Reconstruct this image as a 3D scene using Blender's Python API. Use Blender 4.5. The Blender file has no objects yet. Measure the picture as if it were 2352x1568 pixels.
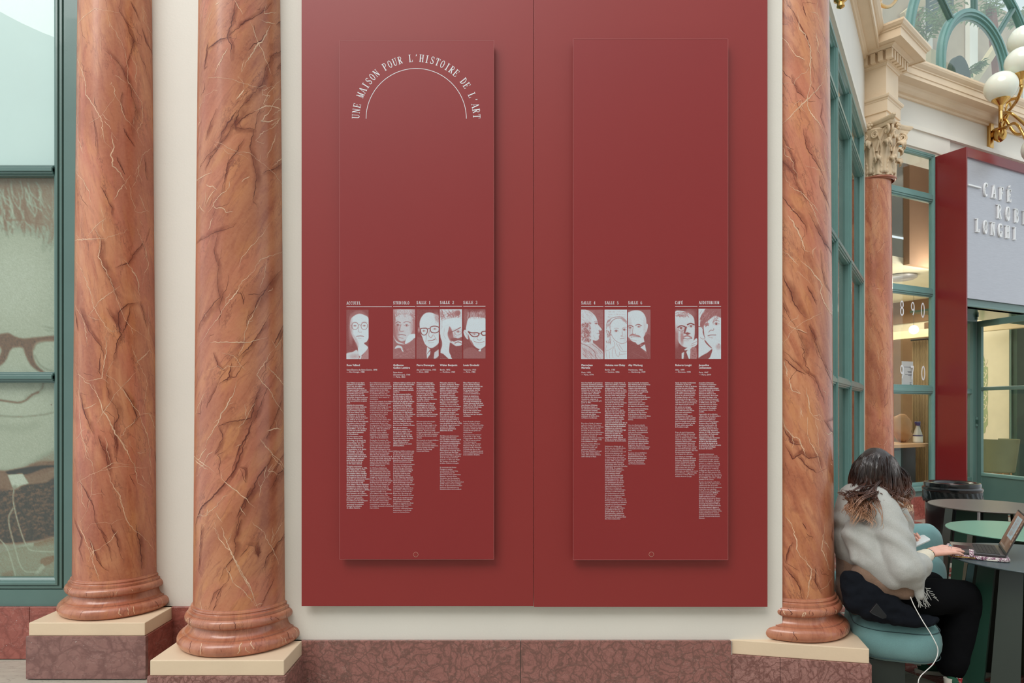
import bpy, bmesh, math, random
import numpy as np
from mathutils import Vector, Matrix
from math import pi, sin, cos, tan, radians, sqrt, atan2, hypot

# ------------------------------------------------------------------ camera, sky, lights, exposure
F = 1568.0; HZ = 942.0; CX = 1176.0; EYE = 1.52
SC = bpy.context.scene
COL = SC.collection
cam_d = bpy.data.cameras.new('camera'); cam = bpy.data.objects.new('camera', cam_d)
COL.objects.link(cam); SC.camera = cam
cam.location = (0, 0, EYE); cam.rotation_euler = (pi / 2, 0, 0)
cam_d.sensor_width = 36.0; cam_d.lens = 36.0 * F / 2352.0
cam_d.shift_y = (HZ - 784.0) / 2352.0
cam_d.clip_start = 0.05; cam_d.clip_end = 200

W = bpy.data.worlds.new('sky'); SC.world = W; W.use_nodes = True
_n = W.node_tree.nodes; _l = W.node_tree.links
_n.clear()
_bg = _n.new('ShaderNodeBackground'); _out = _n.new('ShaderNodeOutputWorld')
_bg.inputs[0].default_value = (0.86, 0.95, 1.0, 1); _bg.inputs[1].default_value = 1.0
_l.new(_bg.outputs[0], _out.inputs[0])

def sun(name, energy, angle, rot, col=(1, 1, 1)):
    d = bpy.data.lights.new(name, 'SUN'); d.energy = energy; d.angle = angle; d.color = col
    o = bpy.data.objects.new(name, d); COL.objects.link(o); o.rotation_euler = rot
    return o
# daylight through the glass roof: a very soft key from high up, a little left of the camera
sun('daylight_sun', 2.4, radians(42), (radians(38), radians(-26), 0), (1.0, 0.97, 0.93))

SC.view_settings.view_transform = 'Standard'
SC.view_settings.look = 'None'
SC.view_settings.gamma = 1.0
SC.view_settings.use_curve_mapping = False
SC.view_settings.exposure = 0.0

# ------------------------------------------------------------------ helpers
def P(px, row, Y):
    return Vector(((px - CX) / F * Y, Y, EYE - (row - HZ) / F * Y))

def s2l(c):
    c = c / 255.0
    return c / 12.92 if c <= 0.04045 else ((c + 0.055) / 1.055) ** 2.4

def rgb(r, g, b):
    return (s2l(r), s2l(g), s2l(b), 1.0)

class MB:
    def __init__(s): s.v = []; s.f = []; s.uv = {}
    def add(s, vs, fs):
        b = len(s.v); s.v.extend([tuple(p) for p in vs]); s.f.extend([tuple(b + i for i in f) for f in fs])
        return s
    def box(s, x0, y0, z0, x1, y1, z1, T=None):
        c = [(x, y, z) for z in (z0, z1) for y in (y0, y1) for x in (x0, x1)]
        if T: c = [T(*p) for p in c]
        return s.add(c, [(0, 2, 3, 1), (4, 5, 7, 6), (0, 1, 5, 4), (2, 6, 7, 3), (0, 4, 6, 2), (1, 3, 7, 5)])
    def prism(s, poly, z0, z1, T=None, cap=True):
        n = len(poly)
        c = [(x, y, z0) for x, y in poly] + [(x, y, z1) for x, y in poly]
        if T: c = [T(*p) for p in c]
        f = [(i, (i + 1) % n, n + (i + 1) % n, n + i) for i in range(n)]
        if cap: f += [tuple(range(n - 1, -1, -1)), tuple(range(n, 2 * n))]
        return s.add(c, f)
    def lathe(s, prof, cx=0, cy=0, n=48, a0=0, a1=2 * pi, cap=False, T=None):
        full = abs(a1 - a0) > 2 * pi - 1e-6
        m = n if full else n + 1
        vs = []
        for r, z in prof:
            for i in range(m):
                a = a0 + (a1 - a0) * i / n
                vs.append((cx + r * cos(a), cy + r * sin(a), z))
        if T: vs = [T(*p) for p in vs]
        fs = []
        for j in range(len(prof) - 1):
            for i in range(n):
                k = (i + 1) % m if full else i + 1
                fs.append((j * m + i, j * m + k, (j + 1) * m + k, (j + 1) * m + i))
        if cap and full:
            fs.append(tuple(range(m - 1, -1, -1))); fs.append(tuple((len(prof) - 1) * m + i for i in range(m)))
        return s.add(vs, fs)
    def tube(s, pts, r, n=8, cap=True, flat=1.0, up=None):
        pts = [Vector(p) for p in pts]; k = len(pts)
        rr = r if isinstance(r, (list, tuple)) else [r] * k
        vs = []; U = Vector(up) if up else None
        prev = None
        for i, p in enumerate(pts):
            d = (pts[min(i + 1, k - 1)] - pts[max(i - 1, 0)])
            if d.length < 1e-9: d = Vector((0, 0, 1))
            d.normalize()
            if prev is None:
                a = U if U is not None else (Vector((0, 0, 1)) if abs(d.z) < 0.9 else Vector((1, 0, 0)))
            else: a = prev
            x = a - d * a.dot(d)
            if x.length < 1e-6: x = d.orthogonal()
            x.normalize(); prev = x
            y = d.cross(x)
            for j in range(n):
                t = 2 * pi * j / n
                vs.append(p + x * (cos(t) * rr[i] * flat) + y * (sin(t) * rr[i]))
        fs = [(i * n + j, i * n + (j + 1) % n, (i + 1) * n + (j + 1) % n, (i + 1) * n + j) for i in range(k - 1) for j in range(n)]
        if cap:
            fs += [tuple(range(n - 1, -1, -1)), tuple((k - 1) * n + j for j in range(n))]
        return s.add(vs, fs)
    def sphere(s, c, r, n=24, m=14, T=None):
        rx, ry, rz = r if isinstance(r, (list, tuple)) else (r, r, r)
        vs = [(c[0], c[1], c[2] - rz)]
        for j in range(1, m):
            t = -pi / 2 + pi * j / m
            for i in range(n):
                a = 2 * pi * i / n
                vs.append((c[0] + rx * cos(t) * cos(a), c[1] + ry * cos(t) * sin(a), c[2] + rz * sin(t)))
        vs.append((c[0], c[1], c[2] + rz))
        if T: vs = [T(*p) for p in vs]
        fs = [(0, 1 + (i + 1) % n, 1 + i) for i in range(n)]
        for j in range(m - 2):
            b = 1 + j * n
            fs += [(b + i, b + (i + 1) % n, b + n + (i + 1) % n, b + n + i) for i in range(n)]
        b = 1 + (m - 2) * n; e = len(vs) - 1
        fs += [(b + i, b + (i + 1) % n, e) for i in range(n)]
        return s.add(vs, fs)
    def ring(s, T, t0, t1, z0, z1, prof, closed=True):
        """mitred frame round the rectangle t0..t1, z0..z1; prof = (inset, out) points"""
        q = prof; n = len(q); vs = []
        for (a, o) in q:
            vs += [T(t0 + a, o, z0 + a), T(t1 - a, o, z0 + a), T(t1 - a, o, z1 - a), T(t0 + a, o, z1 - a)]
        fs = []
        rng = range(n) if closed else range(n - 1)
        for i in rng:
            j = (i + 1) % n
            for k in range(4):
                l = (k + 1) % 4
                fs.append((i * 4 + k, i * 4 + l, j * 4 + l, j * 4 + k))
        return s.add(vs, fs)
    def sweep(s, prof, path_pts, cap=True):
        """prof (out,z) closed polygon, at each path point given as (Vector xy, Vector out_xy)"""
        n = len(prof); vs = []
        for p, o in path_pts:
            for a, z in prof: vs.append((p[0] + o[0] * a, p[1] + o[1] * a, z))
        fs = [(i * n + j, i * n + (j + 1) % n, (i + 1) * n + (j + 1) % n, (i + 1) * n + j) for i in range(len(path_pts) - 1) for j in range(n)]
        if cap:
            fs += [tuple(range(n)), tuple((len(path_pts) - 1) * n + j for j in range(n - 1, -1, -1))]
        return s.add(vs, fs)

class Fr:
    """wall frame: origin A, direction c along the wall, n outward (to the room)"""
    def __init__(s, A, c, off=0.0):
        s.A = Vector(A); s.c = Vector(c).normalized(); s.n = Vector((s.c.y, -s.c.x)); s.A = s.A + s.n * off
    def __call__(s, t, o, z):
        p = s.A + s.c * t + s.n * o
        return Vector((p.x, p.y, z))
    def t_at(s, px, off=0.0):
        k = (px - CX) / F; A = s.A + s.n * off
        return (k * A.y - A.x) / (s.c.x - k * s.c.y)
    def at(s, px, row, off=0.0):
        t = s.t_at(px, off); p = s.A + s.n * off + s.c * t
        return t, EYE - (row - HZ) / F * p.y
    def z(s, px, row, off=0.0): return s.at(px, row, off)[1]

def meta(o, label=None, cat=None, group=None, kind=None):
    if label: o['label'] = label
    if cat: o['category'] = cat
    if group: o['group'] = group
    if kind: o['kind'] = kind
    return o

def setparent(o, parent):
    o.parent = parent
    o.matrix_parent_inverse = Matrix.Translation(-Vector(parent.location)) if not parent.get('_local') else Matrix.Identity(4)

def obj(name, mb, mat, parent=None, label=None, cat=None, group=None, kind=None, smooth=None, bevel=0, fix=True, local=False, loc=None):
    me = bpy.data.meshes.new(name)
    me.from_pydata([tuple(v) for v in mb.v], [], mb.f)
    me.validate()
    if fix:
        bm = bmesh.new(); bm.from_mesh(me); bmesh.ops.recalc_face_normals(bm, faces=bm.faces); bm.to_mesh(me); bm.free()
    if mat: me.materials.append(mat)
    if smooth is not None:
        me.shade_smooth()
        if smooth < 179: me.set_sharp_from_angle(angle=radians(smooth))
    o = bpy.data.objects.new(name, me); COL.objects.link(o)
    if loc: o.location = loc
    if bevel:
        m = o.modifiers.new('bevel', 'BEVEL'); m.width = bevel; m.segments = 2; m.limit_method = 'ANGLE'; m.angle_limit = radians(40)
    if parent is not None:
        o.parent = parent
        if not local: o.matrix_parent_inverse = world_inv(parent)
    return meta(o, label, cat, group, kind)

def world_inv(p):
    m = Matrix.Identity(4); q = p
    chain = []
    while q is not None:
        chain.append(q); q = q.parent
    for q in reversed(chain):
        m = m @ q.matrix_parent_inverse @ q.matrix_basis
    return m.inverted()

def empty(name, loc, label=None, cat=None, group=None, kind=None, rot=0):
    o = bpy.data.objects.new(name, None); COL.objects.link(o); o.location = loc; o.rotation_euler = (0, 0, rot)
    o.empty_display_size = 0.1
    return meta(o, label, cat, group, kind)

def copy_tree(o, parent=None):
    c = o.copy(); COL.objects.link(c)
    if parent is not None: c.parent = parent
    for ch in list(o.children): copy_tree(ch, c)
    return c

# ------------------------------------------------------------------ materials
class NT:
    def __init__(s, name):
        s.m = bpy.data.materials.new(name); s.m.use_nodes = True
        s.t = s.m.node_tree; s.b = s.t.nodes['Principled BSDF']; s.out = s.t.nodes['Material Output']
    def n(s, typ, **kw):
        x = s.t.nodes.new(typ)
        for k, v in kw.items():
            if k.startswith('i_'):
                key = k[2:].replace('_', ' ')
                x.inputs[key].default_value = v
            else: setattr(x, k, v)
        return x
    def l(s, a, b): s.t.links.new(a, b)
    def coord(s, which='Object', scale=(1, 1, 1), rot=(0, 0, 0)):
        c = s.n('ShaderNodeTexCoord'); m = s.n('ShaderNodeMapping')
        m.inputs['Scale'].default_value = scale; m.inputs['Rotation'].default_value = rot
        s.l(c.outputs[which], m.inputs[0]); return m.outputs[0]
    def noise(s, vec, scale, detail=4, rough=0.5, dist=0.0):
        x = s.n('ShaderNodeTexNoise'); x.inputs['Scale'].default_value = scale; x.inputs['Detail'].default_value = detail
        x.inputs['Roughness'].default_value = rough; x.inputs['Distortion'].default_value = dist
        if vec is not None: s.l(vec, x.inputs['Vector'])
        return x.outputs['Fac']
    def ramp(s, fac, stops):
        r = s.n('ShaderNodeValToRGB'); e = r.color_ramp.elements
        while len(e) < len(stops): e.new(0.5)
        for x, (p, c) in zip(e, stops):
            x.position = p; x.color = c if len(c) == 4 else (*c, 1)
        s.l(fac, r.inputs[0]); return r.outputs[0]
    def mix(s, fac, a, b, mode='MIX'):
        x = s.n('ShaderNodeMix', data_type='RGBA', blend_type=mode)
        for sock, v in ((x.inputs[0], fac), (x.inputs[6], a), (x.inputs[7], b)):
            if hasattr(v, 'is_linked') or hasattr(v, 'links'): s.l(v, sock)
            else: sock.default_value = v
        return x.outputs[2]
    def bump(s, h, strength=0.1, dist=0.01):
        x = s.n('ShaderNodeBump'); x.inputs['Strength'].default_value = strength; x.inputs['Distance'].default_value = dist
        s.l(h, x.inputs['Height']); s.l(x.outputs[0], s.b.inputs['Normal'])

def G(v): return (v, v, v, 1)

def plain(name, col, rough=0.5, metal=0.0, var=0.06, scale=6, bump=0.0, bscale=60, spec=0.5, coat=0.0):
    t = NT(name); v = t.coord('Object')
    f = t.noise(v, scale, 4)
    a = tuple(max(0, c * (1 - var)) for c in col[:3]) + (1,); b = tuple(min(1, c * (1 + var)) for c in col[:3]) + (1,)
    t.l(t.ramp(f, [(0.3, a), (0.7, b)]), t.b.inputs['Base Color'])
    t.b.inputs['Roughness'].default_value = rough; t.b.inputs['Metallic'].default_value = metal
    t.b.inputs['Specular IOR Level'].default_value = spec
    if coat: t.b.inputs['Coat Weight'].default_value = coat
    if bump: t.bump(t.noise(v, bscale, 3), bump, 0.005)
    return t.m

def glass_mat(name, tint=(0.97, 0.99, 0.98, 1), f0=0.025, rough=0.0):
    t = NT(name); t.t.nodes.remove(t.b)
    tr = t.n('ShaderNodeBsdfTransparent'); gl = t.n('ShaderNodeBsdfGlossy'); mx = t.n('ShaderNodeMixShader')
    lw = t.n('ShaderNodeLayerWeight'); pw = t.n('ShaderNodeMath', operation='POWER'); pw.inputs[1].default_value = 5.0
    ma = t.n('ShaderNodeMath', operation='MULTIPLY_ADD'); ma.inputs[1].default_value = 1 - f0; ma.inputs[2].default_value = f0
    t.l(lw.outputs['Facing'], pw.inputs[0]); t.l(pw.outputs[0], ma.inputs[0])
    v = t.coord('Object'); nz = t.noise(v, 3, 1)
    bp = t.n('ShaderNodeBump'); bp.inputs['Strength'].default_value = 0.02; bp.inputs['Distance'].default_value = 0.01
    t.l(nz, bp.inputs['Height']); t.l(bp.outputs[0], gl.inputs['Normal'])
    tr.inputs[0].default_value = tint; gl.inputs['Roughness'].default_value = rough
    t.l(ma.outputs[0], mx.inputs[0]); t.l(tr.outputs[0], mx.inputs[1]); t.l(gl.outputs[0], mx.inputs[2]); t.l(mx.outputs[0], t.out.inputs[0])
    return t.m

def emis(name, col, strength):
    t = NT(name); v = t.coord('Object'); f = t.noise(v, 2, 1)
    t.l(t.ramp(f, [(0.3, tuple(c * 0.97 for c in col[:3])), (0.7, col[:3])]), t.b.inputs['Emission Color'])
    t.b.inputs['Emission Strength'].default_value = strength; t.b.inputs['Base Color'].default_value = (*col[:3], 1)
    return t.m

M = {}
M['cream'] = plain('cream_paint', rgb(227, 222, 212), 0.55, var=0.02, scale=2, bump=0.12, bscale=90)
M['cream_trim'] = plain('cream_trim_paint', rgb(230, 206, 176), 0.45, var=0.03, scale=5, bump=0.15, bscale=50)
M['cream_white'] = plain('white_cream_paint', rgb(232, 226, 214), 0.5, var=0.02, scale=3)
M['stucco_capital'] = plain('capital_plaster', rgb(218, 194, 162), 0.5, var=0.08, scale=8, bump=0.3, bscale=60)
M['green'] = plain('blue_green_paint', rgb(88, 118, 112), 0.28, var=0.04, scale=5, bump=0.04, bscale=120, coat=0.15)
M['green_light'] = plain('light_green_paint', rgb(108, 148, 143), 0.3, var=0.04, scale=5, bump=0.04, bscale=120, coat=0.15)
M['red'] = plain('matt_red_lacquer', rgb(141, 41, 40), 0.42, var=0.012, scale=3, bump=0.02, bscale=900, spec=0.55)
M['red_print'] = plain('matt_red_print', rgb(138, 36, 38), 0.4, var=0.012, scale=3, bump=0.015, bscale=900, spec=0.55)
M['red_fin'] = plain('gloss_red_lacquer', rgb(122, 34, 36), 0.22, var=0.02, scale=2)
M['white_ink'] = plain('white_ink', rgb(226, 228, 232), 0.5, var=0.02)
M['grout'] = plain('pale_grout', rgb(190, 180, 170), 0.8, var=0.1, scale=30)
M['glass'] = glass_mat('window_glass')
M['glass_dark'] = glass_mat('old_glass', (0.93, 0.97, 0.95, 1), 0.10)

def scagliola(name, rot, seed, base=((156, 84, 58), (186, 112, 78), (202, 136, 98), (180, 106, 82))):
    """painted orange marble; veining ribbons are separate geometry"""
    t = NT(name)
    uv = t.n('ShaderNodeTexCoord'); mp = t.n('ShaderNodeMapping')
    mp.inputs['Rotation'].default_value = (0, 0, rot); mp.inputs['Location'].default_value = (seed * 3.1, seed * 1.7, 0)
    t.l(uv.outputs['UV'], mp.inputs[0])
    mp2 = t.n('ShaderNodeMapping'); mp2.inputs['Scale'].default_value = (3.0, 0.9, 1); t.l(mp.outputs[0], mp2.inputs[0])
    big = t.noise(mp2.outputs[0], 2.2, 6, 0.62, 1.2)
    c = t.ramp(big, [(0.30, rgb(*base[0])), (0.45, rgb(*base[1])), (0.58, rgb(*base[2])), (0.72, rgb(*base[3]))])
    pink = t.noise(mp2.outputs[0], 1.1, 3, 0.5, 0.6)
    c = t.mix(t.ramp(pink, [(0.48, G(0)), (0.62, G(0.55))]), c, rgb(196, 112, 92))
    och = t.noise(mp2.outputs[0], 3.7, 4, 0.6, 0.8)
    c = t.mix(t.ramp(och, [(0.52, G(0)), (0.66, G(0.45))]), c, rgb(206, 138, 84))
    # smoky brown wisps along the veining direction
    mp3 = t.n('ShaderNodeMapping'); mp3.inputs['Scale'].default_value = (7.0, 1.6, 1); t.l(mp.outputs[0], mp3.inputs[0])
    w = t.noise(mp3.outputs[0], 2.6, 8, 0.66, 2.2)
    c = t.mix(t.ramp(w, [(0.53, G(0)), (0.60, G(0.34)), (0.70, G(0.5))]), c, rgb(140, 68, 50))
    # fine cracks
    vo = t.n('ShaderNodeTexVoronoi', feature='DISTANCE_TO_EDGE'); vo.inputs['Scale'].default_value = 3.2
    dn = t.n('ShaderNodeTexNoise'); dn.inputs['Scale'].default_value = 4.5; dn.inputs['Detail'].default_value = 8; dn.inputs['Roughness'].default_value = 0.65
    t.l(mp2.outputs[0], dn.inputs['Vector'])
    ad = t.n('ShaderNodeVectorMath', operation='MULTIPLY_ADD'); ad.inputs[1].default_value = (0.55, 0.55, 0.55)
    t.l(dn.outputs['Color'], ad.inputs[0]); t.l(mp2.outputs[0], ad.inputs[2]); t.l(ad.outputs[0], vo.inputs['Vector'])
    br = t.noise(mp2.outputs[0], 3.0, 2)
    k = t.mix(1.0, t.ramp(vo.outputs[0], [(0.0, G(0.75)), (0.028, G(0.0))]), t.ramp(br, [(0.47, G(0)), (0.6, G(1))]), 'MULTIPLY')
    c = t.mix(k, c, rgb(112, 50, 40))
    patch = t.noise(mp2.outputs[0], 0.8, 5, 0.6, 1.6)
    c = t.mix(t.ramp(patch, [(0.46, G(0)), (0.60, G(0.55))]), c, rgb(158, 84, 60))
    c = t.mix(t.ramp(patch, [(0.30, G(0.35)), (0.42, G(0))]), c, rgb(222, 160, 118))
    fine = t.noise(mp.outputs[0], 60, 4, 0.7)
    c = t.mix(t.ramp(fine, [(0.35, G(0.0)), (0.75, G(0.16))]), c, rgb(226, 168, 130))
    t.l(c, t.b.inputs['Base Color'])
    t.b.inputs['Roughness'].default_value = 0.34; t.b.inputs['Coat Weight'].default_value = 0.3; t.b.inputs['Coat Roughness'].default_value = 0.16
    t.bump(fine, 0.06, 0.004)
    return t.m
M['scag_a'] = scagliola('orange_scagliola_steep', radians(-12), 1.0)
M['scag_b'] = scagliola('orange_scagliola_diagonal', radians(33), 2.3, ((152, 84, 56), (184, 114, 78), (192, 126, 88), (172, 102, 72)))
M['scag_c'] = scagliola('orange_scagliola_right', radians(-22), 3.7)
def vein(name, col, lo, hi, sc):
    m = plain(name, col, 0.35, var=0.14, scale=14); nt = m.node_tree; b = nt.nodes['Principled BSDF']
    c = nt.nodes.new('ShaderNodeTexCoord'); n = nt.nodes.new('ShaderNodeTexNoise'); n.inputs['Scale'].default_value = sc; n.inputs['Detail'].default_value = 5
    r = nt.nodes.new('ShaderNodeMapRange'); r.inputs['From Min'].default_value = 0.35; r.inputs['From Max'].default_value = 0.62; r.inputs['To Min'].default_value = lo; r.inputs['To Max'].default_value = hi
    nt.links.new(c.outputs['Object'], n.inputs['Vector']); nt.links.new(n.outputs['Fac'], r.inputs['Value']); nt.links.new(r.outputs[0], b.inputs['Alpha'])
    return m
M['vein_light'] = vein('pale_vein_paint', rgb(232, 194, 162), 0.70, 1.0, 24)
M['vein_lilac'] = plain('lilac_vein_paint', rgb(206, 160, 142), 0.35, var=0.12, scale=14)
M['vein_dark'] = vein('umber_vein_paint', rgb(112, 54, 42), 0.45, 0.95, 16)
M['vein_smoke'] = vein('smoky_umber_glaze', rgb(136, 64, 48), 0.12, 0.50, 14)
_nt = M['vein_smoke'].node_tree; _b = _nt.nodes['Principled BSDF']; _at = _nt.nodes.new('ShaderNodeAttribute'); _at.attribute_name = 'edge'
_mu = _nt.nodes.new('ShaderNodeMath'); _mu.operation = 'MULTIPLY'; _src = _b.inputs['Alpha'].links[0].from_socket
_nt.links.new(_src, _mu.inputs[0]); _nt.links.new(_at.outputs['Fac'], _mu.inputs[1]); _nt.links.new(_mu.outputs[0], _b.inputs['Alpha'])
M['scag_base'] = scagliola('orange_scagliola_mouldings', radians(8), 5.1, ((158, 94, 70), (178, 112, 84), (190, 124, 94), (172, 106, 82)))
_b = M['scag_base'].node_tree.nodes['Principled BSDF']; _b.inputs['Coat Weight'].default_value = 0.6; _b.inputs['Coat Roughness'].default_value = 0.12

def brocatelle(name, c0, c1, vein, white=True, scale=14):
    t = NT(name); v = t.coord('Object')
    dn = t.n('ShaderNodeTexNoise'); dn.inputs['Scale'].default_value = 5; dn.inputs['Detail'].default_value = 6
    t.l(v, dn.inputs['Vector'])
    ad = t.n('ShaderNodeVectorMath', operation='MULTIPLY_ADD'); ad.inputs[1].default_value = (0.34, 0.34, 0.34)
    t.l(dn.outputs['Color'], ad.inputs[0]); t.l(v, ad.inputs[2])
    vo = t.n('ShaderNodeTexVoronoi', feature='DISTANCE_TO_EDGE'); vo.inputs['Scale'].default_value = scale; vo.inputs['Randomness'].default_value = 1
    t.l(ad.outputs[0], vo.inputs['Vector'])
    vo2 = t.n('ShaderNodeTexVoronoi', feature='DISTANCE_TO_EDGE'); vo2.inputs['Scale'].default_value = scale * 2.3
    t.l(ad.outputs[0], vo2.inputs['Vector'])
    base = t.mix(t.noise(v, 1.6, 5, 0.6), c0, c1)
    cl = t.noise(v, 16, 5, 0.7)
    base = t.mix(t.ramp(cl, [(0.35, G(0)), (0.8, G(0.5))]), base, tuple(min(1, x * 1.5) for x in c1[:3]) + (1,))
    c = t.mix(t.ramp(vo.outputs[0], [(0.0, G(0.8)), (0.13, G(0.0))]), base, vein)
    c = t.mix(t.ramp(vo2.outputs[0], [(0.0, G(0.55)), (0.10, G(0.0))]), c, vein)
    if white:
        sp = t.noise(v, 55, 2, 0.5)
        c = t.mix(t.ramp(sp, [(0.76, G(0)), (0.80, G(0.8))]), c, rgb(205, 195, 190))
        mp = t.coord('Object', (3, 3, 9), (0.2, 0.5, 0.3))
        wv = t.noise(mp, 1.3, 6, 0.6, 0.6)
        c = t.mix(t.ramp(wv, [(0.497, G(0)), (0.5, G(0.4)), (0.503, G(0))]), c, rgb(196, 170, 160))
    t.l(c, t.b.inputs['Base Color']); t.b.inputs['Roughness'].default_value = 0.16
    return t.m
M['marble_main'] = brocatelle('brown_red_marble', rgb(134, 86, 80), rgb(158, 108, 100), rgb(108, 78, 70), scale=17)
M['marble_left'] = brocatelle('brick_red_marble', rgb(146, 78, 68), rgb(156, 92, 82), rgb(130, 70, 62), scale=7)
M['marble_plinth'] = brocatelle('grey_brown_marble', rgb(132, 94, 88), rgb(146, 108, 102), rgb(118, 82, 78), scale=6)
M['marble_mott'] = brocatelle('mottled_brown_marble', rgb(138, 92, 86), rgb(164, 122, 114), rgb(106, 66, 60), scale=19)
# ------------------------------------------------------------------ geometry constants
YW = 3.588           # main wall plane
YL = 4.205           # window wall plane (left)
ZS = 0.316           # top of the marble skirting
FM = Fr((0, YW), (1, 0)); FL = Fr((0, YL), (1, 0))
FB = Fr((4.37, 8.5), (0.536, 0.844))
A4 = Vector((4.66, 8.73))
FC = Fr(A4, (0.889, 0.457), -0.25)
FK = Fr(A4, (0.738, 0.674))
def X_(px, Y): return (px - CX) / F * Y

# ------------------------------------------------------------------ floor: pale and red marble tiles
def stone_tile(name, c0, c1, vein):
    t = NT(name); v = t.coord('Object', (1, 1, 1)); mp = t.coord('Object', (1.2, 7, 1), (0, 0, 0.5))
    b = t.mix(t.noise(mp, 2.5, 6, 0.6, 0.8), c0, c1)
    b = t.mix(t.ramp(t.noise(mp, 1.5, 7, 0.6, 1.5), [(0.485, G(0)), (0.5, G(0.6)), (0.515, G(0))]), b, vein)
    t.l(b, t.b.inputs['Base Color']); t.b.inputs['Roughness'].default_value = 0.2
    return t.m
M['tile_pale'] = stone_tile('pale_marble_tile', rgb(202, 196, 180), rgb(166, 164, 150), rgb(140, 136, 126))
M['tile_red'] = stone_tile('red_marble_tile', rgb(142, 70, 60), rgb(160, 92, 82), rgb(214, 190, 178))
M['tile_bed'] = plain('mortar_bed', rgb(120, 112, 102), 0.8, var=0.1, scale=20)
fl = obj('floor', MB().box(-5.5, -7.2, -0.12, 13.5, 14.5, -0.012), M['tile_bed'], kind='structure')
random.seed(5)
c30 = Vector((cos(radians(24)), sin(radians(24)))); n30 = Vector((c30.y, -c30.x))
tile_me = {}
def tile(cx, cy, sx, sy, mat, rot):
    key = (round(sx, 3), round(sy, 3), mat)
    if key not in tile_me:
        mb = MB().box(-sx / 2, -sy / 2, -0.02, sx / 2, sy / 2, 0.0)
        me = bpy.data.meshes.new('floor_tile'); me.from_pydata([tuple(v) for v in mb.v], [], mb.f); me.materials.append(M[mat])
        bm = bmesh.new(); bm.from_mesh(me); bmesh.ops.recalc_face_normals(bm, faces=bm.faces); bm.to_mesh(me); bm.free()
        tile_me[key] = me
    o = bpy.data.objects.new('floor_tile', tile_me[key]); COL.objects.link(o)
    o.location = (cx, cy, 0); o.rotation_euler = (0, 0, rot); o.parent = fl
# big pale tiles with red bands every second joint, near the part of the floor the picture shows
for i in range(-1, 13):
    for j in range(-4, 8):
        p = Vector((2.35, 3.3)) + c30 * (i * 0.62) + n30 * (-j * 0.62)
        if not (1.2 < p.x < 8.2 and 1.8 < p.y < 10.0): continue
        r = atan2(c30.y, c30.x)
        tile(p.x, p.y, 0.452, 0.452, 'tile_pale', r)
        q = p + c30 * 0.31; tile(q.x, q.y, 0.154, 0.452, 'tile_red', r)
        q = p - n30 * 0.31; tile(q.x, q.y, 0.452, 0.154, 'tile_red', r)
        q = p + c30 * 0.31 - n30 * 0.31; tile(q.x, q.y, 0.154, 0.154, 'tile_pale', r)
obj('trim_1', MB().box(-5.4, -7.1, -0.012, 13.4, 14.4, -0.006), M['tile_pale'], kind='structure')

# ------------------------------------------------------------------ main wall and wall of the left window
ZT = 6.9
wx0 = -1.405
w = MB().box(wx0, YW, 0, 1.421, 4.6, ZT)
obj('wall_front', w, M['cream'], kind='structure')
# left window wall: pier right of the window, wall above it
lx1 = X_(186, YL)
w = MB().box(lx1, YL, 0, wx0, 4.6, ZT).box(-5.4, YL, 5.0, lx1, 4.6, ZT).box(-5.4, YL, 0, lx1, 4.6, ZS - 0.002).box(-5.4, YL, ZS, -5.0, 4.6, 5.0)
obj('wall_left', w, M['cream'], kind='structure')

# marble skirting slabs (each slab its own piece)
def slab(par, T, t0, t1, z0, z1, o0, o1, mat, bev=0.002):
    return obj('marble_slab', MB().box(t0, o0, z0, t1, o1, z1, T), mat, par, bevel=bev)
bs = obj('baseboard_front', MB().box(wx0, 0, 0, X_(1680, YW), 0.012, ZS - 0.006, FM), M['grout'], kind='structure')
e = [wx0 + 0.001, X_(1195.5, YW), X_(1676, YW)]
slab(bs, FM, e[0], e[1] - 0.0015, 0.0, ZS, 0.0, 0.024, M['marble_main'])
slab(bs, FM, e[1] + 0.0015, e[2], 0.0, ZS, 0.0, 0.024, M['marble_main'])
bl = obj('baseboard_left', MB().box(-5.4, 0, 0, wx0, 0.012, ZS - 0.006, FL), M['grout'], kind='structure')
for a, b in ((-5.4, -4.2), (-4.2, -2.95), (-2.95, -1.95), (-1.95, wx0)):
    slab(bl, FL, a + 0.001, b - 0.001, 0.0, ZS, 0.0, 0.03, M['marble_left'])

# ------------------------------------------------------------------ red boards and text panels
YBd = 3.540
def board(px0, px1, row1, label):
    t0, t1 = X_(px0, YBd), X_(px1, YBd); z0 = EYE - (row1 - HZ) / F * YBd
    r = empty('wall_board', (0.5 * (t0 + t1), YBd, z0), label, 'board')
    obj('face_sheet', MB().box(t0, YBd, z0, t1, YBd + 0.012, 4.35), M['red'], r, bevel=0.0012)
    bt = MB()
    for x in (t0 + 0.06, 0.5 * (t0 + t1), t1 - 0.06): bt.box(x - 0.025, YBd + 0.012, z0 + 0.04, x + 0.025, YW, 4.3)
    obj('batten', bt, M['cream_trim'], r)
    return r
board(692.5, 1225.6, 1391.5, 'tall red lacquered wall board carrying the panel with the arched title')
board(1226.6, 1763, 1393.5, 'tall red lacquered wall board beside the right-hand column')

YPn = 3.500
M['edge'] = plain('pale_edge_highlight', rgb(178, 104, 102), 0.4)  # highlight along the text panel rims, painted as a thin pale ring
def PX(px, row): return (X_(px, YPn), EYE - (row - HZ) / F * YPn)

def mesh_obj(name, me, mat, parent):
    me.materials.clear(); me.materials.append(mat)
    o = bpy.data.objects.new(name, me); COL.objects.link(o)
    o.parent = parent; o.matrix_parent_inverse = world_inv(parent)
    return o

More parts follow.
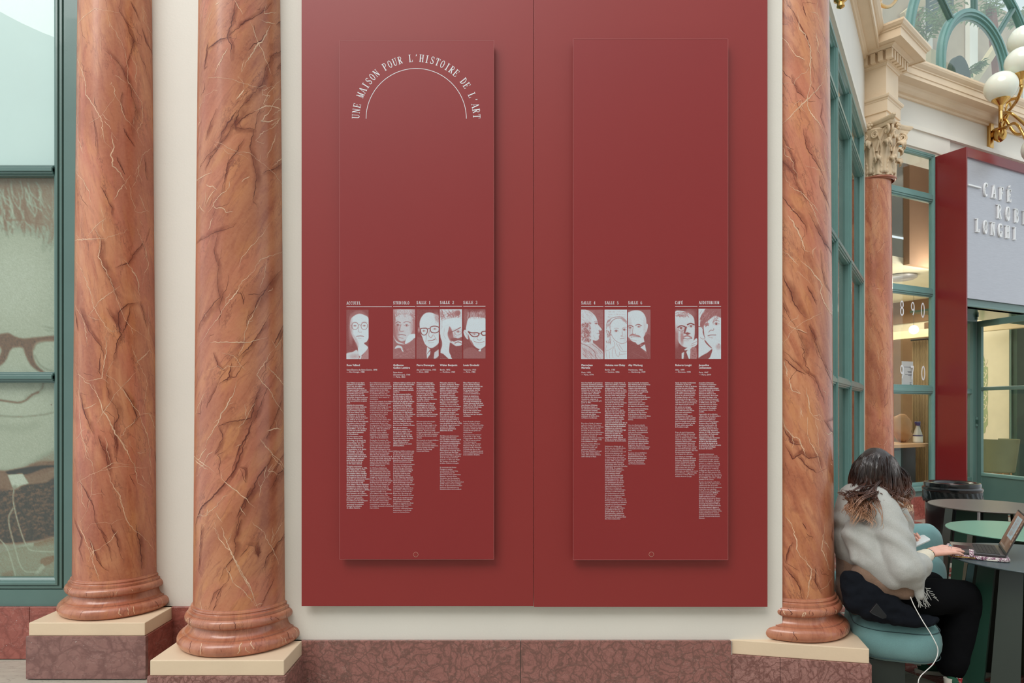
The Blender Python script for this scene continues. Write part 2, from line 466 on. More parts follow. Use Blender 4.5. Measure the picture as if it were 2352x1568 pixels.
def text_mesh(body, size, loc, parent, name, mat, bold=0.0, depth=0.0, line=1.0, res=2, rot=None, sx=1.0, fix=None):
    cu = bpy.data.curves.new('t', 'FONT'); cu.body = body; cu.size = size; cu.resolution_u = res
    cu.offset = bold * size; cu.extrude = depth; cu.space_line = line; cu.align_x = 'LEFT'
    o = bpy.data.objects.new('t', cu); COL.objects.link(o)
    dg = bpy.context.evaluated_depsgraph_get(); me = bpy.data.meshes.new_from_object(o.evaluated_get(dg))
    COL.objects.unlink(o); bpy.data.objects.remove(o)
    return me

def joined(items):
    """items: (mesh, Matrix) -> MB"""
    mb = MB()
    for me, mx in items:
        vs = [mx @ v.co for v in me.vertices]
        mb.add(vs, [tuple(p.vertices) for p in me.polygons])
        bpy.data.meshes.remove(me)
    return mb

def upright(x, y, z): return Matrix.Translation((x, y, z)) @ Matrix.Rotation(pi / 2, 4, 'X')

# stroke-built slab-serif capitals (unit height 1, width given), strokes: polylines with widths
TK, TN = 0.135, 0.052
def arc(cx, cy, rx, ry, a0, a1, n=12):
    return [(cx + rx * cos(radians(a0 + (a1 - a0) * i / n)), cy + ry * sin(radians(a0 + (a1 - a0) * i / n))) for i in range(n + 1)]
def sf(x, y, w=0.17): return ([(x - w, y), (x + w, y)], TN)
GL = {
 'A': [([(0.05, 0), (0.27, 1)], TN), ([(0.27, 1), (0.50, 0)], TK), ([(0.12, 0.33), (0.42, 0.33)], TN), sf(0.05, 0.03, 0.1), sf(0.49, 0.03, 0.12)],
 'C': [(arc(0.28, 0.5, 0.22, 0.47, 50, 310, 16), 0.1), ([(0.44, 0.98), (0.45, 0.70)], TN), ([(0.1, 0.42), (0.1, 0.58)], TK)],
 'D': [([(0.12, 0), (0.12, 1)], TK), (arc(0.14, 0.5, 0.34, 0.47, -90, 90, 16), 0.09), ([(0.0, 0.03), (0.2, 0.03)], TN), ([(0.0, 0.97), (0.2, 0.97)], TN), ([(0.48, 0.4), (0.48, 0.6)], 0.12)],
 'E': [([(0.12, 0), (0.12, 1)], TK), ([(0.0, 0.03), (0.48, 0.03)], TN), ([(0.0, 0.97), (0.47, 0.97)], TN), ([(0.12, 0.52), (0.36, 0.52)], TN), ([(0.47, 0.0), (0.47, 0.25)], TN), ([(0.46, 0.99), (0.46, 0.78)], TN), ([(0.36, 0.64), (0.36, 0.4)], TN)],
 'F': [([(0.12, 0), (0.12, 1)], TK), sf(0.12, 0.03, 0.14), ([(0.0, 0.97), (0.47, 0.97)], TN), ([(0.12, 0.52), (0.36, 0.52)], TN), ([(0.46, 0.99), (0.46, 0.76)], TN), ([(0.36, 0.64), (0.36, 0.4)], TN)],
 'G': [(arc(0.28, 0.5, 0.22, 0.47, 50, 320, 16), 0.1), ([(0.44, 0.98), (0.45, 0.70)], TN), ([(0.45, 0.03), (0.45, 0.42)], TK), ([(0.30, 0.42), (0.53, 0.42)], TN)],
 'H': [([(0.1, 0), (0.1, 1)], TK), ([(0.44, 0), (0.44, 1)], TK), ([(0.1, 0.52), (0.44, 0.52)], TN), sf(0.1, 0.03, 0.12), sf(0.44, 0.03, 0.12), sf(0.1, 0.97, 0.12), sf(0.44, 0.97, 0.12)],
 'I': [([(0.27, 0), (0.27, 1)], TK), sf(0.27, 0.03), sf(0.27, 0.97)],
 'L': [([(0.14, 0), (0.14, 1)], TK), ([(0.0, 0.03), (0.49, 0.03)], TN), sf(0.14, 0.97, 0.14), ([(0.48, 0.0), (0.48, 0.28)], TN)],
 'M': [([(0.07, 0), (0.07, 1)], TN), ([(0.07, 1), (0.27, 0.05)], 0.11), ([(0.27, 0.05), (0.45, 1)], TN), ([(0.46, 0), (0.46, 1)], 0.12), sf(0.06, 0.03, 0.07), sf(0.47, 0.03, 0.09), sf(0.05, 0.97, 0.07), sf(0.48, 0.97, 0.07)],
 'N': [([(0.08, 0), (0.08, 1)], TN), ([(0.08, 1), (0.46, 0)], TK), ([(0.46, 0), (0.46, 1)], TN), sf(0.08, 0.03, 0.09), sf(0.05, 0.97, 0.08), sf(0.46, 0.97, 0.09)],
 'O': [(arc(0.27, 0.5, 0.2, 0.47, 0, 360, 24), 0.085), ([(0.08, 0.38), (0.08, 0.62)], 0.12), ([(0.46, 0.38), (0.46, 0.62)], 0.12)],
 'P': [([(0.12, 0), (0.12, 1)], TK), sf(0.12, 0.03, 0.14), ([(0.0, 0.97), (0.22, 0.97)], TN), (arc(0.2, 0.73, 0.25, 0.24, -90, 90, 12), 0.08), ([(0.12, 0.49), (0.2, 0.49)], TN)],
 'R': [([(0.12, 0), (0.12, 1)], TK), sf(0.12, 0.03, 0.14), ([(0.0, 0.97), (0.22, 0.97)], TN), (arc(0.2, 0.75, 0.24, 0.22, -90, 90, 12), 0.08), ([(0.12, 0.53), (0.2, 0.53)], TN), ([(0.26, 0.52), (0.48, 0.02)], TK)],
 'S': [([(0.44, 0.97), (0.44, 0.72)], TN), (arc(0.27, 0.74, 0.17, 0.23, 40, 180, 10) + [(0.12, 0.66), (0.4, 0.4)] + arc(0.27, 0.26, 0.18, 0.23, 20, -150, 10), 0.09), ([(0.09, 0.03), (0.09, 0.3)], TN), ([(0.13, 0.66), (0.41, 0.38)], 0.13)],
 'T': [([(0.27, 0), (0.27, 1)], TK), sf(0.27, 0.03, 0.15), ([(0.0, 0.97), (0.54, 0.97)], TN), ([(0.02, 0.99), (0.02, 0.72)], TN), ([(0.52, 0.99), (0.52, 0.72)], TN)],
 'U': [([(0.1, 1), (0.1, 0.25)] + arc(0.27, 0.25, 0.17, 0.22, 180, 270, 6), 0.12), (arc(0.27, 0.25, 0.17, 0.22, 270, 360, 6) + [(0.44, 1)], TN), sf(0.1, 0.97, 0.13), sf(0.44, 0.97, 0.1)],
 'B': [([(0.12, 0), (0.12, 1)], TK), ([(0.0, 0.03), (0.22, 0.03)], TN), ([(0.0, 0.97), (0.22, 0.97)], TN), (arc(0.2, 0.76, 0.22, 0.21, -90, 90, 12), 0.08), (arc(0.2, 0.28, 0.26, 0.25, -90, 90, 12), 0.09), ([(0.12, 0.54), (0.22, 0.54)], TN)],
 "'": [([(0.29, 0.99), (0.30, 0.9), (0.24, 0.74)], 0.09)],
 '1': [([(0.28, 0), (0.28, 1)], TK), sf(0.28, 0.03), ([(0.14, 0.82), (0.28, 0.96)], TN)],
 '2': [(arc(0.27, 0.74, 0.18, 0.23, 170, -20, 12) + [(0.1, 0.05)], 0.09), ([(0.06, 0.05), (0.46, 0.05)], 0.1), ([(0.46, 0.02), (0.47, 0.25)], TN)],
 '3': [(arc(0.26, 0.75, 0.17, 0.22, 160, -90, 12), 0.09), (arc(0.26, 0.27, 0.2, 0.25, 90, -160, 12), 0.1)],
 '4': [([(0.36, 0), (0.36, 1)], TK), ([(0.36, 0.98), (0.03, 0.3), (0.52, 0.3)], TN), sf(0.36, 0.03, 0.14)],
 '5': [([(0.44, 0.96), (0.12, 0.96), (0.1, 0.52)], 0.07), (arc(0.25, 0.31, 0.2, 0.28, 120, -160, 14), 0.1)],
 '6': [([(0.42, 0.94)] + arc(0.3, 0.4, 0.22, 0.56, 100, 190, 10), 0.08), (arc(0.27, 0.29, 0.18, 0.26, 0, 360, 18), 0.09)],
 '7': [([(0.06, 0.94), (0.47, 0.94)], 0.1), ([(0.46, 0.94), (0.3, 0.45), (0.22, 0)], 0.07)],
 '8': [(arc(0.27, 0.75, 0.16, 0.22, 0, 360, 20), 0.065), (arc(0.27, 0.27, 0.19, 0.25, 0, 360, 20), 0.07)],
 '9': [(arc(0.27, 0.70, 0.18, 0.27, 0, 360, 20), 0.07), (arc(0.1, 0.62, 0.36, 0.6, 10, -62, 10), 0.07)],
 '0': [(arc(0.27, 0.5, 0.19, 0.47, 0, 360, 26), 0.07)],
 '-': [([(0.0, 0.5), (0.9, 0.5)], 0.05)],
}
GL['É'] = GL['E'] + [([(0.2, 1.1), (0.34, 1.27)], 0.08)]
THINF = 1.0
def strip2d(pts, wd):
    n = len(pts); L = []; R = []
    for i in range(n):
        a = pts[max(i - 1, 0)]; b = pts[min(i + 1, n - 1)]
        dx, dy = b[0] - a[0], b[1] - a[1]; l = hypot(dx, dy) or 1
        nx, ny = -dy / l * wd / 2, dx / l * wd / 2
        L.append((pts[i][0] + nx, pts[i][1] + ny)); R.append((pts[i][0] - nx, pts[i][1] - ny))
    return L, R
def glyph(mb, ch, T, depth=0.0, wscale=1.0, thin=1.0):
    """T maps glyph (x,y,d) to world; d = 0 front ... depth back"""
    for k, (pts, wd) in enumerate(GL[ch]):
        pts = [(x * wscale, y) for x, y in pts]
        L, R = strip2d(pts, wd * thin); n = len(pts); e = 0.00002 * k
        if depth == 0:
            mb.add([T(x, y, e) for x, y in L + R], [(i, i + 1, n + i + 1, n + i) for i in range(n - 1)])
        else:
            fr = [T(x, y, e) for x, y in L + R]; bk = [T(x, y, -depth) for x, y in L + R]
            m = 2 * n; fs = []
            for i in range(n - 1):
                fs += [(i, i + 1, n + i + 1, n + i), (m + i, m + n + i, m + n + i + 1, m + i + 1), (i, m + i, m + i + 1, i + 1), (n + i, n + i + 1, m + n + i + 1, m + n + i)]
            fs += [(0, n, m + n, m), (n - 1, m + n - 1, m + 2 * n - 1, 2 * n - 1)]
            mb.add(fr + bk, fs)
def word(mb, s, x, z, h, adv, T, depth=0.0, wscale=1.0, thin=1.0):
    """T(x,z,out)"""
    for i, ch in enumerate(s):
        if ch == ' ': continue
        x0 = x + i * adv
        glyph(mb, ch, lambda a, b, d: T(x0 + a * h, z + b * h, d * h if depth == 0 else d), depth, wscale, thin)

def TP(x, z, d=0.0): return Vector((x, YPn - 0.0004 - d, z))
PXM = F / YPn   # px per metre on the panel face

def text_panel(c, label):
    """c: px corners (left,right,top,bottom)"""
    (x0, z1), (x1, z0) = PX(c[0], c[2]), PX(c[1], c[3])
    r = empty('text_panel', (0.5 * (x0 + x1), YPn, z0), label, 'panel')
    obj('panel_face', MB().box(x0, YPn, z0, x1, YPn + 0.020, z1), M['red_print'], r, bevel=0.0016)
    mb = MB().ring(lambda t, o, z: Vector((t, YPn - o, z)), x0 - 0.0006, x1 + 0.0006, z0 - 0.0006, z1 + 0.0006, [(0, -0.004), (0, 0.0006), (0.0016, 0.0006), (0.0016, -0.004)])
    obj('panel_edge_highlight', mb, M['edge'], r)
    obj('panel_tray', MB().box(x0 + 0.012, YPn + 0.0202, z0 + 0.012, x1 - 0.012, YBd, z1 - 0.012), M['red'], r)
    return r
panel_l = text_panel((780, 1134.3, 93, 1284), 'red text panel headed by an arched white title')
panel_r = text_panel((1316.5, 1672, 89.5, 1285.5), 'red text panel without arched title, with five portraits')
for pn, (px, row) in ((panel_l, (955, 1273)), (panel_r, (1496, 1272.5))):
    x, z = PX(px, row); s = 5.2 / PXM
    def T(a, b, zz, x=x, z=z): return Vector((x + a, YPn - zz, z + b))
    k = obj('screw_cap', MB().lathe([(0.0, 0.0012), (s - 0.001, 0.0012), (s, 0.0002), (s, -0.001)], 0, 0, 28, T=T), M['red'], pn, smooth=40)
    obj('cap_edge', MB().lathe([(s, 0.0009), (s + 0.0012, 0.0009)], 0, 0, 28, T=T), M['vein_lilac'], k)

# arched title
cxp, cyp = 956.0, 272.5
arcb = MB()
n = 72; R0 = 115.2
pts = [(cxp + R0 * cos(pi - pi * i / n), cyp - R0 * sin(pi - pi * i / n)) for i in range(n + 1)]
L, R = strip2d(pts, 1.3)
arcb.add([TP(*PX(x, y)) for x, y in L + R], [(i, i + 1, n + 2 + i, n + 1 + i) for i in range(n)])
obj('title_arc', arcb, M['white_ink'], panel_l, fix=False)
title = "UNE MAISON POUR L'HISTOIRE DE L'ART"
hgl = 17.2; Rb = 130.4
a_start, a_end = 180 - 2.2, 2.2
for i, ch in enumerate(title):
    if ch == ' ': continue
    a = radians(a_start + (a_end - a_start) * i / (len(title) - 1))
    ox, oy = cxp + Rb * cos(a), cyp - Rb * sin(a)
    rx, ry = sin(a), cos(a)          # reading direction (px, rows down)
    ux, uy = cos(a), -sin(a)         # up
    def T(gx, gy, d, ox=ox, oy=oy, rx=rx, ry=ry, ux=ux, uy=uy):
        gx = (gx - 0.27) * hgl; gy = gy * hgl
        x, z = PX(ox + rx * gx + ux * gy, oy + ry * gx + uy * gy)
        return TP(x, z, d)
    tb = MB(); glyph(tb, ch, T, 0.0, 1.0, 0.92)
    obj('title_letter', tb, M['white_ink'], panel_l, fix=False)

heads_l = [("ACCUEIL", 796, 900, 698.8), ("STUDIOLO", 903, 954, 698.3), ("SALLE 1", 956.5, 1008, 697.8), ("SALLE 2", 1010.5, 1061.5, 697.5), ("SALLE 3", 1064, 1115, 697.5)]
heads_r = [("SALLE 4", 1335, 1386, 698.3), ("SALLE 5", 1388.8, 1440, 698.2), ("SALLE 6", 1442.7, 1494, 698), ("CAFÉ", 1550.6, 1602, 697.9), ("AUDITORIUM", 1605, 1656, 697.8)]
for pn, hs in ((panel_l, heads_l), (panel_r, heads_r)):
    for s, x0, x1, rb in hs:
        mb = MB(); x, z = PX(x0, rb + 0.3)
        word(mb, s, x, z, 6.7 / PXM, 4.72 / PXM, TP, 0.0, 1.08, 1.25)
        obj('heading', mb, M['white_ink'], pn, fix=False)
        a = PX(x0, rb + 4.9); b = PX(x1, rb + 6.1)
        obj('heading_rule', MB().add([TP(a[0], a[1]), TP(b[0], a[1]), TP(b[0], b[1]), TP(a[0], b[1])], [(0, 1, 2, 3)]), M['white_ink'], pn, fix=False)
# ------------------------------------------------------------------ printed biographies
# paragraphs separated by '|', languages by '||'; the first language is set in bold
BIO = {}
BIO[('l', 796.3)] = ("Rose Valland", "Saint-Étienne-de-Saint-Geoirs, 1898\n— Ris-Orangis, 1980", 0,
"""Rose Valland est une figure
marquante de la Résistance:
grâce à elle, des milliers
d'œuvres d'art spoliées par
l'occupant pendant la Seconde
Guerre mondiale, principalement
aux familles juives, ont pu
être, depuis la fin du conflit,
retrouvées, récupérées et, pour
45 000 d'entre elles, restituées
à leurs propriétaires ou ayants
droit.|Attachée de conservation
bénévole au musée des Écoles
étrangères contemporaines
du Jeu de Paume à partir de
1932, Rose Valland se forme
à l'enseignement du dessin
et à l'histoire de l'art, à Lyon,
puis à Paris (à l'École des beaux-
arts, à l'École du Louvre et
à l'Institut d'art et d'archéologie),
et soutient sa thèse en 1942
à l'École pratique des hautes
études sous la direction de
Gabriel Millet – elle la publiera
en 1963 sous le titre Aquilée
ou les origines byzantines
de la Renaissance.|Sous l'Occupation, le Jeu
de Paume devient le lieu
de stockage et de transit des
œuvres pillées. Rose Valland
réussit à établir, dans des
conditions périlleuses, des
listes détaillées d'œuvres,
de propriétaires et de dépôts
en Allemagne. Ce travail
lui permettra, ainsi qu'à la
Commission de récupération
artistique (CRA) mise en place
à la Libération et soutenue
par les Alliés, de retracer
et de retrouver plus de
60 000 objets culturels.|Nommée conservateur
des Musées nationaux en 1952,
Rose Valland publie en 1961
Le Front de l'art, un ouvrage
qui contribue à faire connaître
son combat au service de l'art
et des œuvres d'art. Le fonds
de la CRA est conservé au Centre
des Archives diplomatiques
de La Courneuve. Le site
Rose Valland / Musées Nationaux
Récupération, composé de fiches
renseignant les œuvres « Musées
Nationaux Récupération » (MNR),
est aujourd'hui mis en ligne
par le ministère de la Culture.
Par la documentation historique
qu'il réunit et les points
juridiques qu'il développe,
il constitue pour les chercheurs
une ressource inestimable
qui permet de poursuivre
le travail de restitution
de milliers d'œuvres.""")
BIO[('l', 849.6)] = (None, None, 0,
"""||Rose Valland was a prominent
figure in the French Resistance.
Thanks to her efforts, thousands
of artworks looted mostly from
Jewish families by the Nazis
during the Occupation, could
be identified after the war,
traced and, for 45,000 of them,
restituted to their owners or
beneficiaries.|From 1932 onwards, Rose Valland
worked as a volunteer assistant
curator for the Museum of
Contemporary Foreign Schools,
housed in the Jeu de Paume
in Paris. Prior to this she trained
in the history of art, and as
a drawing teacher, in Lyon,
then in Paris (the École
des beaux arts, the École
du Louvre and the Institut d'art
et d'archéologie), where she
completed her thesis under
the supervision of Gabriel Millet
at the École pratique des hautes
études in 1942. She published
it in 1963 under the title
of Aquilée ou les origines
byzantines de la Renaissance
("Aquileia, or the Byzantine
origins of the Renaissance").|During the Occupation, the
Jeu de Paume became the place
where looted art was stored,
and through which it transited.
Despite the dangers involved,
Rose Valland managed to keep
detailed records of works, owners
and storage sites in Germany.
After the war, alongside the
Commission for the Recovery of
works of Art (CRA), which was set
up at the Liberation with Allied
support, she was thus able to
identify and locate more than
60,000 cultural objects.|In 1952 Rose Valland was
appointed conservateur des
Musées nationaux, and in 1961
she published Le Front de l'art,
a book which helped make her
struggle for art and artworks
known. The CRA's archives are
today housed with the Diplomatic
Archives at La Courneuve, near
Paris. The French Ministry for
Culture has made details of
every artwork in the Musées
Nationaux Récupération (MNR)
register accessible on its
Rose Valland / Musées Nationaux
Récupération website. The
historical documentation and
selective legal information which
the site also contains makes
it an invaluable resource for
researchers, so that the efforts
to restitute thousands of artworks
may continue.""")
BIO[('l', 903.2)] = ("Guillaume\nGuillon Lethière", "Saint-Anne\n(Guadeloupe), 1760\n— Paris, 1832", 1,
"""Guillaume Guillon-Lethière est le
premier artiste afro-descendant
à avoir acquis en France une
grande renommée et à y avoir
occupé des fonctions officielles
majeures.|Fils d'un procureur du Roi
et d'une esclave, il quitte son
île natale à l'âge de quatorze
ans pour suivre des cours de
dessin puis de peinture à Rouen
et à Paris. En 1786, il devient
pensionnaire de l'Académie
de France à Rome. En 1807,
Napoléon le nomme directeur
de cette institution, qui vient
de s'installer à la Villa Médicis.
Rentré à Paris en 1816, il finit par
être élu membre de l'Institut,
malgré l'opposition initiale
de Louis XVIII, puis devient
professeur à l'École des beaux-
arts. Son éloge funèbre est
prononcé par Alexandre Dumas.|Bien que ses opinions
républicaines semblent ne
jamais l'avoir quitté, il donne
des gages aux régimes qui
se succèdent pour maintenir
sa position officielle. En 1822,
il peint cependant Le Serment
des ancêtres, tableau qui
célèbre l'indépendance
d'Haïti, et l'envoie en secret
à Port-au-Prince.||Guillaume Guillon Lethière was
the first Afro-descendant artist
to achieve great renown and
hold major official positions in
France. He also distinguished
himself as a collector of Italian,
Flemish and Dutch painting.|The son of a Crown procurator
and a slave, he left his native
island at the age of fourteen,
to study drawing and painting
in Rouen and Paris. In 1786,
he became a fellow at the
French Academy in Rome.
In 1807, Napoleon appointed
him director of this institution,
which had just moved to Villa
Medici. Returning to Paris in
1816, he was eventually elected
a member of the Institut,
despite initial opposition from
Louis XVIII, and then became
a professor at the École des
Beaux Arts. His eulogy was
delivered by Alexandre Dumas.|Although his republican views
seem to have never left him,
he adjusted to successive
regimes to maintain his official
position. In 1822, however,
he painted Oath of the
Ancestors, celebrating Haiti's
independence, and secretly
sent it to Port-au-Prince.""")
BIO[('l', 956.8)] = ("Pierre Demargne", "Aix-en-Provence, 1903\n— Paris, 2000", 0,
"""Historien et archéologue,
membre de l'Institut, Pierre
Demargne a enseigné dans
les universités de Grenoble
et de Strasbourg, ainsi qu'à
la Sorbonne. Grand spécialiste
de l'archéologie grecque,
il dirigea, à partir de 1951,
une importante campagne
de fouilles à Xanthos, ancienne
capitale de la Lycie.|Ses recherches sur l'époque
préhellénique en Crète et
sur les rapports de la Grèce
archaïque avec les civilisations
orientales ont joué un rôle
de premier plan dans le
renouvellement de l'archéologie
dans la France d'après-guerre.||Historian and archaeologist,
member of the Institut,
Pierre Demargne taught at the
universities of Grenoble and
Strasbourg, as well as at the
Sorbonne. A great specialist
in Greek archaeology, he directed
in 1951 an important excavation
at Xanthos, the ancient capital
of Lycia.|His research on the pre-Hellenic
period in Crete and the
relationship between archaic
Greece and oriental civilizations,
played a leading role in the
renewal of archaeology
in post-war France.""")
BIO[('l', 1010.5)] = ("Walter Benjamin", "Berlin, 1892\n— Portbou, 1940", 0,
"""Philosophe, historien de
la culture, traducteur, Walter
Benjamin s'est illustré par sa
capacité d'allier la tradition
littéraire allemande à une
démarche originale inspirée
des avant-gardes et du
matérialisme historique.
En 1940, fuyant l'Allemagne
nazie, il envisage de gagner
les États-Unis en passant par
l'Espagne, mais la frontière
est fermée et il se suicide de
crainte d'être livré à la Gestapo.|Benjamin a décrit les passages
couverts de Paris dans son
grand ouvrage inachevé
Paris, capitale du XIXe siècle.
Ses nombreux essais, et
notamment sa Petite histoire
de la photographie (1931) et
L'œuvre d'art à l'époque de sa
reproductibilité technique (1935),
ont stimulé, depuis les années
soixante, les réflexions
de plusieurs générations
d'historiens de l'art.||Als Philosoph, Kulturwissen-
schaftler und Übersetzer
hat sich Walter Benjamin durch
seine Fähigkeit ausgezeichnet,
die deutsche Literaturtradition
an eine innovative Methode
anzubinden, die der Avant-
garden und dem historischen
Materialismus entspringt. Nach
seiner Flucht aus dem Nazi-
Deutschland plant er 1940, über
Spanien in die USA zu gelangen,
doch die Grenze ist bereits
gesperrt, so daß er aus Angst,
der Gestapo in die Hände
zu fallen, Selbstmord begeht.
 |Er beschreibt die Pariser
Passagen in seinem
unvollendeten Werk, Paris,
die Hauptstadt des 19.
Jahrhunderts. Seine zahlreichen
Aufsätze, darunter Kleine
Geschichte der Photographie
(1931) und Das Kunstwerk im
Zeitalter seiner Reproduzierbarkeit
(1935), haben seit den sechziger
Jahren die Auseinandersetzungen
mehrerer Generationen von
Kunsthistorikern mit beeinflusst.""")
BIO[('l', 1064.2)] = ("Louis Grodecki", "Varsovie, 1910\n— Paris, 1982", 0,
"""Élève d'Henri Focillon et
proche d'Erwin Panofsky,
Louis Grodecki a été l'un des
plus éminents spécialistes
de l'art gothique des XIIe
et XIIIe siècles français
et de ses « survivances ».|L'étude du vitrail fut au
cœur de ses recherches.
Il fut notamment président
du Comité International du
Corpus Vitrearum Medii Aevi
entre 1975 et 1982. Professeur
à l'université de Strasbourg,
puis à la Sorbonne, il a
joué un rôle essentiel dans
l'affirmation de l'histoire
de l'art en tant que discipline
scientifique.||Louis Grodecki, a former
student of Henri Focillon
and a friend of Erwin Panofsky,
was one of the most eminent
specialists of 12th and 13th-
century French gothic art
and its traces.|His research was centered
in particular on the study
of stained glass. From 1975
to 1982 he was president
of the International
Committee of the Corpus
Vitrearum Medii Aevi. As
professor at the University
of Strasbourg then at the
Sorbonne, he played a pivotal
role in establishing art history
as an academic discipline.""")
BIO[('r', 1335.4)] = ("Pierre-Jean\nMariette", "Paris, 1694\n— Paris, 1774", 1,
"""Issu d'une famille de graveurs et
marchands d'estampes parisiens,
Pierre-Jean Mariette fut lui-même
graveur, libraire, collectionneur
et historien de l'art. Dans ce
domaine, son ouvrage majeur
est l'Abecedario, ensemble
de notes qui devaient servir
à la rédaction d'un dictionnaire
de peintres, sculpteurs et
graveurs, qui ne fut publié qu'à
partir de 1851.|Ami d'artistes (Watteau,
Bouchardon, Coypel…),
de collectionneurs (Crozat)
et d'antiquaires (Caylus),
Pierre-Jean Mariette intervint
dans les grands débats
artistiques du XVIIIe siècle,
en France et en Europe.||Born into a family of engravers
and print dealers, Pierre-Jean
Mariette was himself an engraver,
bookseller, collector and art
historian. As an art historian,
his major work is the Abecedario,
a collection of notes that were
to serve as the basis of
a dictionary of painters, sculptors
and engravers, which was only
to be published in 1851.|A friend of artists (Watteau,
Bouchardon, Coypel…),
collectors (Crozat) and
antiquarians (Caylus),
Pierre-Jean Mariette took part
in the great artistic debates
of the 18th century in France
and in Europe at large.""")
BIO[('r', 1389.4)] = ("Helmina von Chézy", "Berlin, 1783\n— Genève, 1856", 0,
"""Helmina von Chézy, femme de
lettres née à Berlin, a contribué
à faire connaître les ressources
artistiques de Paris au début
du XIXe siècle. Arrivée en 1801,
elle écrit pour le public allemand
et fonde la revue Französische
Miscellen (1803-1804). Membre
active des cercles intellectuels,
proche de Friedrich Schlegel
et Dominique-Vivant Denon,
elle étudie la littérature ancienne
et l'histoire de l'art. En 1805,
elle publie Leben und Kunst
in Paris seit Napoleon I.
(La Vie et l'art à Paris depuis
Napoléon Ier), une analyse des
collections du Louvre et de la
Bibliothèque nationale, où elle
étudie notamment le dessin,
les techniques et les produits
industriels. Le cabinet des
estampes représente pour elle un
point d'observation privilégié de
l'histoire de l'art. Elle fréquente
assidûment les collections
publiques parisiennes, interroge
les spécialistes, traduit des
manuscrits et publie des
travaux qui témoignent des
possibilités d'étude offertes
à Paris, un creuset d'idées pour
les chercheurs du monde entier.||Helmina von Chézy, geb. in
Berlin, war eine Schriftstellerin,
die sich auch bemühte, mit
Kunst- und Kulturberichten auf
die Lebensbedingungen der
Künstler in Paris zu Beginn des
19. Jahrhunderts aufmerksam
zu machen. Nach ihrer Ankunft
im Jahre 1801 schreibt sie für
deutschsprachige Zeitungen
und gründet etwas später die
Zeitschrift Französische Miscellen
(1803-1804). Sie engagiert
sich in Intellektuellenkreisen,
ist mit Friedrich Schlegel
und Dominique-Vivant
Denon eng befreundet und
studiert klassische Literatur
und Kunstgeschichte. 1805
veröffentlicht sie eine Studie
der Sammlungen des Louvre
und der Nationalbibliothek,
Leben und Kunst in Paris seit
Napoleon I., in denen sie
insbesondere auf Zeichnungen,
Techniken und Produkte aus
dem Industriebereich eingeht.
Das Kupferstichkabinett stellt
für sie einen erstklassigen
Ausgangspunkt dar, um sich mit
Kunstgeschichte zu befassen. Sie
besucht regelmäßig die öffentlich
zugänglichen Kunstsammlungen
in Paris, zieht Spezialisten
zurate, übersetzt Manuskripte
und publiziert Arbeiten, die
Zeugnis ablegen von den in
Paris gebotenen, zahlreichen
Forschungsmöglichkeiten, wo
Menschen aus der ganzen Welt
ihre Ideen austauschen.""")
BIO[('r', 1443.2)] = ("Aby Warburg", "Hambourg, 1866\n— Hambourg, 1929", 0,
"""Issu d'une famille de banquiers,
Aby Warburg mit ses ressources
financières au service de la
création d'une bibliothèque
et d'un institut de recherche
en histoire de l'art, qu'il fonda
à Hambourg en 1926.
Personnalité extérieure au
monde institutionnel de l'histoire
de l'art, il doit une large part
de sa notoriété à cet
établissement qui, à cause
de la montée du nazisme,
fut déplacé à Londres en 1933.|Dans ses travaux scientifiques,
il a exploré une pratique
de l'histoire de l'art ouverte
à des problèmes d'histoire
de la culture et axée sur le thème
central de la survivance des
formes.||Aus einer Bankiersfamilie
stammend hat Aby Warburg
seine finanziellen Ressourcen
zum Aufbau einer Bibliothek
und eines Forschungsinstituts
für Kunstgeschichte
eingesetzt, das er 1926 in
Hamburg gegründet hat. Ohne
institutionelle Unterstützung
von außen hat Warburg seinen
Ruf durch sein eigenes Institut
begründet, das durch den
Aufstieg des Nationalsozialismus
1933 nach London umgesiedelt
wird.|In seinen wissenschaftlichen
Abhandlungen hat er die
kunsthistorische Praxis der
Kulturwissenschaft geöffnet
und sich auf das zentrale
Thema des Nachlebens
der Formen konzentriert.""")
BIO[('r', 1551.0)] = ("Roberto Longhi", "Albe, 1890\n— Florence, 1970", 0,
"""Après des études de littérature
et d'histoire de l'art aux
universités de Turin et de Rome
(où il suit les cours d'Adolfo
Venturi), Longhi entreprend un
long voyage à travers l'Europe
pour visiter systématiquement
musées et collections privées.
Il enseigne l'histoire de l'art
à l'université de Bologne entre
1935 et 1943, puis à Florence. En
1950, il fonde la revue Paragone,
qu'il dirigera jusqu'à sa mort.|Ses articles et ouvrages,
notamment sur Caravage,
Piero della Francesca, l'école
de Ferrare et la peinture
vénitienne, restent
fondamentaux. Au-delà de
l'érudition de Longhi, la qualité
et la subtilité de son style font
de lui un écrivain à part entière.
Sa maison de Florence, la villa
Il Tasso, abrite aujourd'hui
la Fondation Longhi.||Dopo gli studi di letteratura
e storia dell'arte all'Università
di Torino e di Roma, dove fu
allievo di Adolfo Venturi, Longhi
comincia un lungo viaggio
attraverso l'Europa per visitare
sistematicamente i musei e le
collezioni private. Tra il 1935
e il 1943, insegna storia dell'arte
all'Università di Bologna, quindi
all'Università di Firenze. Nel 1950
fonda la rivista Paragone,
che dirigerà fino alla morte.|I suoi lavori su Caravaggio,
Piero della Francesca, la scuola
ferrarese e la pittura veneziana
restano fondamentali. Longhi
non fu soltanto un erudito: la
qualità e la raffinatezza del suo
stile ne fanno uno dei classici
della letteratura italiana del
Novecento. La villa Il Tasso, in cui
visse a Firenze, è oggi sede della
Fondazione di Studi di Storia
dell'arte Roberto Longhi.""")
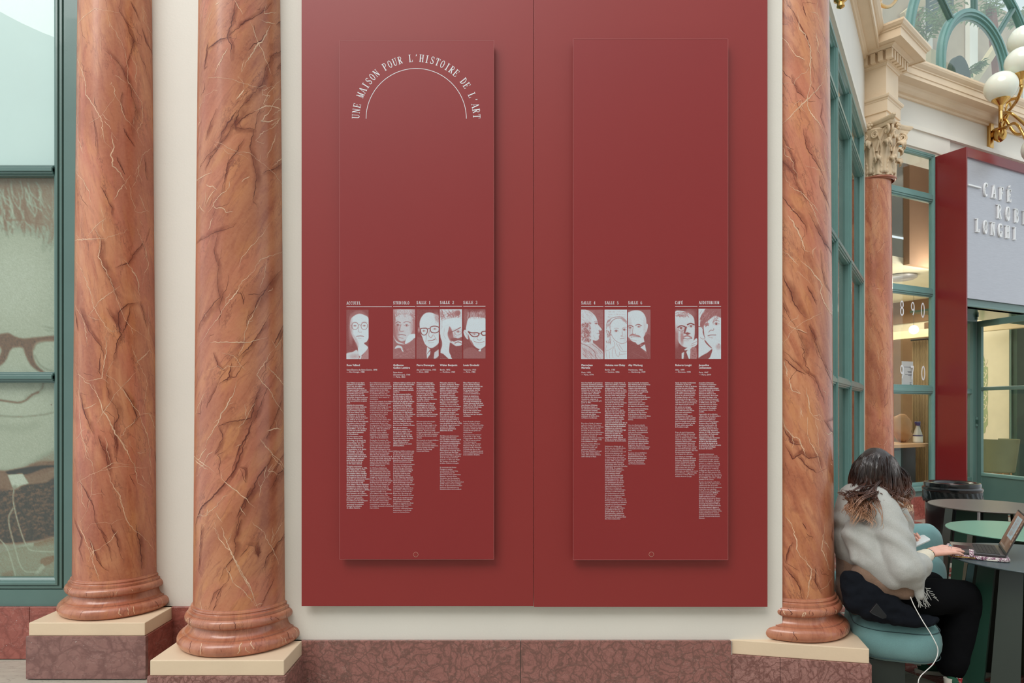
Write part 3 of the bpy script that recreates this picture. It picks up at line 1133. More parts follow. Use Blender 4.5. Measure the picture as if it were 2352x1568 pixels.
BIO[('r', 1605.2)] = ("Jacqueline\nLichtenstein", "Paris, 1947\n— Paris, 2019", 1,
"""Jacqueline Lichtenstein
a consacré ses recherches
aux relations complexes
entre la pensée philosophique
et le travail effectif des artistes,
peintres ou sculpteurs.
Refusant la distance entre
l'art et la pensée, elle a voulu
réconcilier les images et les
mots, en étudiant notamment
les discours sur l'art aux XVIIe
et XVIIIe siècles. Elle s'est
aussi intéressée à la relation
antagoniste entre le dessin,
du domaine de l'intelligible,
et la couleur, relevant du
sensible.|Responsable de la collection
« Essais d'art et de philosophie »
(éditions Vrin), Jacqueline
Lichtenstein a également
publié de nombreux ouvrages.
Ancienne élève de l'EHESS,
agrégée de philosophie, elle
a enseigné l'esthétique et la
philosophie de l'art en France
et aux États-Unis. Directrice
adjointe de l'UFR « Philosophie
et sociologie » de l'université
Paris-Sorbonne, où elle
dirigeait la formation du master
« Esthétique et philosophie
de l'art », elle était membre
du Conseil des études et de
la recherche de l'École du Louvre
et du Conseil scientifique
du musée du Louvre.||Jacqueline Lichtenstein
focused her research on the
complex intersection between
philosophical thought and the
actual work of artists, whether
painters or sculptors. Rejecting
the separation between art and
thought, her aim was to relate
images and words, notably by
studying the discourse on art in
the 17th and 18th centuries. She
was also interested in the tension
between drawing – the domain of
the intelligible, and color – which
pertains to the senses.|Besides directing the collection
« Essais d'art et de philosophie, »
published by Vrin, Jacqueline
Lichtenstein also wrote numerous
books. She was a graduate
of the École des Hautes Études
en Sciences Sociales (EHESS),
agrégée in philosophy, and
taught aesthetics and the
philosophy of art both in France
and the United States. A deputy
director of the Philosophy and
Sociology Department (UFR) at
the University of Paris-Sorbonne
she led the master's degree in
« Aesthetics and the Philosophy
of Art » and was a member of the
Studies and Research Council
of the École du Louvre and the
Scientific Council of the Louvre
Museum.""")

PITCH = 4.163
def measured(body, bold):
    me = text_mesh(body, 1.0, None, None, '', None, bold=bold, res=1)
    x = max(v.co.x for v in me.vertices); bpy.data.meshes.remove(me); return x
wB = measured("Guerre mondiale, principalement", 0.0)
SZ = 50.2 / wB / PXM          # body size in metres
def lines(pn, name, rows, size, bold, res=1):
    items = []
    for row, x, s in rows:
        if not s.strip(): continue
        X, Z = PX(x, row)
        items.append((text_mesh(s, size, None, None, '', None, bold=bold, res=res), upright(X, YPn - 0.0004, Z)))
    if items: obj(name, joined(items), M['white_ink'], pn, fix=False)
for (side, x), (nm, dates, two, body) in BIO.items():
    pn = panel_l if side == 'l' else panel_r
    if nm:
        lines(pn, 'name_line', [(840.2 + 6.1 * i, x, s) for i, s in enumerate(nm.split('\n'))], SZ * 1.56, 0.022, 2)
        b = 850.6 + (6.1 if two else 0)
        lines(pn, 'dates_line', [(b + 5.1 * i, x, s) for i, s in enumerate(dates.split('\n'))], SZ * 1.30, 0.0, 2)
    row = 880.0
    for li, lang in enumerate(body.split('||')):
        if not lang: continue
        if li and row > 881: row += PITCH * 1.67
        rows = []
        for para in lang.split('|'):
            for s in para.split('\n'):
                rows.append((row, x, s)); row += PITCH
            row += PITCH * 0.33
        lines(pn, 'biography_text', rows, SZ * (1.0 if li == 0 else 1.01), 0.018 if li == 0 else 0.0)
# ------------------------------------------------------------------ printed pictures: a small painter that fills a grid of vertex colours
class Canvas:
    def __init__(s, x0, y0, x1, y1, step, bg=0.0):
        s.x0, s.y0, s.x1, s.y1 = x0, y0, x1, y1
        s.nx = int(round((x1 - x0) / step)) + 1; s.ny = int(round((y1 - y0) / step)) + 1
        s.X, s.Y = np.meshgrid(np.linspace(x0, x1, s.nx), np.linspace(y0, y1, s.ny))
        s.V = np.full(s.X.shape, float(bg)); s.rs = np.random.RandomState(7)
    def _blend(s, m, v): s.V = s.V * (1 - m) + v * m
    def e(s, v, soft, cx, cy, rx, ry, rot=0, a=1.0):
        c, d = cos(radians(rot)), sin(radians(rot))
        u = (s.X - cx) * c + (s.Y - cy) * d; w = -(s.X - cx) * d + (s.Y - cy) * c
        r = np.sqrt((u / rx) ** 2 + (w / ry) ** 2); sd = (r - 1) * min(rx, ry)
        s._blend(a * np.clip(0.5 - sd / max(soft, 1e-6), 0, 1), v)
    def _segd(s, pts, closed=False):
        d = np.full(s.X.shape, 1e9); n = len(pts)
        for i in range(n if closed else n - 1):
            ax, ay = pts[i]; bx, by = pts[(i + 1) % n]
            l2 = (bx - ax) ** 2 + (by - ay) ** 2 or 1e-9
            t = np.clip(((s.X - ax) * (bx - ax) + (s.Y - ay) * (by - ay)) / l2, 0, 1)
            d = np.minimum(d, np.hypot(s.X - ax - t * (bx - ax), s.Y - ay - t * (by - ay)))
        return d
    def p(s, v, soft, pts, a=1.0):
        pts = spl(pts, True) if len(pts) > 4 else pts
        ins = np.zeros(s.X.shape, bool); n = len(pts)
        for i in range(n):
            ax, ay = pts[i]; bx, by = pts[(i + 1) % n]
            if ay == by: continue
            c = ((ay > s.Y) != (by > s.Y)) & (s.X < (bx - ax) * (s.Y - ay) / (by - ay) + ax)
            ins ^= c
        d = s._segd(pts, True); sd = np.where(ins, -d, d)
        s._blend(a * np.clip(0.5 - sd / max(soft, 1e-6), 0, 1), v)
    def q(s, v, soft, pts, a=1.0):
        k = pts + []; ins = np.zeros(s.X.shape, bool); n = len(k)
        for i in range(n):
            ax, ay = k[i]; bx, by = k[(i + 1) % n]
            if ay == by: continue
            ins ^= ((ay > s.Y) != (by > s.Y)) & (s.X < (bx - ax) * (s.Y - ay) / (by - ay) + ax)
        d = s._segd(k, True); sd = np.where(ins, -d, d)
        s._blend(a * np.clip(0.5 - sd / max(soft, 1e-6), 0, 1), v)
    def l(s, v, w, pts, a=1.0, soft=4):
        d = s._segd(spl(pts) if len(pts) > 2 else pts)
        s._blend(a * np.clip(0.5 - (d - w / 2) / soft, 0, 1), v)
    def strands(s, v, w, n, fn, a=0.6, seed=1):
        r = random.Random(seed)
        for _ in range(n): s.l(v, w, fn(r), a)
    def grain(s, amp, lo=0, hi=1):
        g = s.rs.randn(*s.V.shape) * amp
        s.V = np.clip(s.V + g, lo, hi)
def spl(pts, closed=False, k=5):
    n = len(pts); out = []
    for i in range(n if closed else n - 1):
        if closed: a, b, c, d = pts[i - 1], pts[i], pts[(i + 1) % n], pts[(i + 2) % n]
        else: a, b, c, d = pts[max(i - 1, 0)], pts[i], pts[i + 1], pts[min(i + 2, n - 1)]
        for j in range(k):
            t = j / k
            out.append(tuple(0.5 * ((2 * b[m]) + (-a[m] + c[m]) * t + (2 * a[m] - 5 * b[m] + 4 * c[m] - d[m]) * t * t + (-a[m] + 3 * b[m] - 3 * c[m] + d[m]) * t ** 3) for m in range(len(b))))
    if not closed: out.append(tuple(pts[-1]))
    return out

def vc_mat(name, rough=0.45, coat=0.0):
    t = NT(name); a = t.n('ShaderNodeVertexColor'); a.layer_name = 'print'
    v = t.coord('Object'); g = t.noise(v, 400, 2)
    c = t.mix(0.06, a.outputs[0], t.ramp(g, [(0.3, G(0.1)), (0.7, G(0.9))]), 'OVERLAY')
    t.l(c, t.b.inputs['Base Color']); t.b.inputs['Roughness'].default_value = rough
    return t.m
M['print_duo'] = vc_mat('duotone_print')
M['print_film'] = vc_mat('printed_film', 0.5)

def picture(name, cv, to_world, ramp, mat, parent, label=None):
    """ramp: list of (value, linear rgb)"""
    xs = [r[0] for r in ramp]; V = np.clip(cv.V, 0, 1)
    C = np.stack([np.interp(V, xs, [r[1][k] for r in ramp]) for k in range(3)] + [np.ones_like(V)], -1).reshape(-1, 4)
    co = [to_world(x, y) for x, y in zip(cv.X.ravel(), cv.Y.ravel())]
    nx, ny = cv.nx, cv.ny
    fs = [(j * nx + i, j * nx + i + 1, (j + 1) * nx + i + 1, (j + 1) * nx + i) for j in range(ny - 1) for i in range(nx - 1)]
    me = bpy.data.meshes.new(name); me.from_pydata([tuple(c) for c in co], [], fs)
    at = me.color_attributes.new('print', 'FLOAT_COLOR', 'POINT'); at.data.foreach_set('color', C.astype(np.float32).ravel())
    o = mesh_obj(name, me, mat, parent)
    return meta(o, label)

DUO = [(0, rgb(128, 46, 46)[:3]), (0.5, rgb(176, 128, 130)[:3]), (1, rgb(206, 218, 226)[:3])]
def eye(c, x, y, w, h, v=0.15):
    c.l(v, 5, [(x - w, y + 3), (x, y - h), (x + w, y + 2)], 0.8); c.e(v, 4, x, y + 2, h * 1.0, h * 0.9, 0, 0.85); c.l(v + .2, 4, [(x - w, y + 6), (x, y + h + 4), (x + w, y + 5)], 0.5)

def pA(c):
    c.V[:] = 0.12
    c.e(0.3, 30, 300, 360, 150, 140); c.e(0.12, 20, 180, 500, 40, 100)
    c.p(1, 10, [(190, 330), (290, 272), (380, 290), (450, 350), (460, 560), (450, 640), (420, 700), (380, 730), (440, 800), (330, 920), (290, 900), (280, 780), (250, 710), (190, 600), (160, 500), (165, 400)])
    c.e(0.55, 50, 175, 520, 22, 130); c.p(0.7, 40, [(200, 600), (250, 710), (285, 790), (290, 740), (250, 640)])
    c.p(0.9, 12, [(106, 885), (200, 860), (270, 830), (300, 930), (280, 975), (106, 975)]); c.e(0.45, 60, 230, 930, 60, 30, 0, 0.6)
    c.p(0.5, 10, [(340, 930), (440, 815), (460, 810), (460, 990), (320, 985)]); c.p(1, 5, [(300, 975), (330, 900), (340, 930), (320, 980)])
    for x in (238, 381): c.l(0.25, 7, [(x - 50, 460), (x - 35, 420), (x, 405), (x + 38, 420), (x + 50, 458), (x + 35, 500), (x, 514), (x - 36, 500), (x - 50, 460)]); eye(c, x, 455, 26, 11)
    c.l(0.35, 6, [(288, 450), (310, 440), (330, 450)]); c.l(0.4, 6, [(150, 445), (190, 448)]); c.l(0.5, 8, [(200, 412), (240, 400), (280, 415)], 0.6); c.l(0.5, 8, [(340, 412), (380, 398), (430, 405)], 0.6)
    c.l(0.45, 7, [(300, 470), (290, 540), (315, 555), (340, 552)], 0.7); c.l(0.15, 9, [(262, 620), (320, 612), (372, 620)]); c.l(0.5, 10, [(285, 648), (330, 650)], 0.5)
    c.e(0.15, 20, 430, 250, 60, 40, 20, 0.6)
def pB(c):
    c.V[:] = 0.45; c.e(0.75, 40, 1000, 230, 150, 60); c.e(0.3, 40, 830, 500, 30, 200)
    c.p(0.85, 20, [(870, 330), (960, 280), (1090, 290), (1130, 380), (1130, 520), (1060, 640), (960, 700), (890, 640), (860, 520)])
    c.strands(0.95, 6, 70, lambda r: [(x := 850 + r.random() * 310, y := 210 + r.random() * 80 + (60 if x < 880 or x > 1110 else 0)), (x + 12, y + 10), (x + 4, y + 22)], 0.6)
    c.strands(0.25, 4, 60, lambda r: [(x := 840 + r.random() * 320, y := 215 + r.random() * 90 + (70 if x < 870 or x > 1120 else 0)), (x + 12, y + 10), (x + 2, y + 20)], 0.5)
    c.e(0.35, 50, 880, 540, 36, 120, 0, 0.7); c.e(0.45, 40, 1120, 470, 26, 100, 0, 0.6)
    c.l(0.2, 10, [(865, 415), (900, 395), (940, 410)]); c.l(0.3, 10, [(990, 408), (1040, 390), (1095, 410)], 0.8)
    eye(c, 900, 445, 32, 14); eye(c, 1035, 450, 36, 14)
    c.l(0.35, 14, [(945, 440), (925, 520), (950, 545), (985, 540)], 0.7, 12); c.l(0.15, 9, [(905, 600), (960, 590), (1020, 605)]); c.l(0.4, 12, [(920, 640), (980, 650)], 0.6); c.e(0.5, 30, 870, 470, 16, 18)
    c.l(0.3, 12, [(870, 640), (930, 700), (1010, 700)], 0.6)
    c.p(1, 6, [(1070, 600), (1168, 585), (1168, 640), (1040, 730), (1010, 715)]); c.p(0.85, 8, [(830, 610), (880, 690), (1000, 740), (960, 750), (880, 720)])
    c.p(0.28, 10, [(826, 680), (900, 730), (1060, 740), (1168, 650), (1168, 965), (826, 965)], 0.85)
    c.p(0.95, 8, [(850, 810), (890, 760), (960, 780), (985, 860), (960, 840), (940, 800), (900, 800)])
    c.strands(0.6, 7, 26, lambda r: [(x := 840 + r.random() * 300, y := 800 + r.random() * 150), (x + 60, y - 40 + r.random() * 30)], 0.45, 3); c.strands(0.12, 6, 20, lambda r: [(x := 840 + r.random() * 300, y := 780 + r.random() * 160), (x + 50, y + 50)], 0.5, 4)
def pC(c):
    c.V[:] = 0.1; c.p(0.2, 14, [(1186, 660), (1280, 650), (1360, 800), (1360, 970), (1186, 970)])
    c.p(0.98, 8, [(1235, 420), (1260, 330), (1320, 265), (1400, 252), (1480, 280), (1540, 330), (1550, 600), (1530, 720), (1450, 790), (1390, 795), (1320, 740), (1280, 640), (1250, 560)])
    c.e(0.7, 20, 1225, 520, 12, 30); c.e(0.55, 40, 1510, 330, 40, 70, -20, 0.7)
    c.strands(0.5, 5, 24, lambda r: [(x := 1470 + r.random() * 60, y := 300 + r.random() * 110), (x + 14, y + 20)], 0.5)
    c.l(0.08, 13, [(1250, 500), (1290, 495), (1350, 500), (1352, 560), (1320, 598), (1275, 590), (1250, 540), (1250, 500)]); c.l(0.08, 13, [(1400, 478), (1460, 462), (1530, 480), (1530, 540), (1480, 565), (1420, 555), (1400, 520), (1400, 478)]); c.l(0.08, 11, [(1350, 510), (1376, 500), (1400, 505)])
    eye(c, 1300, 535, 26, 12, 0.3); eye(c, 1470, 505, 28, 12, 0.3)
    c.l(0.45, 10, [(1395, 520), (1375, 600), (1410, 640), (1440, 600)], 0.8); c.l(0.2, 10, [(1365, 690), (1420, 685), (1478, 660)]); c.l(0.5, 8, [(1340, 600), (1330, 700)], 0.7); c.l(0.5, 8, [(1450, 590), (1500, 680)], 0.6); c.l(0.55, 8, [(1375, 720), (1450, 715)], 0.6)
    c.q(0.95, 6, [(1350, 780), (1400, 820), (1340, 900)]); c.q(0.95, 6, [(1345, 900), (1410, 830), (1395, 900), (1350, 965)]); c.q(0.85, 8, [(1460, 870), (1530, 820), (1530, 920), (1490, 960), (1450, 965)])
    c.q(0.08, 6, [(1405, 810), (1470, 820), (1450, 970), (1390, 970)])
def pD(c):
    c.V[:] = 0.9; c.strands(0.3, 7, 90, lambda r: [(x := 1550 + r.random() * 300, y := 205 + r.random() * 130 * (1 if x < 1700 else 0.7)), (x + 30 * r.random(), y + 30), (x - 20 + 40 * r.random(), y + 46)], 0.5, 2)
    c.e(0.25, 30, 1815, 260, 45, 40, -20, 0.8)
    c.p(1.0, 14, [(1600, 380), (1720, 340), (1850, 340), (1895, 400), (1895, 480), (1760, 500), (1690, 500), (1600, 470)])
    c.p(0.1, 10, [(1547, 600), (1575, 650), (1580, 760), (1560, 860), (1547, 870)]); c.p(0.1, 14, [(1700, 720), (1800, 770), (1895, 740), (1895, 970), (1740, 970), (1690, 870)])
    c.p(0.35, 20, [(1690, 470), (1730, 520), (1760, 640), (1720, 700), (1670, 600)]); c.e(0.25, 20, 1700, 570, 26, 30)
    c.l(0.15, 12, [(1720, 555), (1780, 530), (1870, 480)]); eye(c, 1830, 545, 34, 14); c.l(0.3, 6, [(1780, 555), (1790, 590), (1830, 600), (1880, 570), (1890, 520)], 0.8)
    c.l(0.55, 10, [(1770, 560), (1775, 620), (1800, 625)], 0.7)
    c.p(0.18, 10, [(1710, 660), (1770, 640), (1830, 650), (1890, 630), (1895, 690), (1830, 680), (1760, 700)]); c.l(0.2, 12, [(1780, 725), (1830, 705), (1880, 725)]); c.p(0.95, 8, [(1790, 740), (1840, 725), (1890, 735), (1870, 760), (1810, 765)])
    c.p(0.97, 7, [(1560, 540), (1590, 480), (1640, 440), (1690, 430), (1680, 520), (1660, 600), (1700, 700), (1690, 850), (1720, 930), (1640, 900), (1560, 850), (1590, 740), (1560, 640)])
    c.q(0.95, 5, [(1560, 850), (1700, 910), (1740, 968), (1700, 968), (1560, 870)]); c.q(0.1, 6, [(1547, 870), (1600, 890), (1680, 965), (1547, 965)]); c.l(0.5, 6, [(1620, 500), (1610, 600), (1640, 660)], 0.5)
def pE(c):
    c.V[:] = 0.12; c.e(0.28, 40, 1950, 330, 30, 120); c.e(0.25, 30, 2200, 240, 60, 30)
    c.p(0.98, 8, [(1960, 440), (1985, 350), (2060, 320), (2200, 330), (2260, 380), (2260, 720), (2220, 790), (2160, 815), (2090, 780), (2020, 680), (1990, 600), (1950, 520)])
    c.strands(0.85, 5, 70, lambda r: [(x := 1970 + r.random() * 290, y := 360 - r.random() * 40), (x + 10, y - 40), (x + 26 * r.random(), y - 70 - 30 * r.random())], 0.6, 5)
    c.strands(0.3, 4, 50, lambda r: [(x := 1970 + r.random() * 280, y := 350 - r.random() * 50), (x + 14, y - 40)], 0.5, 6)
    c.p(0.95, 6, [(1912, 560), (1930, 520), (1965, 540), (1985, 620), (1980, 668), (1940, 630)]); c.l(0.4, 6, [(1930, 545), (1960, 580), (1975, 640)], 0.8)
    c.l(0.07, 16, [(1985, 545), (2040, 565), (2130, 565), (2150, 590), (2120, 620), (2060, 622), (2020, 590), (1985, 545)]); c.l(0.07, 16, [(2255, 540), (2200, 550), (2190, 580), (2215, 605), (2256, 600)]); c.l(0.07, 10, [(2150, 575), (2190, 570)])
    eye(c, 2080, 590, 30, 10, 0.4); c.l(0.5, 8, [(2165, 590), (2120, 650), (2160, 680), (2200, 650)], 0.7); c.l(0.3, 7, [(2080, 700), (2160, 718), (2230, 700)]); c.l(0.6, 7, [(2080, 650), (2060, 700)], 0.6); c.l(0.6, 7, [(2100, 735), (2200, 740)], 0.5)
    c.p(0.24, 20, [(1910, 840), (2040, 790), (2160, 850), (2250, 800), (2255, 962), (1910, 962)]); c.q(1, 4, [(2140, 828), (2185, 812), (2180, 850), (2150, 852)]); c.l(0.05, 14, [(2030, 690), (2080, 780), (2150, 825)]); c.p(0.6, 8, [(2010, 650), (2080, 760), (2120, 800), (2060, 760), (2010, 690)], 0.6)
def pF(c):
    c.V[:] = 0.3; c.strands(0.12, 4, 80, lambda r: [(x := 250 + r.random() * 190, y := 210 + r.random() * 600), (x + 60, y + 6)], 0.6, 8)
    c.p(0.93, 8, [(98, 207), (180, 212), (250, 240), (320, 310), (352, 390), (356, 430), (414, 505), (408, 528), (372, 530), (378, 560), (368, 575), (384, 590), (372, 620), (372, 660), (330, 688), (280, 680), (280, 730), (190, 740), (98, 700)])
    c.strands(0.55, 4, 60, lambda r: [(x := 100 + r.random() * 180, y := 215 + r.random() * 180), (x + 22, y + 8), (x + 30, y + 26)], 0.5, 9)
    c.e(0.7, 30, 165, 560, 80, 150)
    c.strands(0.2, 7, 120, lambda r: [(x := 105 + r.random() * 130, y := 400 + r.random() * 300), (x + 14, y + 4), (x + 10, y + 18), (x - 4, y + 16)], 0.7, 10); c.strands(0.98, 5, 70, lambda r: [(x := 105 + r.random() * 130, y := 400 + r.random() * 300), (x + 12, y + 10)], 0.7, 11)
    eye(c, 330, 420, 22, 12); c.l(0.3, 7, [(300, 400), (330, 385), (350, 395)], 0.8); c.l(0.35, 5, [(372, 528), (388, 515)], 0.8); c.l(0.3, 5, [(340, 578), (378, 574)]); c.l(0.55, 5, [(290, 600), (310, 650), (350, 665)], 0.6)
    c.p(0.8, 10, [(98, 720), (190, 740), (280, 720), (380, 800), (440, 860), (440, 968), (98, 968)]); c.strands(0.3, 4, 46, lambda r: [(x := 110 + r.random() * 290, y := 740 + (x - 100) * 0.35 + r.random() * 160), (x + 50, y + 60)], 0.6, 12)
    c.l(0.2, 7, [(98, 730), (200, 770), (300, 850), (330, 960)]); c.l(0.25, 6, [(270, 740), (360, 810), (430, 880)])
def pG(c):
    c.V[:] = 0.97; c.strands(0.6, 3, 34, lambda r: [(x := 470 + r.random() * 300, y := 240 + 40 * int(r.random() * 3) + r.random() * 8), (x + 10, y - 10), (x + 18, y + 4), (x + 28, y - 4)], 0.6, 13)
    c.l(0.35, 5, [(545, 420), (550, 540), (590, 640), (650, 700), (720, 730), (790, 715), (806, 690)]); c.l(0.25, 8, [(545, 430), (590, 370), (660, 340), (740, 350), (800, 420)]); c.l(0.3, 7, [(490, 500), (500, 410), (570, 340), (660, 320), (740, 330), (806, 400)])
    c.e(0.55, 20, 760, 370, 40, 20, 35, 0.8); c.strands(0.45, 4, 40, lambda r: [(x := 490 + r.random() * 60, y := 380 + r.random() * 120), (x + 20, y - 30)], 0.6, 14)
    c.strands(0.25, 5, 46, lambda r: [(x := 480 + r.random() * 70, y := 520 + r.random() * 200), (x + 14, y + 6), (x + 6, y + 20)], 0.7, 15)
    eye(c, 640, 535, 34, 15); eye(c, 765, 515, 32, 15); c.l(0.4, 5, [(610, 500), (650, 492), (680, 505)], 0.8); c.l(0.3, 6, [(730, 500), (765, 480), (800, 478)], 0.8); c.l(0.5, 6, [(730, 540), (740, 600), (710, 615), (750, 622)], 0.9); c.l(0.3, 6, [(700, 658), (730, 650), (765, 650)]); c.e(0.8, 30, 780, 640, 20, 60, 0, .6)
    for q in ([(600, 690), (620, 760), (580, 840), (590, 950)], [(480, 840), (530, 830), (600, 780)], [(640, 720), (680, 800), (720, 850), (800, 850)], [(680, 740), (740, 830)], [(490, 760), (480, 840), (500, 965)], [(620, 800), (640, 900), (680, 930), (690, 860)], [(700, 900), (800, 890)], [(530, 850), (540, 960)]): c.l(0.45, 5, q, 0.8)
def pH(c):
    c.V[:] = 0.26
    c.p(0.97, 8, [(815, 290), (850, 240), (930, 218), (1020, 230), (1080, 290), (1105, 380), (1100, 520), (1080, 600), (1060, 640), (1000, 690), (940, 710), (880, 690), (840, 640), (815, 600)])
    c.p(0.95, 5, [(1095, 440), (1115, 425), (1130, 450), (1118, 520), (1095, 555)]); c.e(0.72, 40, 850, 500, 26, 120, 0, 0.8); c.e(0.75, 30, 1080, 480, 20, 120, 0, .6)
    c.l(0.15, 12, [(822, 465), (860, 450), (900, 470)]); c.l(0.2, 12, [(940, 450), (985, 435), (1030, 455)]); eye(c, 855, 485, 30, 12); eye(c, 990, 470, 28, 12)
    c.l(0.5, 10, [(905, 470), (890, 560), (910, 590), (940, 580)], 0.8); c.p(0.45, 8, [(835, 620), (880, 580), (930, 590), (1000, 610), (1020, 640), (950, 615), (880, 610)]); c.l(0.15, 7, [(870, 632), (930, 625), (985, 630)]); c.l(0.55, 8, [(870, 670), (960, 690)], 0.6)
    c.q(0.95, 5, [(930, 705), (1060, 630), (1080, 700), (1110, 860), (1000, 780)]); c.p(0.12, 6, [(960, 770), (1000, 740), (1080, 705), (1085, 740), (1040, 770), (1010, 790)]); c.strands(0.8, 4, 14, lambda r: [(x := 990 + r.random() * 80, y := 730 + r.random() * 40), (x + 10, y + 6)], 0.8, 16)
    c.p(0.14, 10, [(822, 700), (930, 730), (1020, 800), (1130, 960), (822, 970)]); c.p(0.16, 10, [(1070, 620), (1168, 610), (1168, 967), (1120, 900), (1080, 720)]); c.l(0.3, 6, [(880, 860), (960, 900), (1090, 960)], 0.8)
def pI(c):
    c.V[:] = 0.1; c.e(0.25, 40, 1780, 260, 80, 60, 20)
    c.p(0.93, 10, [(1550, 240), (1640, 225), (1740, 250), (1830, 320), (1850, 420), (1850, 600), (1820, 720), (1740, 790), (1660, 770), (1600, 700), (1560, 560), (1550, 400)])
    c.strands(0.35, 6, 50, lambda r: [(x := 1552 + r.random() * 180, y := 240 + r.random() * 80), (x + 40, y - 12), (x + 60, y + 10)], 0.5, 17)
    c.e(0.5, 40, 1575, 620, 30, 130); c.e(0.4, 30, 1655, 640, 26, 110, 0, 0.8)
    c.l(0.12, 18, [(1590, 480), (1640, 455), (1700, 470)]); c.l(0.1, 20, [(1740, 440), (1790, 420), (1840, 440)]); eye(c, 1640, 490, 40, 18, 0.1); eye(c, 1795, 462, 36, 16, 0.1); c.l(0.3, 8, [(1600, 520), (1650, 540), (1690, 515)], 0.8)
    c.p(0.12, 12, [(1700, 470), (1735, 470), (1700, 580), (1680, 575)]); c.p(0.15, 10, [(1690, 570), (1740, 555), (1790, 575), (1740, 600)]); c.l(0.35, 22, [(1680, 630), (1740, 610), (1800, 640)], 0.8, 10); c.l(0.12, 9, [(1670, 650), (1740, 660), (1810, 650)]); c.l(0.4, 8, [(1690, 690), (1760, 690)], 0.7)
    c.p(0.95, 6, [(1690, 830), (1740, 790), (1790, 740), (1860, 660), (1892, 660), (1892, 740), (1830, 790), (1740, 830)]); c.l(0.3, 6, [(1800, 740), (1880, 700)], 0.8); c.l(0.3, 6, [(1790, 770), (1860, 745)], 0.8)
    c.q(0.9, 6, [(1650, 880), (1690, 860), (1680, 965), (1650, 965)]); c.q(0.95, 5, [(1720, 860), (1790, 780), (1780, 965), (1760, 965)]); c.p(0.45, 6, [(1800, 800), (1860, 790), (1892, 850), (1880, 967), (1790, 967)]); c.strands(0.1, 4, 50, lambda r: [(x := 1800 + r.random() * 80, y := 800 + r.random() * 160), (x + 9, y + 9)], 0.8, 18)
    c.e(0.2, 14, 1890, 830, 12, 60)
def pJ(c):
    c.V[:] = 0.96
    c.p(0.3, 8, [(2030, 195), (2260, 195), (2260, 330), (2180, 300), (2090, 350), (2010, 420), (1990, 480), (2000, 600), (1975, 560), (1975, 480), (1935, 460), (1940, 380), (1950, 310), (2000, 240)])
    c.strands(0.75, 7, 30, lambda r: [(x := 1960 + r.random() * 270, y := 230 + r.random() * 130), (x - 20, y + 30), (x - 26, y + 60)], 0.45, 19); c.strands(0.12, 6, 40, lambda r: [(x := 1950 + r.random() * 290, y := 210 + r.random() * 140), (x - 20, y + 30), (x - 30, y + 60)], 0.5, 20)
    c.l(0.15, 9, [(1912, 468), (1960, 478), (1985, 530), (1990, 590), (2010, 640)]); c.l(0.3, 6, [(1940, 640), (1975, 662), (2010, 650)])
    c.e(0.3, 14, 2035, 435, 38, 22, -15, 0.8); c.l(0.2, 8, [(2020, 470), (2045, 450), (2070, 455)]); c.l(0.15, 8, [(2130, 415), (2170, 375), (2230, 385)], 0.7); eye(c, 2185, 425, 46, 18, 0.1)
    c.l(0.25, 8, [(2070, 555), (2095, 525), (2140, 525), (2145, 500)], 0.9); c.l(0.12, 10, [(2055, 612), (2110, 598), (2178, 600)]); c.l(0.55, 10, [(2070, 630), (2130, 645)], 0.6)
    c.p(0.2, 8, [(2005, 670), (2060, 735), (2120, 800), (2090, 790), (2020, 720)]); c.e(0.6, 40, 2220, 780, 40, 40, 0, .8); c.e(0.2, 6, 2225, 740, 8, 7)
    c.p(0.12, 7, [(1910, 967), (1960, 920), (2050, 870), (2120, 815), (2110, 880), (2060, 967)])
RECT = {'l': [(106, 208, 448, 970, pA), (826, 203, 1168, 965, pB), (1186, 203, 1530, 965, pC), (1547, 203, 1890, 965, pD), (1908, 200, 2252, 962, pE)],
        'r': [(98, 207, 444, 970, pF), (460, 207, 808, 970, pG), (822, 207, 1170, 967, pH), (1550, 195, 1892, 967, pI), (1910, 195, 2258, 967, pJ)]}
PLAB = {'l': ['woman in round spectacles', 'man with curly hair and white cravat', 'bald man in dark-rimmed glasses', 'man resting his forehead on his hand', 'man with a clerical collar and dark glasses'],
        'r': ['profile of a man in a curled wig', 'line drawing of a young woman', 'balding man with moustache and bow tie', 'elderly man with hand at chin', 'short-haired woman looking up']}
for side, ox in (('l', 780), ('r', 1320)):
    pn = panel_l if side == 'l' else panel_r
    for k, (x0, y0, x1, y1, fn) in enumerate(RECT[side]):
        cv = Canvas(x0, y0, x1, y1, 5.2); fn(cv); cv.grain(0.035)
        picture('portrait_print', cv, lambda x, y: TP(*PX(ox + x / 6.72, 680 + y / 6.72), 0.0002), DUO, M['print_duo'], pn, 'duotone print of ' + PLAB[side][k])
# ------------------------------------------------------------------ columns
SHZ0, SHZ1 = 0.522, 4.44
def shaft_r(z, r0=0.236, r1=0.203):
    u = (z - SHZ0) / (SHZ1 - SHZ0); return r0 - (r0 - r1) * (0.72 * u + 0.28 * u * u)
def torus_prof(z0, z1, rin, rout, n=10):
    zc = (z0 + z1) / 2; h = (z1 - z0) / 2
    return [(rin + (rout - rin) * cos(-pi / 2 + pi * i / n), zc + h * sin(-pi / 2 + pi * i / n)) for i in range(n + 1)]
def uv_shaft(o, cx, cy, R=0.235):
    me = o.data; uvl = me.uv_layers.new(name='UVMap')
    for pl in me.polygons:
        a0 = None
        for li in pl.loop_indices:
            v = me.vertices[me.loops[li].vertex_index].co
            a = atan2(v.y - cy, v.x - cx)
            a = (a - pi / 2) % (2 * pi)      # seam at the back
            if a0 is None: a0 = a
            if a - a0 > pi: a -= 2 * pi
            if a0 - a > pi: a += 2 * pi
            uvl.data[li].uv = (a * R, v.z)

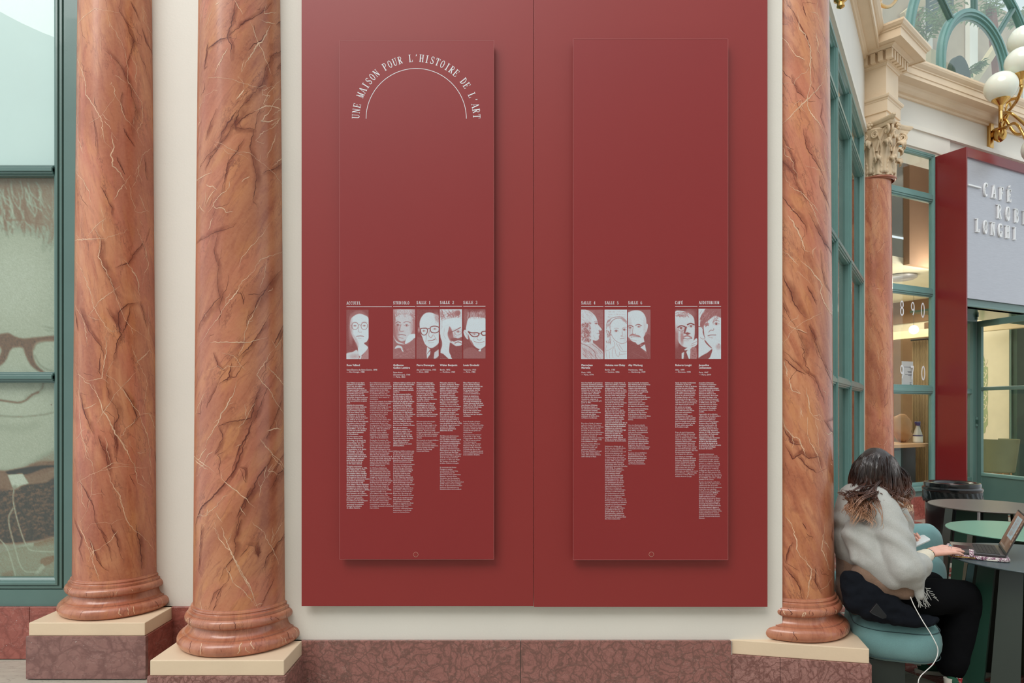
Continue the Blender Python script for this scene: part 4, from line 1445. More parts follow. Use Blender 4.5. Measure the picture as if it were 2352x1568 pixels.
def hit(px, row, cx, cy):
    """point of the shaft seen at px,row -> (angle, z)"""
    k = (px - CX) / F; r = 0.23
    for _ in range(4):
        A = k * k + 1; B = -2 * (k * cx + cy); C_ = cx * cx + cy * cy - r * r
        D = B * B - 4 * A * C_
        Y = (-B - sqrt(max(D, 0))) / (2 * A)
        z = EYE - (row - HZ) / F * Y; r = shaft_r(min(max(z, SHZ0), SHZ1))
    return atan2(Y - cy, k * Y - cx), z

def ribbon(mb, uz, cx, cy, w0, rnd, lift=0.0005, rough=1.0):
    """a painted vein along (angle,z) points, width w0 (m), irregular"""
    pts = []
    for i in range(len(uz) - 1):
        (a, z), (b, y) = uz[i], uz[i + 1]
        n = max(1, int(hypot((b - a) * 0.235, y - z) / 0.008))
        for j in range(n): pts.append((a + (b - a) * j / n, z + (y - z) * j / n))
    pts.append(uz[-1]); n = len(pts)
    if n < 3: return
    jx = jz = 0; q = []
    for i, (a, z) in enumerate(pts):
        jx = jx * 0.72 + rnd.gauss(0, 0.0021) * rough; jz = jz * 0.72 + rnd.gauss(0, 0.0016) * rough
        e = min(1, i / 3, (n - 1 - i) / 3)
        q.append((a + jx / 0.235 * e, z + jz * e))
    wn = 1.0; vs = []
    for i in range(n):
        wn = min(1.9, max(0.3, wn + rnd.gauss(0, 0.22)))
        e = min(1, (i + 0.4) / (n * 0.18 + 1), (n - 1 - i + 0.3) / (n * 0.25 + 1))
        a0, z0 = q[max(i - 1, 0)]; a1, z1 = q[min(i + 1, n - 1)]
        du, dz = (a1 - a0) * 0.235, z1 - z0; l = hypot(du, dz) or 1
        wd = w0 * wn * e * 0.5 + 0.0003
        for s in (-1, 1):
            a = q[i][0] - s * dz / l * wd / 0.235; z = q[i][1] + s * du / l * wd
            r = shaft_r(min(max(z, SHZ0), SHZ1)) + lift
            vs.append((cx + r * cos(a), cy + r * sin(a), z))
    mb.add(vs, [(2 * i, 2 * i + 1, 2 * i + 3, 2 * i + 2) for i in range(n - 1)])

def glaze(mb, uz, cx, cy, w, rnd):
    # soft-edged smoky band: seven lanes, transparent at the rim
    if not hasattr(mb, 'al'): mb.al = []
    pts = []
    for i in range(len(uz) - 1):
        (a, z), (b, y) = uz[i], uz[i + 1]; n = max(1, int(hypot((b - a) * 0.235, y - z) / 0.012))
        for j in range(n): pts.append((a + (b - a) * j / n, z + (y - z) * j / n))
    pts.append(uz[-1]); n = len(pts); wn = 1.0; vs = []; al = []; w = min(w, n * 0.0022)
    if n < 8: return
    for i in range(n):
        wn = min(1.6, max(0.5, wn + rnd.gauss(0, 0.12))); e = sin(pi * (i + 0.5) / n) ** 0.6
        a0, z0 = pts[max(i - 2, 0)]; a1, z1 = pts[min(i + 2, n - 1)]; du, dz = (a1 - a0) * 0.235, z1 - z0; l = hypot(du, dz) or 1
        for k in range(7):
            s = (k - 3) / 3 * w * wn * (0.4 + 0.6 * e) * 0.5 + w * 0.18
            a = pts[i][0] - dz / l * s / 0.235; z = max(pts[i][1] + du / l * s, SHZ0 + 0.003); r = shaft_r(z) + 0.0002
            vs.append((cx + r * cos(a), cy + r * sin(a), z)); al.append((0, 0.35, 0.75, 1, 0.75, 0.35, 0)[k] * e)
    mb.add(vs, [(i * 7 + k, i * 7 + k + 1, i * 7 + k + 8, i * 7 + k + 7) for i in range(n - 1) for k in range(6)]); mb.al += al

def traced(txt, sc, ox, oy):
    out = []
    for s in txt.split(';'):
        p = [float(x) for x in s.split()]
        if len(p) >= 4: out.append([(ox + p[i] / sc, oy + p[i + 1] / sc) for i in range(0, len(p) - 1, 2)])
    return out

def make_column(name, cx, cy, mat, label, seed, slope, light, dark, rot=0.0, plinth=None, veins=True, nrand=(44, 30), arange=(-pi, 0)):
    rnd = random.Random(seed)
    r = empty(name, (cx, cy, 0), label, 'column', 'orange marbled columns')
    n = 96
    sh = obj('shaft', MB().lathe([(shaft_r(SHZ0 + (SHZ1 - SHZ0) * i / 40), SHZ0 + (SHZ1 - SHZ0) * i / 40) for i in range(41)], cx, cy, n), mat, r, smooth=180)
    uv_shaft(sh, cx, cy)
    base = [(0.20, ZS)] + torus_prof(ZS, 0.386, 0.280, 0.313) + [(0.281, 0.386), (0.281, 0.394)] + \
           [(0.281 - 0.030 * sin(pi / 2 * i / 8) , 0.394 + 0.040 * (1 - cos(pi / 2 * i / 8))) for i in range(1, 9)] + [(0.254, 0.437)] + \
           torus_prof(0.437, 0.487, 0.252, 0.276) + [(0.257, 0.487), (0.257, 0.500), (0.246, 0.504), (0.244, 0.508), (0.247, 0.514), (0.2445, 0.521), (0.237, 0.524), (0.2355, 0.53)]
    bo = obj('base_moulding', MB().lathe(base, cx, cy, n), M['scag_base'], r, smooth=35)
    uv_shaft(bo, cx, cy, 0.28)
    # painted veins
    if veins:
        mb = MB(); r2 = random.Random(seed + 50)
        for pl in dark:
            uz = [hit(x, y, cx, cy) for x, y in pl]; uz = [(a - 2 * pi if a > pi / 2 else a, max(z, SHZ0 + 0.003)) for a, z in uz]
            glaze(mb, uz, cx, cy, 0.020 + 0.030 * r2.random(), r2)
        if dark:
            o = obj('smoky_glaze', mb, M['vein_smoke'], r, kind='stuff', fix=False)
            at = o.data.attributes.new('edge', 'FLOAT', 'POINT'); at.data.foreach_set('value', mb.al)
        for nm, mat_v, tr, w, cnt in (('dark_veining', M['vein_dark'], dark, 0.0036, nrand[0]), ('pale_veining', M['vein_light'], light, 0.0031, nrand[1])):
            mb = MB(); lift = 0.0004 if nm[0] == 'd' else 0.0007
            for pl in tr:
                uz = [hit(x, y, cx, cy) for x, y in pl]
                uz = [(a - 2 * pi if a > pi / 2 else a, z) for a, z in uz]
                if min(z for a, z in uz) < SHZ0 - 0.02: uz = [(a, max(z, SHZ0 + 0.003)) for a, z in uz]
                ribbon(mb, uz, cx, cy, w * (0.55 + 0.55 * rnd.random()), rnd, lift)
                for _ in range(1 if rnd.random() < 0.6 else 0):     # side hair
                    a, z = uz[rnd.randrange(len(uz))]; L = 0.02 + 0.07 * rnd.random(); th = slope + rnd.gauss(0, 0.6)
                    q = [(a, z)]
                    for k in range(4):
                        th += rnd.gauss(0, 0.3); a += cos(th) * L / 4 / 0.235; z += sin(th) * L / 4; q.append((a, z))
                    if SHZ0 < min(y for _, y in q): ribbon(mb, q, cx, cy, 0.0013, rnd, lift)
            for k in range(cnt):
                a = rnd.uniform(*arange); z = rnd.uniform(SHZ0 + 0.05, 4.3); th = slope + rnd.gauss(0, 0.2) + (pi if rnd.random() < 0.5 else 0)
                if nm[0] == 'p' and rnd.random() < 0.25: th += pi / 2
                L = 0.03 + 0.22 * rnd.random() ** 2; m = max(3, int(L / 0.03)); q = [(a, z)]
                for _ in range(m):
                    th2 = th + rnd.gauss(0, 0.45); a += cos(th2) * L / m / 0.235; z += sin(th2) * L / m; q.append((a, z))
                if min(y for _, y in q) > SHZ0 + 0.01 and max(y for _, y in q) < 4.4: ribbon(mb, q, cx, cy, 0.0009 + 0.0022 * rnd.random() ** 2, rnd, lift)
            obj(nm, mb, mat_v, r, kind='stuff', fix=False)
        # short strokes over the base mouldings
        mb = MB(); md = MB()
        for k in range(26):
            a = rnd.uniform(-pi, 0); tgt = md if k % 2 else mb; lo = rnd.choice(((0.318, 0.386, 0.280, 0.313), (0.438, 0.486, 0.252, 0.276)))
            pr = torus_prof(*lo, n=8); i0 = rnd.randint(2, 4); i1 = rnd.randint(5, 8); w = 0.001 + 0.002 * rnd.random(); vs = []
            for i in range(i0, i1 + 1):
                a += rnd.gauss(0, 0.02)
                for s in (-1, 1):
                    rr = pr[i][0] + 0.0008; vs.append((cx + rr * cos(a + s * w / rr), cy + rr * sin(a + s * w / rr), pr[i][1] + (0.0004 if pr[i][1] > (lo[0] + lo[1]) / 2 else -0.0004)))
            tgt.add(vs, [(2 * i, 2 * i + 1, 2 * i + 3, 2 * i + 2) for i in range(len(vs) // 2 - 1)])
        obj('base_veining', mb, M['vein_light'], r, kind='stuff', fix=False); obj('base_veining', md, M['vein_dark'], r, kind='stuff', fix=False)
    return r

def make_plinth(cx, cy, T, x0, x1, y0, y1, mats, label, splits=None):
    """T local frame (x along front, y = out). cream cap over marble die"""
    r = empty('plinth', (cx, cy, 0), label, 'plinth', 'cream and marble plinths')
    obj('cap_slab', MB().box(x0, y0, 0.241, x1, y1, ZS, T), M['cream_trim'], r, bevel=0.004)
    g = 0.010
    obj('die_core', MB().box(x0 + 0.004, y0, 0, x1 - 0.004, y1 - 0.004, 0.236, T), M['grout'], r)
    sp = [x0 - g] + (splits or []) + [x1 + g]
    for i in range(len(sp) - 1):
        obj('marble_slab', MB().box(sp[i] + (0.001 if i else 0), y1 - 0.014, 0, sp[i + 1] - 0.001, y1 + g, 0.2405, T), M[mats[0]], r, bevel=0.002)
    obj('marble_slab', MB().box(x1 - 0.014, y0, 0, x1 + g, y1 - 0.015, 0.2405, T), M[mats[1]], r, bevel=0.002)
    obj('marble_slab', MB().box(x0 - g, y0, 0, x0 + 0.014, y1 - 0.015, 0.2405, T), M[mats[1]], r, bevel=0.002)
    return r

C1 = (-2.425, 4.195); C2 = (-1.428, 3.612); C3 = (1.544, 3.820)
L1 = traced("550 200 580 150 620 110 690 62 760 70 865 95;770 90 790 170 845 245 900 370 915 450 915 530 925 600 985 680 1020 730 1030 820 1025 880 990 930 1000 990 1035 1050;550 270 565 350 560 430 590 510 615 600 620 680 660 740 700 800 735 880 740 960 760 1030 800 1060 820 1110;800 590 830 670 870 770 910 860 970 920 990 950;805 950 815 1050 800 1120 810 1200 870 1250 910 1320;1090 1070 1050 1090 1010 1160 970 1260;940 1260 890 1330 820 1440;560 920 570 1010 600 1110;540 1210 600 1300 650 1400 660 1490;1020 40 1030 150 1080 230 1110 300;640 890 700 850 740 820 830 690;750 870 790 910 800 930;930 1330 950 1430 970 1520;830 540 870 570 910 600;990 1150 1000 1250 950 1350", 3.136, 0, 0) + \
 traced("440 220 490 310 520 390 550 470 560 530 600 600 640 660 700 700;570 30 600 130 590 230 640 330 680 430 700 500 740 580 790 660 860 710 900 740;740 250 800 320 830 390 840 470;450 520 490 580 510 650 530 770;630 710 640 800 620 900 610 960 540 980 500 960;650 940 700 990 740 1040 780 1100 830 1170 870 1260 900 1400 900 1480;820 60 870 180 890 280 860 370 850 440;790 760 830 870 870 940 880 1010 870 1100 850 1180;560 1000 600 1120 640 1200 690 1290 740 1350 780 1440 830 1520;450 870 480 950 480 1050 480 1200 490 1300 520 1400 550 1470;830 1180 890 1170 920 1240 950 1330;820 870 900 790;580 1230 700 1050 830 900;530 590 600 500 720 410;890 530 895 620 890 720;440 140 520 130 640 125;530 110 570 60 640 0;680 860 640 940 690 970", 2.613, 0, 500) + \
 traced("500 0 540 50 550 130 585 170 600 250;490 300 570 250 660 220 760 195 860 205 940 200;680 210 700 290 760 380 780 470 800 530 850 600 900 640 960 700 1000 760;580 250 580 370 560 460 510 550;490 540 540 640 570 750 600 840 635 920;850 170 870 300;940 80 960 200 940 310;750 600 700 660 650 700;660 0 690 100 700 190;570 660 600 740 560 800;900 250 920 290;870 110 920 105;980 560 1000 600;620 230 720 170 850 190", 2.761, 0, 1000)
D1 = traced("870 0 860 80 900 150 960 300 930 400 900 500;740 340 800 400 870 480 930 600 960 720 980 800 950 900 960 1000;940 10 980 90 1010 160;660 800 690 960 700 1080 720 1150;720 1340 760 1400 810 1500 805 1550;890 920 930 1000 970 1060;1040 1120 1050 1220 1060 1300;840 1130 880 1220 900 1260;880 660 870 760 900 830;1020 200 1050 300 1100 400", 3.136, 0, 0) + \
 traced("640 920 640 1000 660 1080 700 1150 705 1200 680 1250 690 1330 690 1440;560 60 610 150 600 250 650 350 690 450 740 540;480 540 540 680 600 770 620 850;730 1010 790 1100 820 1200 780 1260;830 510 760 520 710 570 710 640 730 700 700 760 680 860;860 150 800 220 770 270 690 300;840 500 860 580 880 660;780 530 760 620 735 690;640 540 700 640 710 700;900 60 870 150;450 560 470 680;480 1050 500 1150 560 1300", 2.613, 0, 500) + \
 traced("500 290 550 360 590 450 600 530 650 620 690 720 710 800;470 520 520 650 500 720 530 800;560 650 610 760 640 830 690 860;620 0 670 130 700 250;730 0 740 60 735 130;700 560 740 660 760 740;860 560 890 700 900 850;820 250 860 320;980 100 1000 250", 2.761, 0, 1000)
L2 = traced("1690 0 1720 60 1750 105;1800 155 1850 290 1900 400 1955 540;1950 180 1900 280 1830 350 1790 430 1740 520;1550 1020 1630 1050 1720 1100 1800 1100 1870 1160 1960 1240 2010 1300 2070 1410;2060 550 1990 600 1930 680 1900 750 1960 790;1480 0 1450 130 1430 280 1445 400;2020 690 1960 760 1880 880 1950 870 2020 850;2020 850 1960 920 1900 950 1840 1010;1500 560 1620 560 1750 590 1860 630;1410 1310 1460 1280 1530 1240;1550 1370 1510 1420 1480 1490;1640 1360 1560 1440 1500 1530;1910 60 1900 100 1990 90;1870 140 1920 160 1980 170;1960 620 1890 650 1890 690 1950 690 1900 740;1830 800 1920 760 2020 790 1960 830;1640 350 1580 450 1545 540;1450 740 1430 840;2060 700 1980 720;2020 780 2010 860 1950 900;1760 640 1700 720;1990 960 1960 1050 1920 1140;2060 1080 2020 1150 1960 1200;1800 1270 1740 1310", 3.136, 0, 0) + \
 traced("1730 150 1700 200 1620 230 1560 250 1520 320 1460 380 1410 450 1350 530 1310 600 1250 680 1210 750 1180 800;1570 470 1530 560 1480 640 1460 760 1430 830;1620 30 1530 150 1460 230 1430 300;1640 790 1600 850 1540 940 1600 1020 1650 1090 1710 1190 1740 1240;1420 980 1410 1040 1360 1130 1310 1220 1240 1350 1210 1430;1260 750 1480 750 1600 720;1330 810 1400 830 1440 880 1475 915;1600 890 1660 950 1730 1080;1735 940 1720 1050;1560 1330 1620 1400 1700 1490 1740 1560;1170 1450 1250 1510;1230 1050 1190 1130 1170 1200;1630 730 1650 780 1700 700;1600 250 1590 330 1560 420;1180 150 1170 300;1600 1280 1660 1260 1690 1270;1530 1110 1480 1200 1430 1260;1640 1500 1600 1560", 2.613, 0, 500) + \
 traced("1650 20 1740 140 1790 210 1835 275;1410 280 1500 350 1560 400 1620 460;1230 125 1290 170 1360 230;1600 550 1670 620 1720 700 1770 820;1360 550 1390 660 1460 730 1510 830 1560 930 1610 1010;1400 570 1440 680 1490 780 1540 880 1590 970 1640 1100;1430 830 1480 930 1560 1010 1620 1080;1250 510 1310 510 1370 450 1400 410;1790 550 1750 610 1720 680;1690 190 1660 330 1640 400;1310 80 1260 160;1270 1050 1280 1120 1300 1180;1780 250 1700 220 1730 180;1370 490 1410 550;1520 450 1560 510", 2.761, 0, 1000)
D2 = traced("1700 10 1670 130 1640 270 1670 330 1665 440;1640 270 1740 180 1830 120 1900 80 1960 20;2060 120 1990 180;1640 270 1560 300 1500 350;1830 180 1840 240;2060 340 1960 400 1920 480 1890 600 1800 700 1720 800 1640 970 1560 1060 1440 1200;1880 760 1830 930 1740 930 1690 920 1740 850 1840 800;1830 930 1800 1060 1850 1270 1820 1450 1860 1500;2060 1140 1960 1220 1890 1250;1710 790 1600 950 1580 1030;1560 780 1480 1010;2060 430 1990 490;1560 1490 1530 1560;1720 790 1690 890 1700 940;1760 1000 1640 1180 1600 1400;1480 1230 1600 1020;1500 300 1470 500", 3.136, 0, 0) + \
 traced("1180 160 1250 110 1320 80 1400 50 1420 30;1310 90 1280 200 1310 290 1300 390 1320 480 1250 560 1180 690;1690 310 1640 370 1560 480 1500 590 1480 650;1420 450 1450 450 1460 520;1490 460 1560 460;1730 560 1700 660 1650 780;1390 870 1380 960 1310 1000;1560 1000 1530 1100 1510 1200 1400 1220 1310 1250;1310 1250 1340 1320 1290 1420;1520 1210 1480 1300 1430 1400 1400 1500 1390 1560;1700 640 1640 760;1690 1090 1630 1250 1600 1330;1730 1330 1680 1450 1620 1560;1280 810 1310 890 1350 920;1240 1140 1300 1020 1310 990;1580 1080 1520 1230;1600 620 1480 800 1430 840;1730 230 1720 420 1700 500", 2.613, 0, 500) + \
 traced("1580 0 1530 110 1480 230 1430 300 1350 390 1270 460 1240 560 1240 700;1520 200 1560 210 1560 300;1740 100 1700 180 1640 260 1600 350 1540 470 1510 560 1480 670 1500 700 1480 770 1420 860 1390 930;1830 150 1760 250 1710 350;1560 690 1620 700 1640 770 1640 650;1520 770 1580 700;1400 970 1370 1060 1350 1110;1440 930 1360 1000 1320 1100;1740 900 1700 980 1650 1090;1830 560 1760 680 1700 770 1660 870;1280 560 1270 700 1260 850 1280 900;1590 330 1500 520;1530 530 1500 640", 2.761, 0, 1000)
L3 = traced("480 0 470 100 490 210 530 290 560 420;310 80 320 230 380 330 410 400 415 530 420 700 400 800 390 900 440 990 510 1100 560 1200;170 1070 250 990 350 890 460 790 525 700;170 300 250 400 290 480 370 520;590 470 545 600 525 690;370 1420 500 1470 600 1480;530 1170 540 1350 590 1560;550 520 560 680 570 780;260 930 330 850;460 270 480 430 500 480", 3.733, 1750, 0) + \
 traced("190 0 240 110 330 160 400 240 450 320 510 480;220 350 280 430 330 540 370 650 410 665;180 660 230 700 320 790;330 740 400 800 470 880 520 950 500 1010 530 1100 580 1190 610 1220 620 1380 640 1480;180 1450 260 1350 340 1280 420 1230 510 1190;220 1290 300 1330 390 1360;570 0 600 120;440 720 440 650 470 620;420 240 480 320 530 380;300 830 380 900", 3.733, 1750, 400) + \
 traced("230 620 260 740 330 760 290 720;380 710 400 820 410 920 440 960 490 940 530 1000;390 960 390 1100 420 1180 470 1290 510 1400 550 1560;180 960 200 1060 260 1130 320 1150 350 1220 370 1310;460 970 470 1100 490 1230;540 1090 560 1110 600 1100 630 1170;190 480 220 620;330 880 350 960", 3.733, 1750, 700) + \
 traced("680 0 710 110 720 190 770 260 830 330 810 430 790 560;920 0 910 130 960 200;910 80 900 200 950 320;985 180 1010 300;830 330 800 470;640 -40 690 20", 3.128, 1600, 1200)
D3 = traced("200 0 250 80 310 200 380 320 410 420 430 560 460 680;350 20 370 90 380 150;170 1160 220 1260 270 1390 300 1540;170 1380 240 1450 300 1520;300 870 330 980;350 1100 390 1270 470 1400 540 1560;520 880 500 1000 540 1100;250 640 300 780 380 850", 3.733, 1750, 0) + \
 traced("270 0 300 90 350 180 380 240;165 180 220 250 310 350 370 430 380 520;400 330 460 450 540 600 600 700 630 800;490 10 510 130 580 300;180 870 230 960 270 1080 330 1180 400 1240;390 960 440 1060 470 1120;400 1290 450 1420 480 1560;500 650 510 800 540 950 600 1060;180 1100 240 1230 290 1310", 3.733, 1750, 400) + \
 traced("180 390 270 480 370 570 450 620 490 720 540 850;400 170 460 300 500 420 550 560 600 670 640 760;190 460 300 560 380 600;180 1050 250 1170 350 1200;200 1200 260 1320 340 1270 400 1310 480 1300 510 1400;530 990 580 1060 640 1130;200 1350 240 1470;300 1290 380 1380 470 1440;290 200 340 300 370 420 350 520;560 1000 620 980 640 900", 3.733, 1750, 700) + \
 traced("760 0 790 50;690 140 650 220 640 290;630 310 690 380 740 470 770 560;850 310 850 420 900 510;980 0 970 100 990 200", 3.128, 1600, 1200)
make_column('column', *C1, M['scag_a'], 'orange marbled column beside the green window', 3, radians(-62), L1, D1)
make_column('column', *C2, M['scag_b'], 'orange marbled column standing at the left edge of the red boards', 4, radians(58), L2, D2)
make_column('column', *C3, M['scag_c'], 'orange marbled column at the right edge of the red boards, behind it the seated person', 5, radians(-58), L3, D3)
# plinths
def TW(Y): return lambda x, y, z: Vector((x, Y - y, z))
x0, x1 = X_(66, 3.872), X_(333, 3.872)
make_plinth(C1[0], C1[1], TW(YL), x0, x1, -0.25, YL - 3.872, ('marble_plinth', 'marble_left'), 'cream-capped marble plinth under the column beside the window')
x0, x1 = X_(344.5, 3.290), X_(652.5, 3.290)
make_plinth(C2[0], C2[1], TW(YW), x0, x1, -0.32, YW - 3.290, ('marble_mott', 'marble_main'), 'cream-capped marble plinth under the column left of the red boards')
F3 = Fr((1.146, 3.586), (0.978, -0.21))
make_plinth(C3[0], C3[1], lambda x, y, z: F3(x, y, z), 0.0, 0.672, -0.50, 0.0, ('marble_mott', 'marble_main'), 'angled cream-capped plinth at the right corner of the wall', [0.246])
# ------------------------------------------------------------------ left window
def window(name, Fm, t0, t1, z0, z1, prof, munt_z, munt_t, mh, mat, glass, glass_o, depth_o, sill_z=None):
    r = empty(name, Fm(0.5 * (t0 + t1), 0, z0), kind='structure')
    fr = obj('window_frame', MB().ring(Fm, t0, t1, z0, z1, prof), mat, r, smooth=30)
    ins = max(a for a, o in prof)
    a0, a1, b0, b1 = t0 + ins, t1 - ins, z0 + ins, z1 - ins
    for z in munt_z:
        mb = MB()
        for dz0, dz1, o in ((-mh / 2, mh / 2, depth_o - 0.02), (-mh * 0.36, mh * 0.36, depth_o - 0.006), (-mh * 0.18, mh * 0.18, depth_o + 0.004)):
            mb.box(a0 - 0.004, glass_o - 0.02, z + dz0, a1 + 0.004, o, z + dz1, Fm)
        obj('glazing_bar', mb, mat, r, bevel=0.0015)
    zs = [b0] + sorted(munt_z) + [b1]
    ts = [a0] + sorted(munt_t) + [a1]
    for t in munt_t:
        mb = MB()
        for d, o in ((mh * 0.5, depth_o - 0.018), (mh * 0.36, depth_o - 0.004), (mh * 0.18, depth_o + 0.006)):
            mb.box(t - d, glass_o - 0.02, b0 - 0.004, t + d, o, b1 + 0.004, Fm)
        obj('window_mullion', mb, mat, r, bevel=0.0015)
    for i in range(len(zs) - 1):
        for j in range(len(ts) - 1):
            obj('glass_pane', MB().box(ts[j], glass_o - 0.003, zs[i], ts[j + 1], glass_o + 0.001, zs[i + 1], Fm), glass, r)
    return r
def zl(row): return EYE - (row - HZ) / F * YL
wt1 = X_(186, YL); wt0 = -5.0
ins_total = wt1 - X_(121, YL - 0.0)
pf = [(0, -0.10), (0, 0.004), (0.103, 0.004), (0.106, -0.006), (0.111, -0.006), (0.113, 0.008), (0.126, 0.010), (0.128, 0.002), (0.132, 0.002), (0.135, 0.016), (0.146, 0.018), (0.151, 0.012), (0.153, 0.004), (0.158, 0.003), (0.161, -0.004), (0.166, -0.006), (ins_total, -0.014), (ins_total, -0.05), (ins_total - 0.01, -0.10)]
bot = zl(1392)
# the frame is deeper at the bottom: a flat rail under the moulded frame
window('window_1', FL, wt0, wt1, zl(1392) + 0.0, 5.0, pf, [zl(390), zl(866)], [-3.95], 0.066, M['green'], M['glass'], -0.036, 0.012)
# printed film behind the glass: a large portrait photograph
def ramp_pt(lst): return [(v, rgb(*c)[:3]) for v, c in lst]
cv = Canvas(-170, 398, 121, 1340, 2.2, 0.74)
r_ = random.Random(4)
cv.q(0.60, 120, [(-200, 380), (140, 380), (140, 560), (-200, 560)], 0.5)
cv.p(0.35, 40, [(-170, 380), (20, 380), (130, 380), (130, 470), (60, 520), (-20, 500), (-170, 470)], 0.8)
cv.strands(0.30, 2.2, 150, lambda r: [(x := -160 + r.random() * 280, y := 400 + r.random() * 90), (x + 10 * r.random(), y + 20), (x + 22 * r.random() - 4, y + 52)], 0.6, 31)
cv.strands(0.85, 2.0, 90, lambda r: [(x := -160 + r.random() * 280, y := 410 + r.random() * 70), (x + 12 * r.random(), y + 22), (x + 26 * r.random(), y + 40)], 0.6, 32)
cv.strands(0.42, 2.2, 60, lambda r: [(x := 80 + r.random() * 40, y := 400 + r.random() * 130), (x + 6, y + 22), (x + 2, y + 48)], 0.6, 33)
cv.l(0.28, 3, [(0, 500), (40, 500), (70, 508), (88, 510)], 0.7)
cv.e(0.84, 60, 20, 640, 70, 90, 0, 0.6); cv.e(0.84, 50, 30, 900, 60, 60, 0, 0.5)
# spectacle frame
cv.p(0.22, 5, [(-40, 775), (0, 762), (20, 770), (40, 775), (70, 772), (125, 768), (125, 779), (80, 782), (66, 790), (62, 810), (70, 835), (92, 856), (76, 852), (56, 836), (44, 812), (38, 797), (22, 796), (10, 802), (-4, 830), (-30, 845), (-12, 806), (-20, 790)])
cv.l(0.36, 5, [(64, 800), (70, 788), (90, 781), (125, 780)], 0.7); cv.l(0.5, 4, [(66, 815), (80, 838), (104, 850), (125, 852)], 0.8); cv.l(0.4, 3, [(118, 790), (120, 800)], 0.8)
cv.l(0.22, 5, [(-170, 772), (-90, 764), (-40, 775)]); cv.l(0.25, 6, [(-40, 790), (-44, 830), (-70, 850), (-130, 852)])
cv.strands(0.55, 1.6, 20, lambda r: [(x := 80 + r.random() * 40, y := 745 + r.random() * 18), (x + 10, y + 3)], 0.6, 34)
# nose, mouth
cv.l(0.55, 10, [(84, 880), (82, 898), (68, 905), (48, 912)], 0.5, 8); cv.l(0.2, 4.5, [(-60, 915), (-20, 918), (10, 922), (30, 924), (46, 918), (60, 906), (74, 900)], 0.9); cv.l(0.32, 3, [(74, 900), (83, 890), (86, 876)], 0.7)
cv.l(0.42, 3.4, [(-80, 948), (-20, 954), (30, 957), (80, 953), (110, 947)], 0.8); cv.l(0.6, 16, [(-60, 975), (30, 985), (70, 975)], 0.5, 16); cv.l(0.66, 12, [(60, 890), (50, 870), (46, 850)], 0.5, 12)
cv.e(0.2, 1.5, 105, 929, 1.6, 1.6)
# chin shadow, collar, jacket
cv.p(0.5, 16, [(121, 1030), (90, 1045), (60, 1062), (30, 1078), (0, 1082), (-100, 1085), (-100, 1110), (130, 1110), (130, 1030)])
cv.p(0.28, 6, [(60, 1066), (90, 1060), (125, 1062), (125, 1074), (90, 1090), (50, 1108), (-100, 1110), (-100, 1080), (20, 1082)]); cv.p(0.05, 4, [(0, 1084), (40, 1075), (86, 1070), (125, 1070), (125, 1072), (86, 1078), (50, 1090), (10, 1092)])
cv.p(0.33, 5, [(-100, 1095), (20, 1100), (121, 1083), (121, 1112), (40, 1124), (-100, 1126)]); cv.q(0.88, 3, [(3, 1092), (38, 1089), (52, 1112), (16, 1125)]); cv.q(0.3, 3, [(-30, 1088), (2, 1090), (14, 1124), (-30, 1130)])
cv.p(0.10, 4, [(-100, 1126), (14, 1127), (40, 1116), (90, 1110), (122, 1104), (122, 1232), (60, 1248), (0, 1256), (-100, 1256)])
cv.strands(0.30, 1.6, 420, lambda r: [(x := -90 + r.random() * 212, y := 1118 + r.random() * 122), (x + 5, y - 2)], 0.7, 35)
cv.p(0.46, 6, [(-100, 1252), (0, 1252), (66, 1246), (122, 1236), (122, 1262), (66, 1262), (64, 1250), (-20, 1262), (-100, 1262)])
cv.q(0.44, 3, [(64, 1248), (121, 1236), (121, 1258), (64, 1258)]); cv.p(0.55, 8, [(-100, 1256), (62, 1258), (122, 1258), (122, 1345), (-100, 1345)])
for pl in ([(18, 1128), (16, 1150), (24, 1190), (36, 1230), (48, 1258), (62, 1268), (121, 1271)], [(16, 1170), (6, 1190), (8, 1215), (20, 1260), (32, 1300), (46, 1317), (72, 1317)], [(-30, 1230), (0, 1260), (20, 1320), (22, 1340)]): cv.l(0.80, 2.4, pl, 0.9, 2.5)  # pale outlines: chairs reflected in the glass, painted into the print
cv.p(0.30, 3, [(80, 1290), (96, 1282), (112, 1280), (118, 1286), (100, 1300), (84, 1304)], 0.7); cv.q(0.8, 3, [(84, 1298), (90, 1306), (76, 1322), (66, 1322)], 0.8); cv.q(0.42, 4, [(-10, 1320), (16, 1314), (20, 1340), (-10, 1340)], 0.7)
g = np.sin(cv.X * 1.1 + np.sin(cv.Y * .9)) * np.sin(cv.Y * 1.3 + np.sin(cv.X * .8)); cv.V = np.clip(cv.V + 0.03 * g, 0, 1); cv.grain(0.028)
film = empty('printed_film', FL(X_(-20, YL), -0.055, 1.9), 'large printed portrait in glasses on film behind the left window glass', 'poster')
def TF(x, y): return FL(X_(x, YL), -0.052, zl(y))
picture('film_sheet', cv, TF, ramp_pt([(0, (40, 36, 32)), (0.1, (62, 58, 48)), (0.25, (124, 90, 66)), (0.4, (142, 118, 94)), (0.6, (150, 156, 136)), (0.75, (172, 176, 156)), (1, (206, 212, 198))]), M['print_film'], film)
mbk = MB().box(wt0 + 0.05, -0.075, zl(1345), X_(124, YL), -0.058, zl(392), FL)
obj('film_backing', mbk, M['cream'], film)
# pale blind behind the upper pane
M['blind'] = plain('pale_blind', rgb(205, 222, 220), 0.35, var=0.04, scale=1.5, spec=0.6)
bl_ = obj('window_blind', MB().box(wt0 + 0.05, -0.075, zl(390), X_(124, YL), -0.058, 4.95, FL), M['blind'])
meta(bl_, 'pale blue-grey blind behind the topmost pane of the left window', 'blind')
